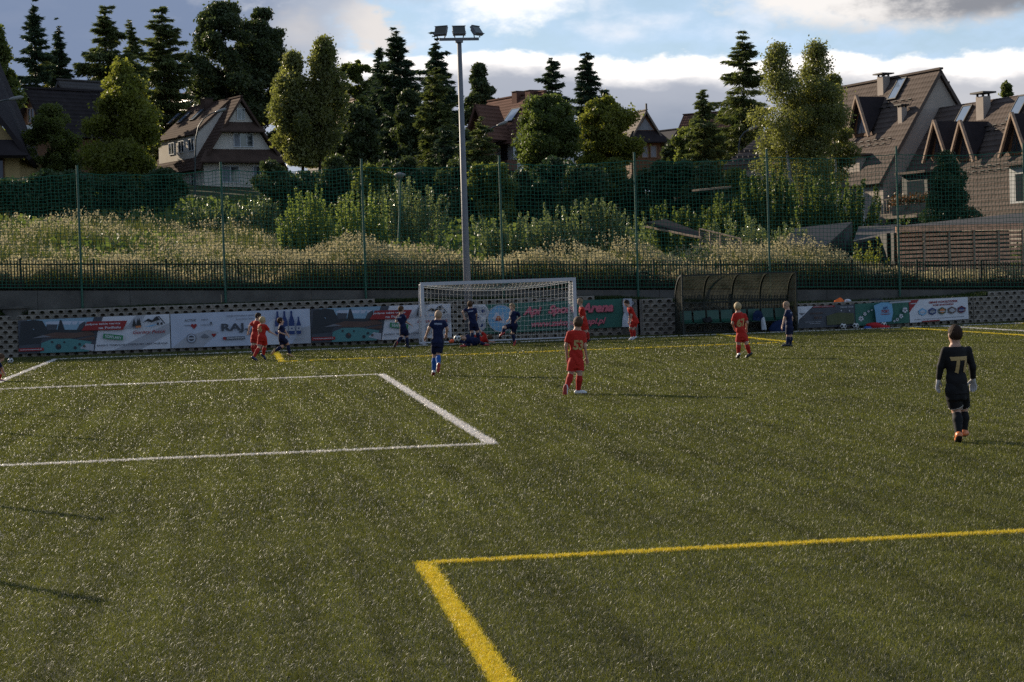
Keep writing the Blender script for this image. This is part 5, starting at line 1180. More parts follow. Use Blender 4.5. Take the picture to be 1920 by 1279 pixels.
# ---------------------------------------------------------------- dugout
M_black = pmat('dark_green_frame', (0.010, 0.016, 0.013), 0.5, 0.4, var=0.2)
def smoked():
    m_ = bpy.data.materials.new('smoked_polycarbonate'); m_.use_nodes = True; t = NT(m_.node_tree); b = t.N['Principled BSDF']; out = t.N['Material Output']
    b.inputs['Base Color'].default_value = (.10, .10, .088, 1); b.inputs['Roughness'].default_value = .35
    pos = t.n('ShaderNodeNewGeometry').outputs['Position']
    tl = t.n('ShaderNodeBsdfTranslucent'); tl.inputs['Color'].default_value = (.075, .078, .062, 1)
    tr = t.n('ShaderNodeBsdfTransparent'); tr.inputs['Color'].default_value = (.46, .47, .42, 1)
    m1 = t.n('ShaderNodeMixShader'); m1.inputs[0].default_value = .5; t.L.new(b.outputs[0], m1.inputs[1]); t.L.new(tl.outputs[0], m1.inputs[2])
    m2 = t.n('ShaderNodeMixShader'); t.L.new(t.ss(t.noise(pos, 2.2, 5, .65), .3, .7, .48, .82), m2.inputs[0]); t.L.new(m1.outputs[0], m2.inputs[1]); t.L.new(tr.outputs[0], m2.inputs[2]); t.L.new(m2.outputs[0], out.inputs[0])
    return m_
M_smoke = smoked(); M_seat = pmat('green_plastic_seat', (0.008, 0.075, 0.052), 0.4, 0.5, var=0.15)
DX0, DX1, DY = 14.52, 18.42, 61.55
dug = thing('dugout', 'dark arched team dugout with a smoked canopy and green seats', 'dugout', ((DX0+DX1)/2, DY+.5, 0))
def arch(f):   # f 0 at the ground behind, 1 at the front lip
    a = math.pi*(0.5+.0)*(f) ; 
    if f < .42: k = f/.42; return (DY+1.05-.02*k, .05+1.02*k)
    k = (f-.42)/.58*math.pi*.5; return (DY+1.03-(1-math.cos(k))*1.02*1.06, 1.07+.93*math.sin(k))
fs = np.linspace(0, 1, 17)
nb = 4
for i in range(nb):
    xa, xb = DX0+(DX1-DX0)*i/nb+.02, DX0+(DX1-DX0)*(i+1)/nb-.02; mb = MB()
    for f0, f1 in zip(fs, fs[1:]):
        (ya, za), (yb, zb) = arch(f0), arch(f1); mb.quad((xa, ya, za), (xb, ya, za), (xb, yb, zb), (xa, yb, zb))
    mb.build('canopy_panel', M_smoke, dug, smooth=True)
for i in range(nb+1):
    x = DX0+(DX1-DX0)*i/nb; mb = MB(); pts = [Vector((x, arch(f)[0]-.02, arch(f)[1])) for f in fs]
    for a, b in zip(pts, pts[1:]): mb.bar(a, b, .06, .06, up=(1, 0, 0))
    if i in (0, nb):
        fx = [(x, DY-.05, .02), (x, DY-.02, 1.0), (x, DY-.03, 1.97)]
        for a, b in zip(fx, fx[1:]): mb.bar(a, b, .05, .05, up=(1, 0, 0))
    mb.build('arch_rib', M_black, dug)
mb = MB()
for f in (.42, 1.0): y_, z_ = arch(f); mb.bar((DX0, y_, z_), (DX1, y_, z_), .045, .045)
mb.bar((DX0, DY+1.05, .06), (DX1, DY+1.05, .06), .05, .05); mb.build('cross_rail', M_black, dug)
for x in (DX0, DX1):
    mb = MB(); ring = [(x, arch(f)[0], arch(f)[1]) for f in fs]; ring += [(x, DY-.02, 1.95), (x, DY-.02, .05)]; mb.poly(ring); mb.build('side_panel', M_smoke, dug)
mb = MB(); mb.box((DX0+.1, DY+.62, .34), (DX1-.1, DY+.68, .40)); 
for x in (DX0+.2, (DX0+DX1)/2, DX1-.2): mb.box((x-.03, DY+.62, .02), (x+.03, DY+.68, .341))
mb.build('bench_rail', M_black, dug)
for i in range(8):
    x = DX0+.30+(DX1-DX0-.6)*i/7; mb = MB()
    prof = [(.40, .42), (.42, .40), (.60, .41), (.74, .42), (.82, .50), (.86, .76), (.87, .80)]
    for (ya, za), (yb, zb) in zip(prof, prof[1:]):
        mb.hexa([(x-.20, DY+ya, za-.02), (x+.20, DY+ya, za-.02), (x+.20, DY+yb, zb-.02), (x-.20, DY+yb, zb-.02), (x-.20, DY+ya, za), (x+.20, DY+ya, za), (x+.20, DY+yb, zb), (x-.20, DY+yb, zb)] if yb-ya > .03 else
                [(x-.20, DY+ya, za), (x+.20, DY+ya, za), (x+.20, DY+ya+.02, za), (x-.20, DY+ya+.02, za), (x-.20, DY+yb, zb), (x+.20, DY+yb, zb), (x+.20, DY+yb+.02, zb), (x-.20, DY+yb+.02, zb)])
    mb.build('seat', M_seat, dug)
# ---------------------------------------------------------------- banners on the wall
def flat(name, rgb, rough=.55): return pmat(name, rgb, rough, .3, var=.05, nscale=2)
K = {'white': flat('print_white', (.58, .59, .64)), 'pale': flat('print_pale_blue', (.44, .48, .58)), 'sky': flat('print_sky', (.22, .34, .44)), 'water': flat('print_water', (.075, .21, .215)), 'red': flat('print_red', (.26, .022, .024)),
     'green': flat('print_green', (.035, .20, .085)), 'black': flat('print_black', (.025, .025, .028)), 'navy': flat('print_navy', (.022, .045, .155)), 'grey': flat('print_grey', (.16, .165, .19)), 'dark': flat('print_dark', (.030, .034, .040)),
     'brown': flat('print_brown', (.105, .062, .050)), 'teal': flat('print_teal', (.030, .125, .095)), 'pink': flat('print_pink', (.55, .13, .17)), 'wine': flat('print_wine', (.10, .010, .022)), 'blue': flat('print_light_blue', (.16, .36, .56)), 'slate': flat('print_slate', (.060, .066, .082)),
     'ltgrey': flat('print_light_grey', (.36, .37, .41)), 'orange': flat('print_orange', (.50, .17, .06)), 'yellow': flat('print_yellow', (.50, .36, .08)), 'olive': flat('print_olive', (.07, .08, .035))}
def text_mesh(txt, bold=0.0, shear=0.0, spacing=1.0):
    cu = bpy.data.curves.new('lettering', 'FONT'); cu.body = txt; cu.size = 1.0; cu.offset = bold; cu.shear = shear; cu.space_character = spacing; cu.resolution_u = 3
    o = bpy.data.objects.new('lettering', cu); COL.objects.link(o); bpy.context.view_layer.update()
    me = bpy.data.meshes.new_from_object(o.evaluated_get(bpy.context.evaluated_depsgraph_get())); bpy.data.objects.remove(o); bpy.data.curves.remove(cu)
    n = len(me.vertices); co = np.zeros(n*3, np.float32); me.vertices.foreach_get('co', co); co = co.reshape(-1, 3)
    F = [tuple(p.vertices) for p in me.polygons]; bpy.data.meshes.remove(me)
    lo, hi = co[:, :2].min(0), co[:, :2].max(0)
    return (co[:, :2]-lo)/(hi-lo), F, (hi-lo)[0]/(hi-lo)[1]
class Banner:
    """a printed sheet hung on the wall: (s,t) runs 0..1 left to right and bottom to top"""
    def __init__(s, label, xl, xr, zbl, zbr, ztl, ztr, base, off=.09):
        s.off = off; s.c = (xl, xr, zbl, zbr, ztl, ztr); s.n = 24; s.lay = 1
        s.tilt = lambda x, z: float(wall_y(x))-s.off+z*.07
        mb = MB(); g = [[s.P(i/s.n, j/4, 0) for i in range(s.n+1)] for j in range(5)]
        for j in range(4):
            for i in range(s.n): mb.quad(g[j][i], g[j][i+1], g[j+1][i+1], g[j+1][i])
        s.o = tag(mb.build('banner', K[base]), label, 'banner'); s.o.location = (0, 0, 0)
    def P(s, u, v, lay):
        xl, xr, bl, br, tl, tr = s.c; x = xl+(xr-xl)*u; b = bl+(br-bl)*u; t = tl+(tr-tl)*u; z = b+(t-b)*v
        rip = .012*math.sin(u*31+v*2)*math.sin(v*3.1)
        return (x, s.tilt(x, z)+rip-.0035*lay, z)
    def poly(s, pts, col, name='printed_shape'):
        s.lay += 1; mb = MB(); L = s.lay
        # cut wide shapes into columns so that they follow the sheet
        us = [p[0] for p in pts]; u0, u1 = min(us), max(us); n = max(1, int((u1-u0)*s.n*1.0))
        for k in range(n):
            a, b = u0+(u1-u0)*k/n, u0+(u1-u0)*(k+1)/n; q = pts
            for lim, sg in ((a, 1), (b, -1)):
                r_ = []
                for i in range(len(q)):
                    p0, p1 = q[i], q[(i+1) % len(q)]; i0, i1 = (p0[0]-lim)*sg >= -1e-9, (p1[0]-lim)*sg >= -1e-9
                    if i0: r_.append(p0)
                    if i0 != i1: t_ = (lim-p0[0])/(p1[0]-p0[0]); r_.append((lim, p0[1]+(p1[1]-p0[1])*t_))
                q = r_
            if len(q) >= 3: mb.poly([s.P(*p, L) for p in q])
        if mb.f: return mb.build(name, K[col], under=s.o)
    def rect(s, u0, v0, u1, v1, col, name='printed_shape', sl=0.0): return s.poly([(u0, v0), (u1, v0), (u1+sl, v1), (u0+sl, v1)], col, name)
    def disc(s, u, v, r_, col, asp, name='printed_shape', n=18): return s.poly([(u+r_*math.cos(6.2832*i/n)/asp, v+r_*math.sin(6.2832*i/n)) for i in range(n)], col, name)
    def text(s, txt, u0, v0, u1, v1, col, bold=0.02, shear=0.0, spacing=1.0, rise=0.0):
        s.lay += 1; L = s.lay; q, F, _ = text_mesh(txt, bold, shear, spacing); mb = MB()
        mb.v = [s.P(u0+(u1-u0)*p[0], v0+(v1-v0)*p[1]+rise*p[0], L) for p in q]; mb.f = F; mb.mi = [0]*len(F)
        return mb.build('lettering', K[col], under=s.o)
def ball_print(b, u, v, r_, asp):
    b.disc(u, v, r_, 'white', asp); b.disc(u, v, r_*.36, 'black', asp, n=5)
    for i in range(5):
        a = 1.57+6.2832*i/5; b.disc(u+.78*r_*math.cos(a)/asp, v+.78*r_*math.sin(a), r_*.2, 'black', asp, n=5)
def thermal(label, xl, xr, zbl, zbr, ztl, ztr):
    b = Banner(label, xl, xr, zbl, zbr, ztl, ztr, 'white'); asp = (xr-xl)/(ztl-zbl)
    b.poly([(.62, .0), (.80, .0), (1, .45), (1, .75)], 'ltgrey'); b.poly([(.70, .62), (.78, .62), (.84, 1), (.78, 1)], 'ltgrey')
    b.poly([(0, 0), (.495, 0), (.52, .56), (.56, 1), (0, 1)], 'slate', 'printed_picture')
    b.poly([(.10, .70), (.46, .60), (.50, 1), (.06, 1)], 'sky'); b.poly([(.14, .86), (.40, .80), (.44, .9), (.2, .93)], 'pale')
    b.poly([(0, .25), (.02, .95), (.10, 1), (.16, .96), (.19, .7), (.14, .3)], 'dark'); b.poly([(.25, .58), (.275, .96), (.285, .96), (.31, .58)], 'dark')
    b.poly([(.10, .62), (.22, .68), (.46, .64), (.50, .55), (.10, .52)], 'dark')
    b.poly([(.13, .50), (.24, .60), (.38, .56), (.46, .62), (.51, .48), (.34, .40), (.2, .44)], 'brown'); b.poly([(.09, .45), (.16, .53), (.22, .47)], 'grey'); b.poly([(.38, .36), (.50, .44), (.50, .34)], 'brown')
    b.poly([(.14, 0), (.46, 0), (.48, .28), (.34, .40), (.22, .40), (.15, .30)], 'water'); b.poly([(.40, .1), (.49, 0), (.495, .2), (.44, .24)], 'ltgrey')
    for u, v, r_ in ((.26, .17, .09), (.37, .12, .05), (.30, .3, .03), (.40, .22, .04), (.22, .32, .035)): b.disc(u, v, r_, 'dark', asp, n=8)
    b.disc(.265, .2, .04, 'brown', asp, n=7); b.disc(.43, .16, .04, 'brown', asp, n=7)
    b.poly([(0, .07), (.165, .07), (.165, .16), (0, .16)], 'red'); b.text('www.goracypotok.pl', .01, .095, .15, .135, 'white')
    b.poly([(.415, .62), (.69, .60), (.72, .86), (.455, .88)], 'red', 'red_label'); b.text('Jedyne takie termy', .44, .755, .675, .825, 'white'); b.text('na Podhalu', .53, .645, .675, .715, 'white')
    b.poly([(.555, .37), (.685, .29), (.69, .43), (.56, .51)], 'green', 'green_label'); b.text('SZAFLARY', .57, .395, .678, .475, 'white', rise=-.08)
    b.text('BASENY TERMALNE | STREFA SPA | RESTAURACJA', .515, .12, .985, .185, 'black', .015)
    b.text('Gorący Potok', .755, .43, .975, .56, 'red', .02, .35)
    for u in (.765, .79, .80): b.poly([(u-.014, .68), (u+.014, .68), (u, .93)], 'black')
    b.poly([(.82, .78), (.86, .90), (.885, .84), (.915, .96), (.94, .85), (.91, .82), (.88, .78), (.85, .82)], 'black'); b.poly([(.885, .82), (.93, .97), (.972, .74), (.965, .73), (.93, .93), (.89, .8)], 'black'); b.rect(.915, .70, .93, .77, 'black'); b.rect(.94, .70, .955, .77, 'black'); b.poly([(.83, .66), (.9, .72), (.92, .72), (.88, .66)], 'blue'); b.rect(.775, .64, .81, .70, 'orange')
    return b
thermal('thermal pool banner at far left, with red and green labels', -7.25, -2.33, .13, .13, 1.23, 1.27)
b = Banner('pale blue banner with blue bottles and RAJ lettering behind the running boys', -2.30, 2.33, .13, .13, 1.27, 1.29, 'pale'); asp = 4.63/1.15
b.poly([(.0, 0), (.22, 0), (.34, .42), (.26, .5), (.1, .3)], 'ltgrey'); b.poly([(.55, 0), (.78, 0), (.86, .5), (.74, .75), (.66, .5)], 'white'); b.poly([(.86, 0), (1, 0), (1, .52), (.94, .45)], 'ltgrey')
b.text('ACTIVE', .10, .76, .18, .83, 'grey'); b.text('help', .10, .62, .14, .67, 'grey')
def heart(u, v, r_): b.poly([(u, v-r_), (u+r_*1.0/asp*1.1, v+r_*.2), (u+r_*.8/asp, v+r_*.75), (u+r_*.35/asp, v+r_*.8), (u, v+r_*.4), (u-r_*.35/asp, v+r_*.8), (u-r_*.8/asp, v+r_*.75), (u-r_*1.1/asp, v+r_*.2)], 'red', 'printed_heart')
heart(.165, .62, .085); heart(.305, .34, .06); b.disc(.145, .27, .14, 'grey', asp); b.disc(.145, .27, .115, 'pale', asp); b.disc(.145, .27, .085, 'slate', asp); b.rect(.118, .245, .172, .295, 'ltgrey')
b.text('fundacja dla dzieci', .215, .62, .30, .67, 'grey'); b.text('zdrowie', .22, .78, .27, .83, 'grey'); b.disc(.288, .70, .03, 'slate', asp); b.poly([(.21, .3), (.24, .4), (.27, .3), (.25, .26)], 'grey')
b.text('RAJ', .36, .38, .52, .66, 'slate', .035); b.text('TATR', .53, .30, .66, .50, 'slate', .03); b.rect(.37, .19, .525, .275, 'slate'); b.rect(.37, .19, .39, .275, 'red'); b.text('ZAKOPANE', .395, .21, .52, .255, 'white', .02)
b.text('woda mineralna z serca', .40, .86, .60, .91, 'grey'); b.text('polskich Tatr', .47, .75, .60, .80, 'grey')
for u, h_ in ((.765, .96), (.815, .96), (.865, .96), (.915, .78)):
    v0 = .28; w_ = .020 if h_ > .8 else .016; H_ = h_-v0
    b.poly([(u-w_, v0+.03), (u-w_*.7, v0), (u+w_*.7, v0), (u+w_, v0+.03), (u+w_, v0+H_*.55), (u+w_*.35, v0+H_*.82), (u+w_*.35, v0+H_), (u-w_*.35, v0+H_), (u-w_*.35, v0+H_*.82), (u-w_, v0+H_*.55)], 'navy', 'printed_bottle'); b.rect(u-w_, v0+.10, u+w_, v0+.24, 'ltgrey', 'bottle_label')
    b.disc(u, v0+.17, .03, 'navy', asp, n=4)
b.text('Kryniczanka', .83, .13, .95, .22, 'ltgrey', .01, .2)
thermal('second thermal pool banner, left of the goal and reaching behind its net', 2.36, 7.10, .14, .16, 1.28, 1.30)
b = Banner('green Api Sport Arena banner with pink lettering across the goal mouth', 7.85, 13.28, .22, .30, 1.23, 1.27, 'teal'); asp = 5.43/1.0
b.poly([(0, 0), (.055, 0), (.055, .1), (.075, .3), (.085, .55), (.105, .75), (.085, .95), (.075, 1), (0, 1)], 'white')
for u, v, r_ in ((.022, .85, .12), (.065, .78, .15), (.03, .55, .11), (.05, .30, .17), (.035, .08, .1)): b.disc(u, v, r_, 'ltgrey', asp); b.disc(u, v, r_*.42, 'navy', asp, n=6); 
b.disc(.175, .5, .47, 'ltgrey', asp); b.disc(.175, .5, .44, 'blue', asp, 'round_emblem'); b.poly([(.12, .5), (.15, .74), (.17, .6), (.2, .78), (.235, .45), (.2, .3)], 'pale'); b.disc(.16, .5, .09, 'orange', asp); b.text('API', .135, .42, .18, .49, 'red'); b.text('sport', .195, .3, .225, .38, 'pale')
for dx_, dv, cc in ((.004, -.025, 'wine'), (0, 0, 'pink')):
    b.text('Api', .315+dx_, .50+dv, .435+dx_, .86+dv, cc, .045, .35); b.text('Sport', .475+dx_, .50+dv, .66+dx_, .88+dv, cc, .045, .35); b.text('Arena', .685+dx_, .56+dv, .895+dx_, .90+dv, cc, .045, .35)
    b.text('www.zakopane-api.pl', .365+dx_*.6, .09+dv*.6, .845+dx_*.6, .37+dv*.6, cc, .03, .35)
b.poly([(.945, 0), (1, 0), (1, 1), (.962, 1), (.955, .8), (.965, .55), (.95, .3)], 'white')
for u, v, r_ in ((.985, .84, .12), (.978, .58, .12), (.985, .28, .13)): b.disc(u, v, r_, 'ltgrey', asp); b.disc(u, v, r_*.5, 'navy', asp, n=6)
b = Banner('dark advertising banner with a white corner just right of the dugout', 18.55, 20.62, .10, .10, .83, .83, 'slate', .10); asp = 2.07/.73
b.poly([(0, 0), (0, 1), (.28, 1), (.02, .38)], 'white'); b.poly([(.02, .70), (.14, .70), (.08, .58)], 'grey'); b.poly([(.26, .92), (.66, .92), (.64, 1), (.29, 1)], 'red'); b.text('SPORT I REKREACJA', .28, .935, .62, .985, 'ltgrey'); b.text('ZAPRASZAMY', .22, .62, .45, .70, 'brown'); b.text('2018', .28, .40, .42, .52, 'brown'); b.text('Klub Sportowy Zakopane', .13, .24, .40, .29, 'ltgrey'); b.text('szkolka pilkarska', .2, .16, .38, .21, 'ltgrey'); b.poly([(.5, .1), (.98, .1), (.98, .6), (.7, .66), (.5, .52)], 'olive'); b.text('DREAM TEAM', .74, .86, .97, .93, 'ltgrey')
for u, v in ((.76, .74), (.90, .72)): b.disc(u, v, .035, 'ltgrey', asp)
b = Banner('green banner with printed footballs and a light blue patch, right of the dark one', 20.64, 22.62, .10, .14, .84, .90, 'teal', .10); asp = 1.98/.75
for i, (u, v, r_) in enumerate(((.10, .32, .12), (.17, .52, .085), (.235, .63, .055), (.29, .68, .04), (.90, .58, .13), (.82, .32, .10), (.74, .18, .075), (.68, .12, .05))): ball_print(b, u, v, r_, asp)
b.poly([(.34, .10), (.62, .12), (.66, .5), (.64, .97), (.45, 1), (.31, .88), (.33, .5)], 'blue'); b.text('API', .47, .68, .56, .80, 'navy'); b.text('SPORT', .42, .52, .60, .66, 'red', .03); b.text('Zakopane', .41, .42, .61, .50, 'red'); b.rect(.60, .93, 1.0, .995, 'ltgrey')
b = Banner('white banner with a red corner and five club badges at far right', 22.64, 25.05, .13, .17, .90, .93, 'white', .10); asp = 2.41/.77
b.poly([(0, 1), (0, .45), (.04, .6), (.17, 1)], 'red'); b.rect(.025, .82, .13, .87, 'ltgrey', 'printed_strip')
b.text('GMINNE STOWARZYSZENIE', .33, .80, .82, .90, 'red', .03); b.text('KLUBU SPORTOWEGO', .40, .68, .75, .76, 'red', .03); b.text('Szaflary Zakopane Poronin Koscielisko Bialy Dunajec', .08, .10, .92, .15, 'grey'); b.rect(.20, .0, .50, .055, 'red')
for i, (c1, c2) in enumerate((('blue', 'pale'), ('navy', 'grey'), ('olive', 'orange'), ('brown', 'ltgrey'), ('wine', 'navy'))):
    u = .215+.165*i; b.poly([(u-.07, .52), (u-.06, .36), (u, .28), (u+.06, .36), (u+.07, .52), (u, .62)], c1, 'printed_badge'); b.poly([(u-.045, .48), (u-.03, .38), (u, .34), (u+.04, .4), (u+.04, .5), (u, .55)], c2); b.rect(u-.05, .40, u+.05, .44, 'ltgrey')
# ---------------------------------------------------------------- small things
M_ballw = pmat('white_ball', (.62, .62, .60), .4, .5, var=.05)
def football(c, r_, label, group='footballs by the wall'):
    """white ball with twelve dark pentagon patches"""
    bm = bmesh.new(); bmesh.ops.create_icosphere(bm, subdivisions=3, radius=r_)
    ph = (1+5**.5)/2; D12 = [Vector(d).normalized() for a in (-1, 1) for b_ in (-ph, ph) for d in ((0, a, b_), (a, b_, 0), (b_, 0, a))]
    me = bpy.data.meshes.new('football')
    for f in bm.faces:
        n_ = f.calc_center_median().normalized(); f.material_index = 1 if max(n_.dot(d) for d in D12) > .93 else 0; f.smooth = True
    bm.to_mesh(me); bm.free(); o = link('football', me, [M_ballw, K['black']]); o.location = c; o.rotation_euler = (.4, .7, 1.1)
    return tag(o, label, 'football', group)
for px, py, lb in ((1566, 612, 'white football lying under the dark banner, left of the pair'), (1588, 611, 'white football lying under the dark banner, right of the pair'), (1641, 609, 'black and white football lying under the light blue patch')):
    p = gnd(px, py+5); football((p.x, min(p.y, float(wall_y(p.x))-.25), .11), .11, lb)
p = gnd(20, 682); football((p.x, p.y, .09), .09, 'small white ball lying at the left edge beside the wall')
def heap(c, size, mat, name, label, cat, seed):
    """crumpled cloth: a lumpy mound"""
    rs = np.random.default_rng(seed); bm = bmesh.new(); bmesh.ops.create_icosphere(bm, subdivisions=4, radius=1)
    d = rs.normal(0, 1, (7, 3))
    for v in bm.verts:
        k = 1+.22*sum(math.sin(3.2*v.co.dot(Vector(q))+i) for i, q in enumerate(d))/3; v.co = Vector((v.co.x*size[0]*k, v.co.y*size[1]*k, max(-.1, v.co.z)*size[2]*k))
    me = bpy.data.meshes.new(name); bm.to_mesh(me); bm.free(); me.polygons.foreach_set('use_smooth', [True]*len(me.polygons))
    o = link(name, me, mat); o.location = c; o.rotation_euler = (0, 0, rs.uniform(0, 3)); return tag(o, label, cat)
M_orange = pmat('orange_cloth', (.85, .16, .03), .8, .2, var=.15); M_whitecl = pmat('white_cloth', (.6, .62, .66), .8, .2, var=.1); M_redcl = pmat('red_cloth', (.38, .02, .025), .8, .2, var=.2); M_bluecl = pmat('blue_cloth', (.03, .08, .26), .8, .2, var=.2); M_navcl = pmat('navy_cloth', (.012, .025, .075), .8, .2, var=.2); M_bkcl = pmat('black_cloth', (.015, .016, .02), .7, .3, var=.2)
def bank(px, py, Y): p = at(px, py, Y); return (p.x, Y, float(wall_h(p.x))+.03)
heap(bank(1574, 570, 62.65), (.30, .16, .16), M_orange, 'training_bib', 'bright orange training bib heaped on top of the low wall', 'bib', 1)
heap(bank(1588, 571, 62.7), (.16, .12, .10), M_whitecl, 'towel', 'white towel beside the orange bib on the low wall', 'towel', 2)
heap(bank(1643, 565, 62.9), (.24, .14, .09), M_bkcl, 'jacket', 'dark jacket lying on top of the low wall', 'jacket', 3)
heap((gnd(1614, 614).x, 61.8, .0), (.38, .2, .20), M_redcl, 'sports_bag', 'red sports bag on the ground under the green banner', 'bag', 4)
heap((gnd(1614, 616).x-.02, 61.55, .0), (.22, .13, .10), M_bluecl, 'drink_pouch', 'blue cloth in front of the red sports bag', 'cloth', 5)
heap((DX0+.95, DY+.50, .43), (.28, .16, .15), M_bkcl, 'backpack', 'black backpack on the second dugout seat from the left', 'bag', 6)
heap((DX0+2.05, DY+.45, .42), (.20, .12, .06), M_whitecl, 'shirt', 'pale shirt dropped on a middle dugout seat', 'shirt', 7)
heap((DX0+2.72, DY+.55, .44), (.20, .16, .26), M_navcl, 'jacket', 'dark blue jacket heaped on a dugout seat behind the boy in red', 'jacket', 8)
heap((DX0+2.86, DY+.38, .12), (.09, .06, .34), M_whitecl, 'towel', 'white towel hanging off the dugout seat beside the blue jacket', 'towel', 9)
heap((DX1-.55, DY+.30, .05), (.30, .20, .32), M_navcl, 'sports_bag', 'dark blue sports bag at the right end of the dugout', 'bag', 10)
def bottle(c, label, mat):
    mb = MB(); x, y, z = c; mb.tube([(x-.14, y, z+.04), (x-.12, y, z+.04), (x+.05, y, z+.04), (x+.10, y, z+.04)], [.03, .04, .04, .02], 10); mb.tube([(x+.10, y, z+.04), (x+.14, y, z+.04)], .016, 8); return tag(mb.build('bottle', mat, smooth=True), label, 'bottle')
p = gnd(1364, 624); bottle((p.x, 61.2, 0), 'clear plastic bottle lying in front of the dugout', K['blue'])
# concrete well at the far left of the bank
wl_ = thing('well', 'round concrete well ring with a flat lid on the bank at far left', 'well', (-7.6, 64.78, 1.35))
mb = MB(); c = at(27, 575, 64.8); mb.tube([(c.x, 64.8, 1.25), (c.x, 64.8, 1.62)], .40, 24); mb.build('ring', M_conc, wl_); mb = MB(); mb.tube([(c.x, 64.8, 1.621), (c.x, 64.8, 1.69)], .48, 24); mb.build('lid', M_conc, wl_)
mb = MB(); a, b_ = at(1852, 563, 64.6), at(1908, 560, 64.7); mb.bar(a, b_, .2, .07); tag(mb.build('drain_channel', M_bkcl), 'black drain channel lying on the wall top at far right', 'drain')
# ---------------------------------------------------------------- people
def skinmat(name, rgb):
    m_ = pmat(name, rgb, .55, .35, var=.08, nscale=20); b = m_.node_tree.nodes['Principled BSDF']; b.inputs['Subsurface Weight'].default_value = .12; b.inputs['Subsurface Radius'].default_value = (.02, .008, .005); return m_
M_skin = skinmat('skin', (.50, .30, .215)); M_eye = pmat('dark_eye', (.03, .022, .02), .2, .5, var=.02); M_lip = pmat('lip', (.36, .14, .12), .5, .3, var=.05)
HAIR = {'blond': pmat('blond_hair', (.42, .30, .15), .6, .4, var=.3, nscale=60, bump=.5, bscale=150), 'brown': pmat('brown_hair', (.085, .045, .024), .7, .2, var=.3, nscale=60, bump=.5, bscale=150), 'dark': pmat('dark_hair', (.040, .022, .014), .7, .15, var=.3, nscale=60, bump=.5, bscale=150), 'fair': pmat('cropped_fair_hair', (.36, .235, .15), .7, .3, var=.2, nscale=60), 'sandy': pmat('sandy_hair', (.24, .15, .075), .6, .4, var=.3, nscale=60, bump=.5, bscale=150)}
def cloth(name, rgb): return pmat(name, rgb, .75, .25, var=.12, nscale=9, bump=.35, bscale=22)
C_red = cloth('red_jersey', (.44, .020, .012)); C_redd = cloth('red_sock', (.38, .018, .012)); C_blue = cloth('navy_jersey', (.006, .012, .052)); C_navy = cloth('navy_shorts', (.005, .008, .034)); C_nsock = cloth('navy_sock', (.007, .013, .048)); C_bsock = cloth('bright_blue_sock', (.014, .085, .30))
C_black = cloth('black_jersey', (.010, .009, .010)); C_blk2 = cloth('black_shorts', (.008, .008, .009)); C_trim = cloth('white_trim', (.60, .57, .56)); C_gold = cloth('gold_print', (.46, .31, .13)); C_strip = cloth('white_print', (.22, .25, .33))
C_glove = cloth('white_glove', (.52, .48, .47)); C_oglove = cloth('orange_glove', (.65, .12, .05))
SHOE = {'white': pmat('white_boot', (.62, .62, .62), .4, .5, var=.05), 'navy': pmat('navy_boot', (.015, .022, .07), .4, .5, var=.1), 'black': pmat('black_boot', (.015, .014, .014), .4, .5, var=.1), 'orange': pmat('orange_boot', (.75, .22, .07), .4, .5, var=.1), 'gold': pmat('gold_boot', (.50, .30, .12), .4, .5, var=.1), 'red': pmat('red_boot', (.40, .04, .035), .4, .5, var=.1)}
M_sole = pmat('red_sole', (.34, .035, .025), .6, .3, var=.1); M_soled = pmat('dark_sole', (.03, .025, .025), .6, .3, var=.1)

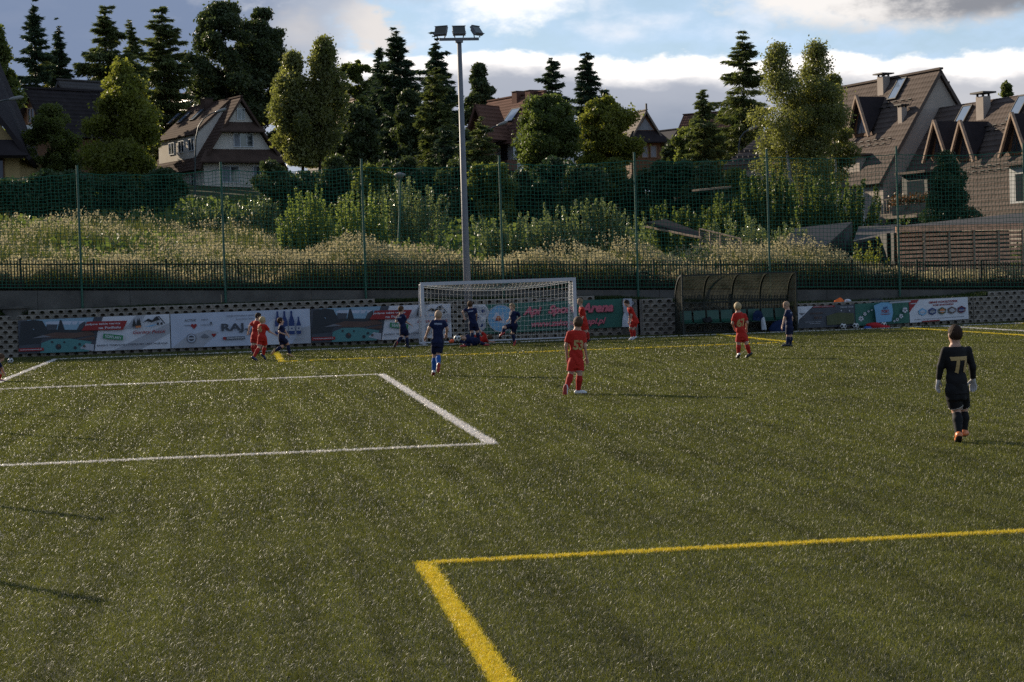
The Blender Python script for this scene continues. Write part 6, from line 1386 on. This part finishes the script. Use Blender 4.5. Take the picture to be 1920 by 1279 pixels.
def sd_cone(P, a, b, ra, rb):
    a = np.asarray(a); b = np.asarray(b); ab = b-a; L2 = max(1e-9, ab@ab); t = np.clip(((P-a)@ab)/L2, 0, 1)
    return np.linalg.norm(P-a-t[..., None]*ab, axis=-1)-(ra+(rb-ra)*t)
def sd_ell(P, c, ax, r_):
    q = np.stack([(P-c)@ax[i]/r_[i] for i in range(3)], -1); k0 = np.linalg.norm(q, axis=-1)
    return (k0-1)*min(r_)*np.clip(.5+.5*max(r_)/min(r_), 1, 1.6)
def smin(a, b, k):
    h = np.clip(.5+.5*(b-a)/k, 0, 1); return b*(1-h)+a*h-k*h*(1-h)
def snet(f, lo, hi, h):
    """surface nets: a smooth closed quad surface of f = 0"""
    lo = np.asarray(lo)-2*h; hi = np.asarray(hi)+2*h; n = np.maximum(4, np.ceil((hi-lo)/h).astype(int)+1)
    G = np.stack(np.meshgrid(*[lo[i]+h*np.arange(n[i]) for i in range(3)], indexing='ij'), -1)
    D_ = f(G.reshape(-1, 3)).reshape(n); s = D_ < 0
    m = n-1; cnt = np.zeros(m, int); acc = np.zeros((*m, 3))
    offs = [(i, j, k) for i in (0, 1) for j in (0, 1) for k in (0, 1)]
    for p in offs:
        for ax in range(3):
            if p[ax] == 0:
                q = list(p); q[ax] = 1
                sl = lambda o: tuple(slice(o[i], o[i]+m[i]) for i in range(3))
                a, b = D_[sl(p)], D_[sl(q)]; c = (a < 0) != (b < 0); t = np.where(c, a/np.where(c, a-b, 1), 0)
                e = np.zeros((*m, 3)); e[...] = np.array(p, float); e[..., ax] += t
                acc += np.where(c[..., None], e, 0); cnt += c
    act = cnt > 0; idx = -np.ones(m, int); idx[act] = np.arange(act.sum())
    ijk = np.argwhere(act); V = lo+h*(ijk+acc[act]/cnt[act][:, None]); F = []
    for ax in range(3):
        a1, a2 = (ax+1) % 3, (ax+2) % 3
        sl0 = [slice(1, n[i]-1) for i in range(3)]; sl0[ax] = slice(0, n[ax]-1); sl1 = list(sl0); sl1[ax] = slice(1, n[ax])
        c = s[tuple(sl0)] != s[tuple(sl1)]; fl = s[tuple(sl0)][c]; q = np.argwhere(c); 
        base = q.copy(); base[:, a1] += 1; base[:, a2] += 1
        def at_(d1, d2):
            r_ = base.copy(); r_[:, a1] -= d1; r_[:, a2] -= d2; return idx[r_[:, 0], r_[:, 1], r_[:, 2]]
        quad = np.stack([at_(1, 1), at_(0, 1), at_(0, 0), at_(1, 0)], -1); quad[~fl] = quad[~fl][:, ::-1]; F.append(quad)
    F = np.concatenate(F); F = F[(F >= 0).all(1)]
    return V, F
def unit(v): v = np.asarray(v, float); return v/max(1e-9, np.linalg.norm(v))
def hdir(deg): a = math.radians(deg); return np.array([math.sin(a), math.cos(a), 0.0])
class Kid:
    def __init__(s, label, ground, J, dy=None, heading=0, look=None, Hm=1.38, hair='brown', hairlen=0.012, shirt=C_red, shorts=C_red, socks=C_redd, trim=False, shoe=('white', 'white'), soles=M_soled, number=None, strip=None, long=False, gloves=None, toes=None, lying=False, collar=False, group=None, sockt=.10, Y=None, curl=.6, sleeve_trim=None):
        s.sc = Hm/1.38; sc = s.sc; dy = dy or {}
        Y = gnd(*ground).y if Y is None else Y
        J = {k: np.array(at(*p, Y+dy.get(k, 0.0))) for k, p in J.items()}
        fw = hdir(heading); s.fw0 = fw
        up = unit(J['nk']-J['pv']); R_ = unit(np.cross(fw, up)); F_ = np.cross(up, R_)
        # keep the shoulders and hips about a real width apart in depth
        for a, w_ in (('s', .150), ('h', .075)):
            l, r = J[a+'L'], J[a+'R']; c = (l+r)/2; d = r-l
            sgn = 1 if d@R_ >= -0.02 else -1
            # set width along the body's right axis, keeping the picture offset
            lr = R_*sgn*w_*sc; J[a+'L'] = c-lr*.85-0*d; J[a+'R'] = c+lr*.85
            if abs(d[0]) > .5*w_*2*sc: J[a+'L'] = np.array([l[0], J[a+'L'][1], l[2]]); J[a+'R'] = np.array([r[0], J[a+'R'][1], r[2]])
        s.J = J; t = J
        s.hu = unit(J['hd']-J['nk']*1.0) if not lying else unit(J['hd']-J['nk'])
        hf = hdir(look if look is not None else heading); hr = unit(np.cross(hf, s.hu)); hf = np.cross(s.hu, hr)
        H = J['hd']; hax = (hr, hf, s.hu)
        nk, pv = J['nk'], J['pv']; chest = nk*.72+pv*.28
        tl = np.linalg.norm(nk-pv)
        def torso(P, g, zlo, zhi):
            d = P-pv; z = d@up; x = d@R_; y = d@F_; k = np.clip(z/tl, -.25, 1.1)
            w_ = np.interp(k, [-.25, 0, .35, .7, .88, 1.0, 1.1], [.112, .114, .104, .126, .130, .080, .05])*sc+g
            dp = np.interp(k, [-.25, 0, .35, .7, .9, 1.0, 1.1], [.088, .092, .080, .092, .075, .055, .04])*sc+g
            q = np.sqrt((x/w_)**2+(y/dp)**2)
            return np.maximum((q-1)*np.minimum(w_, dp), np.maximum(zlo-z, z-zhi))
        arms = [(J['s'+k], J['e'+k], J['w'+k]) for k in 'LR']; legs = [(J['h'+k], J['k'+k], J['a'+k]) for k in 'LR']
        hw = .078*sc; 
        def head(P):
            d = sd_ell(P, H+s.hu*.012*sc-hf*.008*sc, hax, (.073*sc, .090*sc, .090*sc))
            d = smin(d, sd_ell(P, H-s.hu*.050*sc+hf*.022*sc, hax, (.054*sc, .060*sc, .062*sc)), .035*sc)
            d = smin(d, sd_cone(P, H-s.hu*.012*sc+hf*.084*sc, H-s.hu*.034*sc+hf*.098*sc, .008*sc, .013*sc), .012*sc)
            for sg in (-1, 1):
                d = smin(d, sd_ell(P, H-s.hu*.012*sc+hr*sg*.076*sc-hf*.006*sc, hax, (.010*sc, .020*sc, .030*sc)), .008*sc)
                d = np.maximum(d, -(np.linalg.norm(P-(H+s.hu*.002*sc+hr*sg*.031*sc+hf*.094*sc), axis=-1)-.016*sc))
            return d
        def body(P):
            d = smin(head(P), sd_cone(P, H-s.hu*.06*sc-hf*.012*sc, nk-up*.03*sc, .044*sc, .052*sc), .03*sc)
            d = smin(d, torso(P, -.012, -.10*sc, tl*1.02), .04*sc)
            for a, e, w_ in arms:
                d = smin(d, smin(sd_cone(P, a, e, .045*sc, .034*sc), sd_cone(P, e, w_, .034*sc, .022*sc), .015*sc), .025*sc)
            for h_, k_, a in legs:
                d = smin(d, smin(sd_cone(P, h_, k_, .076*sc, .050*sc), smin(sd_cone(P, k_, k_*.62+a*.38-F_*.012*sc, .048*sc, .050*sc), sd_cone(P, k_*.62+a*.38-F_*.012*sc, a, .050*sc, .032*sc), .02), .02*sc), .03*sc)
            return d
        pts = np.array(list(J.values())); lo, hi = pts.min(0)-.16*sc, pts.max(0)+.16*sc
        V, F = snet(body, lo, hi, .0115); mi = np.zeros(len(F), int)
        parts = [(V, F, mi)]
        # hands
        s.handmesh = []
        for k, (a, e, w_) in zip('LR', arms):
            d = unit(w_-e); side = unit(np.cross(d, F_+.01)); pal = np.cross(side, d); g = 1.18 if gloves else 1.0; hs = .92*sc*g
            inn = 1 if k == 'L' else -1
            th = unit(R_*inn+F_*.8); th = unit(th-d*(th@d)); nrm = np.cross(d, th)
            if nrm@R_*inn < 0: nrm = -nrm
            fr_ = [0.030, .010, -.010, -.029]; ln = [.062, .070, .066, .050]; fat = 1.3 if gloves else 1.0
            def hand(P, w_=w_, d=d, th=th, nrm=nrm, hs=hs, fr_=fr_, ln=ln, fat=fat):
                r_ = sd_cone(P, w_-d*.02*hs, w_+d*.02*hs, (.022 if not gloves else .030)*sc, .024*hs)
                for x_ in (.022, 0, -.022): r_ = smin(r_, sd_cone(P, w_+d*.02*hs+th*x_*.6*hs, w_+d*.072*hs+th*x_*hs, .015*hs, .013*hs), .012)
                for x_, L_ in zip(fr_, ln):
                    b0 = w_+d*.078*hs+th*x_*hs; b1 = b0+unit(d+nrm*curl*.5)*L_*.5*hs; b2 = b1+unit(d+nrm*curl*1.6)*L_*.5*hs
                    r_ = smin(r_, smin(sd_cone(P, b0, b1, .0085*hs*fat, .0078*hs*fat), sd_cone(P, b1, b2, .0078*hs*fat, .0065*hs*fat), .003), .005)
                b0 = w_+d*.03*hs+th*.028*hs; b1 = b0+unit(th*.8+d*.8+nrm*.3)*.036*hs; b2 = b1+unit(d+th*.25+nrm*.5)*.030*hs
                return smin(r_, smin(sd_cone(P, b0, b1, .011*hs*fat, .009*hs*fat), sd_cone(P, b1, b2, .009*hs*fat, .007*hs*fat), .004), .008)
            c = w_+d*.06*hs; V2, F2 = snet(hand, c-.12*hs-.02, c+.12*hs+.02, .0062)
            if gloves: s.handmesh.append((V2, F2))
            else: parts.append((V2, F2, np.zeros(len(F2), int)))
        # eyes and mouth
        def ball(c, r_, mi_):
            bm = bmesh.new(); bmesh.ops.create_icosphere(bm, subdivisions=1, radius=1); bm.verts.ensure_lookup_table()
            V_ = np.array([v.co[:] for v in bm.verts])*np.array(r_); F_t = [[v.index for v in f.verts] for f in bm.faces]; bm.free()
            V_ = c+V_[:, :1]*hr+V_[:, 1:2]*hf+V_[:, 2:]*s.hu; parts.append((V_, np.array([[*f, f[2]] for f in F_t]), np.full(len(F_t), mi_)))
        for sg in (-1, 1): ball(H+s.hu*.002*sc+hr*sg*.031*sc+hf*.076*sc, (.010*sc, .008*sc, .008*sc), 1)
        ball(H-s.hu*.062*sc+hf*.078*sc, (.020*sc, .008*sc, .005*sc), 2)
        garments = []
        # hair
        def hairf(P):
            d = sd_ell(P, H+s.hu*.014*sc-hf*.010*sc, hax, (.075*sc+hairlen*.8, .093*sc+hairlen*.6, .092*sc+hairlen))
            q = P-H; u_ = q@s.hu; f_ = q@hf; w_ = np.abs(q@hr)
            d = d+.0035*np.sin(q[:, 0]*160)*np.sin(q[:, 1]*150+q[:, 2]*90)
            return np.maximum(d, np.maximum(f_-(.050*sc+.30*u_), -.052*sc-hairlen*1.6-u_+np.maximum(0, f_+.01)*1.3))
        garments.append(('hair', hairf, H-.16*sc, H+.16*sc, .009, [HAIR[hair]], None))
        # jersey
        hem = -.062*sc
        def shirtf(P):
            z = (P-pv)@up
            d = torso(P, .010*sc+.009*np.clip(.5-z/tl, 0, 1)+.0075*np.sin(z*34+(P@R_)*21+2*np.sin((P@R_)*17))*np.clip(1.15-z/tl, 0, 1), hem, tl*.985)
            for a, e, w_ in arms:
                f_ = 1.0 if long else .72
                m_ = a+(e-a)*min(1, f_)
                q = sd_cone(P, a, m_, .048*sc, (.053 if not long else .042)*sc); dr = unit(e-a); 
                if not long: q = np.maximum(q, (P-m_)@dr)
                else: q = smin(q, np.maximum(sd_cone(P, e, w_, .042*sc, .034*sc), (P-w_)@unit(w_-e)), .02)
                d = smin(d, q, .03*sc)
            return np.maximum(d, -(np.linalg.norm(P-(nk+up*.02*sc+F_*.02*sc), axis=-1)-.052*sc))
        garments.append(('jersey', shirtf, lo, hi, .0115, [shirt, C_trim], None))
        # shorts
        def shortf(P):
            z = (P-pv)@up; d = torso(P, .012*sc, -.13*sc, .06*sc)+.004*np.sin((P@R_)*55+z*12)
            for h_, k_, a in legs:
                m_ = h_+(k_-h_)*.82; q = sd_cone(P, h_, m_, .084*sc, .084*sc); d = smin(d, np.maximum(q, (P-m_)@unit(k_-h_)), .02*sc)
            return d
        def shorttrim(C):
            r_ = np.zeros(len(C), int)
            ds = [sd_cone(C, h_, k_, 0, 0) for h_, k_, a in legs]
            for i, (h_, k_, a) in enumerate(legs):
                L_ = np.linalg.norm(k_-h_); tt = ((C-h_)@unit(k_-h_))/L_; r_[(tt > .765) & (ds[i] <= ds[1-i])] = 1
            return r_
        kk = np.array([pv, *[l[1] for l in legs], *[l[0] for l in legs]])
        garments.append(('shorts', shortf, kk.min(0)-.17*sc, kk.max(0)+.17*sc, .0115, [shorts, C_trim], shorttrim if trim else None))
        for i, (h_, k_, a) in enumerate(legs):
            ca = k_*.62+a*.38-F_*.012*sc; k0 = k_+(a-k_)*sockt
            def sockf(P, k_=k_, a=a, ca=ca, k0=k0): return np.maximum(smin(sd_cone(P, k_, ca, .053*sc, .057*sc), sd_cone(P, ca, a, .057*sc, .040*sc), .02), -((P-k0)@unit(a-k_)))
            q = np.array([k_, a]); garments.append(('sock', sockf, q.min(0)-.08*sc, q.max(0)+.08*sc, .010, [socks], None))
        minz = 9
        for i, (k_key, (h_, k_, a)) in enumerate(zip('LR', legs)):
            tp_ = (toes or {}).get(k_key)
            if tp_ is not None:
                fd = np.array(at(tp_[0], tp_[1], a[1]+(tp_[2] if len(tp_) > 2 else 0)))-a; sh = unit(a-k_); fd = unit(fd)
                fd = unit(fd-sh*.15*(fd@sh))
            else: fd = unit(hdir(heading)); 
            sh = unit(a-k_); dn = unit(np.array([0, 0, -1.])+.001) if tp_ is None else unit(sh-fd*(sh@fd)) if abs(sh@fd) < .97 else unit(np.cross(fd, R_))
            if tp_ is None or abs(fd[2]) < .35: fd = unit(np.array([fd[0], fd[1], 0])); dn = np.array([0, 0, -1.])
            rt = np.cross(fd, dn); heel = a+dn*.030*sc-fd*.035*sc; ball_ = a+dn*.038*sc+fd*.085*sc; toe = a+dn*.044*sc+fd*.135*sc; sole = .066*sc
            def shoef(P, a=a, heel=heel, ball_=ball_, toe=toe, dn=dn, sole=sole):
                d = smin(sd_cone(P, heel, ball_, .038*sc, .040*sc), sd_cone(P, ball_, toe, .040*sc, .026*sc), .02*sc); d = smin(d, sd_cone(P, a, a+dn*.03*sc, .040*sc, .04*sc), .02*sc)
                return np.maximum(d, (P-a)@dn-sole)
            def solem(C, a=a, dn=dn, sole=sole): return (((C-a)@dn) > sole-.016*sc).astype(int)
            q = np.array([a, heel, toe]); garments.append(('boot', shoef, q.min(0)-.08*sc, q.max(0)+.08*sc, .009, [SHOE[shoe[i]], soles], solem))
            minz = min(minz, (a+dn*sole)[2], (toe+dn*.02*sc)[2])
        dz = -minz if not lying else 0.0
        base = np.array([(J['aL'][0]+J['aR'][0])/2, (J['aL'][1]+J['aR'][1])/2, 0.0])
        s.root = thing('person', label, 'person', tuple(base), group)
        sh_ = np.array([0, 0, dz])
        def emit(name, V, F, mats, mi=None):
            me = np_mesh(name, V+sh_, F, smooth=True); o = link(name, me, mats, s.root)
            if mi is not None: me.polygons.foreach_set('material_index', mi.astype(np.int32)); me.update()
            return o
        n = 0; VV, FF, MI = [], [], []
        for V, F, m_ in parts: VV.append(V); FF.append(F+n); MI.append(m_); n += len(V)
        FF = np.concatenate(FF); VV = np.concatenate(VV)
        # triangles were stored as degenerate quads: rebuild through from_pydata
        me = bpy.data.meshes.new('body'); me.from_pydata((VV+sh_).tolist(), [], [tuple(dict.fromkeys(f)) for f in FF.tolist()]); MI = np.concatenate(MI)
        me.polygons.foreach_set('material_index', MI.astype(np.int32)); me.polygons.foreach_set('use_smooth', [True]*len(me.polygons)); me.update()
        link('body', me, [M_skin, M_eye, M_lip], s.root)
        for name, f, l_, h_, vox, mats, mfun in garments:
            V, F = snet(f, l_, h_, vox)
            if len(F) == 0: continue
            mi = mfun(V[F].mean(1)) if mfun else None
            if name == 'jersey' and (collar or sleeve_trim):
                C = V[F].mean(1); mi = np.zeros(len(F), int)
                if collar: mi[np.linalg.norm(C-(nk+up*.02*sc+F_*.02*sc), axis=1) < .070*sc] = 1
            o = emit(name, V, F, mats, mi)
            if name == 'jersey': s.jersey = (o, V+sh_, F)
        for V2, F2 in s.handmesh: emit('glove', V2, F2, [gloves])
        # print on the back
        o, V, F = s.jersey
        if number or strip:
            bvh = BVHTree.FromPolygons(V.tolist(), F.tolist())
            def proj(x, z, lift=.006):
                org = pv+sh_+R_*x+up*z-F_*.6; hit = bvh.ray_cast(Vector(org), Vector(F_), 1.0)
                return (hit[0]-Vector(F_)*lift) if hit[0] is not None else None
            def decal(q2, F2, mat, name):
                vs = []; ok = []
                for x, z in q2:
                    p = proj(x, z); vs.append(p if p is not None else Vector(pv+sh_)); ok.append(p is not None)
                fs_ = [f for f in F2 if all(ok[i] for i in f)]
                me = bpy.data.meshes.new(name); me.from_pydata([tuple(v) for v in vs], [], fs_); me.update(); return sub(name, me, [mat], o)
            if number:
                txt, col, hh = number; q, F2, asp = text_mesh(txt, .045, -.28 if txt == '77' else 0.0); 
                # subdivide through bmesh so that the print follows the cloth
                bm = bmesh.new(); W_ = hh*asp*.86
                vs = [bm.verts.new(((p[0]-.5)*W_, (p[1])*hh+tl*.36, 0)) for p in q]
                for f in F2:
                    try: bm.faces.new([vs[i] for i in f])
                    except ValueError: pass
                bmesh.ops.triangulate(bm, faces=bm.faces[:]); bmesh.ops.subdivide_edges(bm, edges=[e for e in bm.edges if e.calc_length() > .03], cuts=2, use_grid_fill=False); bmesh.ops.triangulate(bm, faces=bm.faces[:]); bm.verts.ensure_lookup_table(); bm.verts.index_update()
                decal([(v.co.x, v.co.y) for v in bm.verts], [tuple(v.index for v in f.verts) for f in bm.faces], col, 'shirt_number'); bm.free()
            if strip:
                col, x0, x1, z0, z1 = strip; n_ = 10; q = [(x0+(x1-x0)*i/n_, (z0 if j == 0 else z1)*tl) for j in (0, 1) for i in range(n_+1)]
                decal(q, [(i, i+1, n_+2+i, n_+1+i) for i in range(n_)], col, 'shirt_strip')
BLUE = dict(shirt=C_blue, shorts=C_navy, socks=C_nsock, group='boys in blue kit')
RED = dict(shirt=C_red, shorts=C_red, socks=C_redd, group='boys in red kit')
ST = (C_strip, -.085, .085, .76, .84)
Kid('goalkeeper in black with gold 77 on the back and pale gloves, walking away at right', (1800, 831),
    dict(hd=(1790.5, 633), nk=(1791, 655), sL=(1771, 664), sR=(1816, 663), eL=(1764, 693), eR=(1823.5, 695), wL=(1760, 718), wR=(1824.5, 716), pv=(1794, 735), hL=(1785, 739), hR=(1804, 739), kL=(1793, 777), kR=(1806, 774), aL=(1797.5, 820), aR=(1808, 814)),
    dict(kL=.05, aL=-.10, kR=.15, aR=.10, eL=.02, eR=.02, wL=.06, wR=.06), heading=-8, Hm=1.42, hair='dark', hairlen=.008, shirt=C_black, shorts=C_blk2, socks=C_blk2, trim=True, shoe=('orange', 'orange'), number=('77', C_gold, .20), long=True, gloves=C_glove, collar=True, sockt=.12, curl=.5, toes=dict(L=(1795, 830, .16), R=(1812, 822, .16)))
Kid('boy in red with a gold number 53, standing with his back turned in mid-pitch', (1080, 740),
    dict(hd=(1083.4, 604), nk=(1082.5, 617), sL=(1067, 624), sR=(1094, 624.5), eL=(1061.5, 647), eR=(1096.5, 648), wL=(1063, 668), wR=(1099.5, 669), pv=(1079.5, 676), hL=(1073, 680), hR=(1086.5, 680), kL=(1070.5, 699), kR=(1086.5, 699), aL=(1062, 727), aR=(1084, 731)),
    dict(aL=-.15, kL=0, aR=.03, wL=.06, wR=.05), heading=-12, Hm=1.40, hair='brown', trim=True, shoe=('white', 'white'), soles=M_sole, number=('53', C_gold, .18), toes=dict(L=(1061, 741, -.02), R=(1099, 736)), **RED)
Kid('boy in blue running away with bright blue socks, left of the goal', (818, 706),
    dict(hd=(822, 595), nk=(821.5, 603), sL=(811, 608), sR=(833, 608), eL=(804.5, 620), eR=(838.5, 620), wL=(799, 634), wR=(837.5, 630), pv=(820.5, 643), hL=(815.5, 646), hR=(825.5, 646), kL=(815, 670), kR=(822, 669), aL=(813.2, 700), aR=(822, 690)),
    dict(kL=.12, aL=.10, kR=.02, aR=-.22, wL=.10, wR=.12), heading=4, Hm=1.38, hair='fair', hairlen=.007, strip=ST, soles=M_sole, shoe=('white', 'white'), toes=dict(L=(812, 706, .15), R=(820, 708, -.05)), sockt=.16, shirt=C_blue, shorts=C_navy, socks=C_bsock, group='boys in blue kit')
Kid('dark haired boy in red at the far left, facing right behind the blond one', (476, 665),
    dict(hd=(484.3, 593.5), nk=(481.5, 601.5), sL=(474.5, 605), sR=(486, 606), eL=(467.5, 613), eR=(487.5, 615), wL=(466, 622), wR=(490, 622), pv=(477.5, 630), hL=(475, 632), hR=(480.5, 632), kL=(474.5, 646), kR=(479.5, 645), aL=(475, 661.5), aR=(478.5, 661)), dict(wR=.05), heading=60, look=95, Hm=1.34, hair='dark', shoe=('black', 'black'), **RED)
Kid('blond boy in red with a gold 16, reaching out to the running boy in blue', (488, 677),
    dict(hd=(492.5, 603.2), nk=(492, 609.5), sL=(487.3, 613), sR=(497, 613.5), eL=(485.5, 621.5), eR=(505.5, 624), wL=(485.7, 628), wR=(514, 628.5), pv=(491.3, 634), hL=(488.5, 635.5), hR=(495, 635.5), kL=(486.5, 654), kR=(497, 651.5), aL=(476, 672), aR=(494, 667.5)),
    dict(aL=-.1, aR=.15, kR=.12), heading=48, look=70, Hm=1.33, hair='blond', number=('16', C_gold, .18), shoe=('navy', 'navy'), toes=dict(L=(482.5, 676), R=(500, 675)), trim=True, **RED)
Kid('dark haired boy in blue running right beside the short yellow line', (532, 671),
    dict(hd=(526.2, 605.5), nk=(527.5, 612.5), sL=(524, 616), sR=(528.5, 616), eL=(523.5, 626.5), eR=(534, 623), wL=(533.5, 630), wR=(539, 630), pv=(528, 635.5), hL=(527.5, 637), hR=(529, 637), kL=(529.2, 653.5), kR=(539.5, 648.5), aL=(515.5, 662), aR=(543.4, 667)),
    dict(eL=-.12, wL=-.08, eR=.12, wR=.05), heading=88, Hm=1.32, hair='dark', shoe=('gold', 'gold'), toes=dict(L=(508.5, 672), R=(550.5, 670.5)), **BLUE)
Kid('boy in blue skipping right, in front of the second thermal banner', (752, 655),
    dict(hd=(752.3, 583.5), nk=(752.2, 592), sL=(747, 597), sR=(757.5, 597.5), eL=(743, 607), eR=(761.5, 607), wL=(750.5, 604), wR=(769, 611.5), pv=(756.3, 622), hL=(754, 624), hR=(760.5, 624), kL=(754, 634.5), kR=(762.5, 634), aL=(743.5, 647.5), aR=(764.5, 650.5)),
    dict(wL=.16, eL=-.02, aL=-.1), heading=55, look=62, Hm=1.36, hair='brown', shoe=('red', 'black'), toes=dict(L=(739.5, 656), R=(769.5, 654)), strip=ST, **BLUE)
Kid('boy in blue leaping in the goal mouth with his back turned', (893, 649),
    dict(hd=(881.5, 575), nk=(882, 582), sL=(873.5, 584.5), sR=(890.5, 584), eL=(868, 589), eR=(894, 594), wL=(870.5, 598), wR=(893.5, 602), pv=(887, 610), hL=(883.5, 612.5), hR=(891.5, 612.5), kL=(885, 626.5), kR=(895, 626.5), aL=(887.3, 645), aR=(898.5, 643)),
    dict(aL=-.05, wR=.1), heading=12, look=0, Hm=1.36, hair='brown', hairlen=.016, shoe=('red', 'navy'), toes=dict(L=(889.5, 651), R=(903.5, 646)), strip=ST, **BLUE)
Kid('sandy haired boy in blue kicking his leg high inside the goal', (964, 650),
    dict(hd=(960.6, 578.8), nk=(962.3, 586), sL=(959, 589), sR=(970, 590), eL=(957, 600), eR=(974.5, 598), wL=(953.5, 603.5), wR=(968.5, 604), pv=(963, 611.5), hL=(959.5, 613.5), hR=(966, 613.5), kL=(945.5, 618), kR=(961, 628), aL=(942.5, 627), aR=(964, 644.5)),
    dict(wL=-.12, wR=-.12, kL=-.12, aL=-.12), heading=-115, look=-130, Hm=1.34, hair='sandy', hairlen=.016, shoe=('red', 'red'), toes=dict(L=(935, 633), R=(963, 649.5)), **BLUE)
Kid('boy in red standing by the right goalpost, hands at his belt', (1101, 644),
    dict(hd=(1087.5, 569.5), nk=(1089.7, 578.5), sL=(1087.5, 583), sR=(1094.5, 583.5), eL=(1087.5, 593), eR=(1097.5, 592.5), wL=(1089, 598), wR=(1093.8, 597.5), pv=(1095.5, 608), hL=(1093, 610.5), hR=(1098.5, 610.5), kL=(1094.5, 624), kR=(1100, 625), aL=(1097, 640), aR=(1103.5, 640.5)),
    dict(wR=-.10, wL=.02), heading=-85, look=-95, Hm=1.33, hair='sandy', shoe=('black', 'black'), toes=dict(L=(1092, 643), R=(1098, 644)), **RED)
Kid('boy in red bending forward, hands on knees, before the printed footballs', (1186, 639),
    dict(hd=(1175, 570.5), nk=(1179.3, 577), sL=(1179.5, 581), sR=(1183, 581), eL=(1181, 593.5), eR=(1184, 593), wL=(1179.5, 603.5), wR=(1183, 603.5), pv=(1190.5, 602), hL=(1188, 605.5), hR=(1193, 604.5), kL=(1182.5, 617.5), kR=(1187, 618.5), aL=(1185.5, 633.5), aR=(1190, 633.5)),
    dict(eL=.10, wL=.08, eR=-.12, wR=-.08), heading=-88, look=-110, Hm=1.33, hair='dark', shoe=('white', 'white'), trim=True, toes=dict(L=(1179, 637.5), R=(1184, 638)), **RED)
Kid('blond boy in red with a gold 67, back turned, in front of the dugout', (1390, 673),
    dict(hd=(1383, 579.3), nk=(1384, 589), sL=(1377, 595), sR=(1397, 595), eL=(1373.5, 610), eR=(1401, 609), wL=(1377, 619.5), wR=(1400, 620), pv=(1390.5, 632), hL=(1386, 634.5), hR=(1396, 634.5), kL=(1384.7, 648), kR=(1399.3, 647.5), aL=(1384.7, 667.5), aR=(1405.5, 666)),
    dict(wL=.16, wR=.14), heading=-14, Hm=1.32, hair='blond', hairlen=.018, number=('67', C_gold, .20), trim=True, shoe=('white', 'black'), toes=dict(L=(1381.5, 673, .1), R=(1396, 672.5)), **RED)
Kid('cropped fair haired boy in blue standing at the right end of the dugout', (1474, 651),
    dict(hd=(1474, 573.2), nk=(1477.3, 581), sL=(1473.5, 585), sR=(1482.5, 584.5), eL=(1470.8, 598.5), eR=(1485, 597.5), wL=(1467.3, 611), wR=(1484, 608), pv=(1480, 613.5), hL=(1477.5, 616), hR=(1482.5, 616), kL=(1477.8, 630.5), kR=(1482, 630.5), aL=(1475.5, 646), aR=(1481.5, 647)),
    dict(eL=-.1, wL=-.12, aL=-.05, kL=-.04), heading=-60, look=-85, Hm=1.35, hair='fair', hairlen=.005, shoe=('black', 'black'), strip=(C_strip, -.08, .10, .76, .84), toes=dict(L=(1466, 648), R=(1474, 650)), **BLUE)
Kid('goalkeeper in dark blue with orange gloves diving on the ground in the goal', (880, 648),
    dict(hd=(868, 634), nk=(873, 635), sL=(874, 633), sR=(876, 639), eL=(865, 636.5), eR=(862, 640), wL=(853, 637.5), wR=(850, 641), pv=(889, 640), hL=(890, 638.5), hR=(891, 642), kL=(898, 643), kR=(884, 645.5), aL=(909, 645), aR=(871, 647)),
    dict(kL=.15, aL=.2), Y=58.6, heading=180, look=200, Hm=1.30, hair='sandy', shirt=C_blue, shorts=C_navy, socks=C_nsock, long=True, gloves=C_oglove, shoe=('red', 'red'), toes=dict(L=(914, 646), R=(865, 649)), lying=True)
Kid('boy in red tumbled on the ground behind the leaping boy in blue', (905, 642),
    dict(hd=(917, 632), nk=(913, 634), sL=(911, 632), sR=(913, 638), eL=(901, 621), eR=(917, 640), wL=(894, 610), wR=(922, 641), pv=(902, 638), hL=(900, 636.5), hR=(901, 640), kL=(893, 628), kR=(889, 634), aL=(884, 640), aR=(879, 641.5)),
    dict(), Y=60.4, heading=-60, look=-60, Hm=1.26, hair='brown', lying=True, shoe=('white', 'white'), **RED)
Kid('boy in blue stooping at the very left edge of the pitch', (2, 716),
    dict(hd=(2.5, 672), nk=(-1, 678.5), sL=(-4, 681), sR=(-1, 682), eL=(0, 690), eR=(4, 691), wL=(5, 698), wR=(8, 699), pv=(-12, 690), hL=(-12, 692), hR=(-11, 692.5), kL=(-4, 699), kR=(1, 701), aL=(-10, 712), aR=(-2, 713)),
    dict(eL=.1, wL=.1), heading=85, Hm=1.20, hair='brown', shirt=C_blue, shorts=C_navy, socks=C_redd, shoe=('red', 'red'))
p = at(864.5, 634.5, 57.9); football((p.x-.12, 57.9, max(.11, p.z)), .11, 'white football beside the diving goalkeeper in the goal', None)
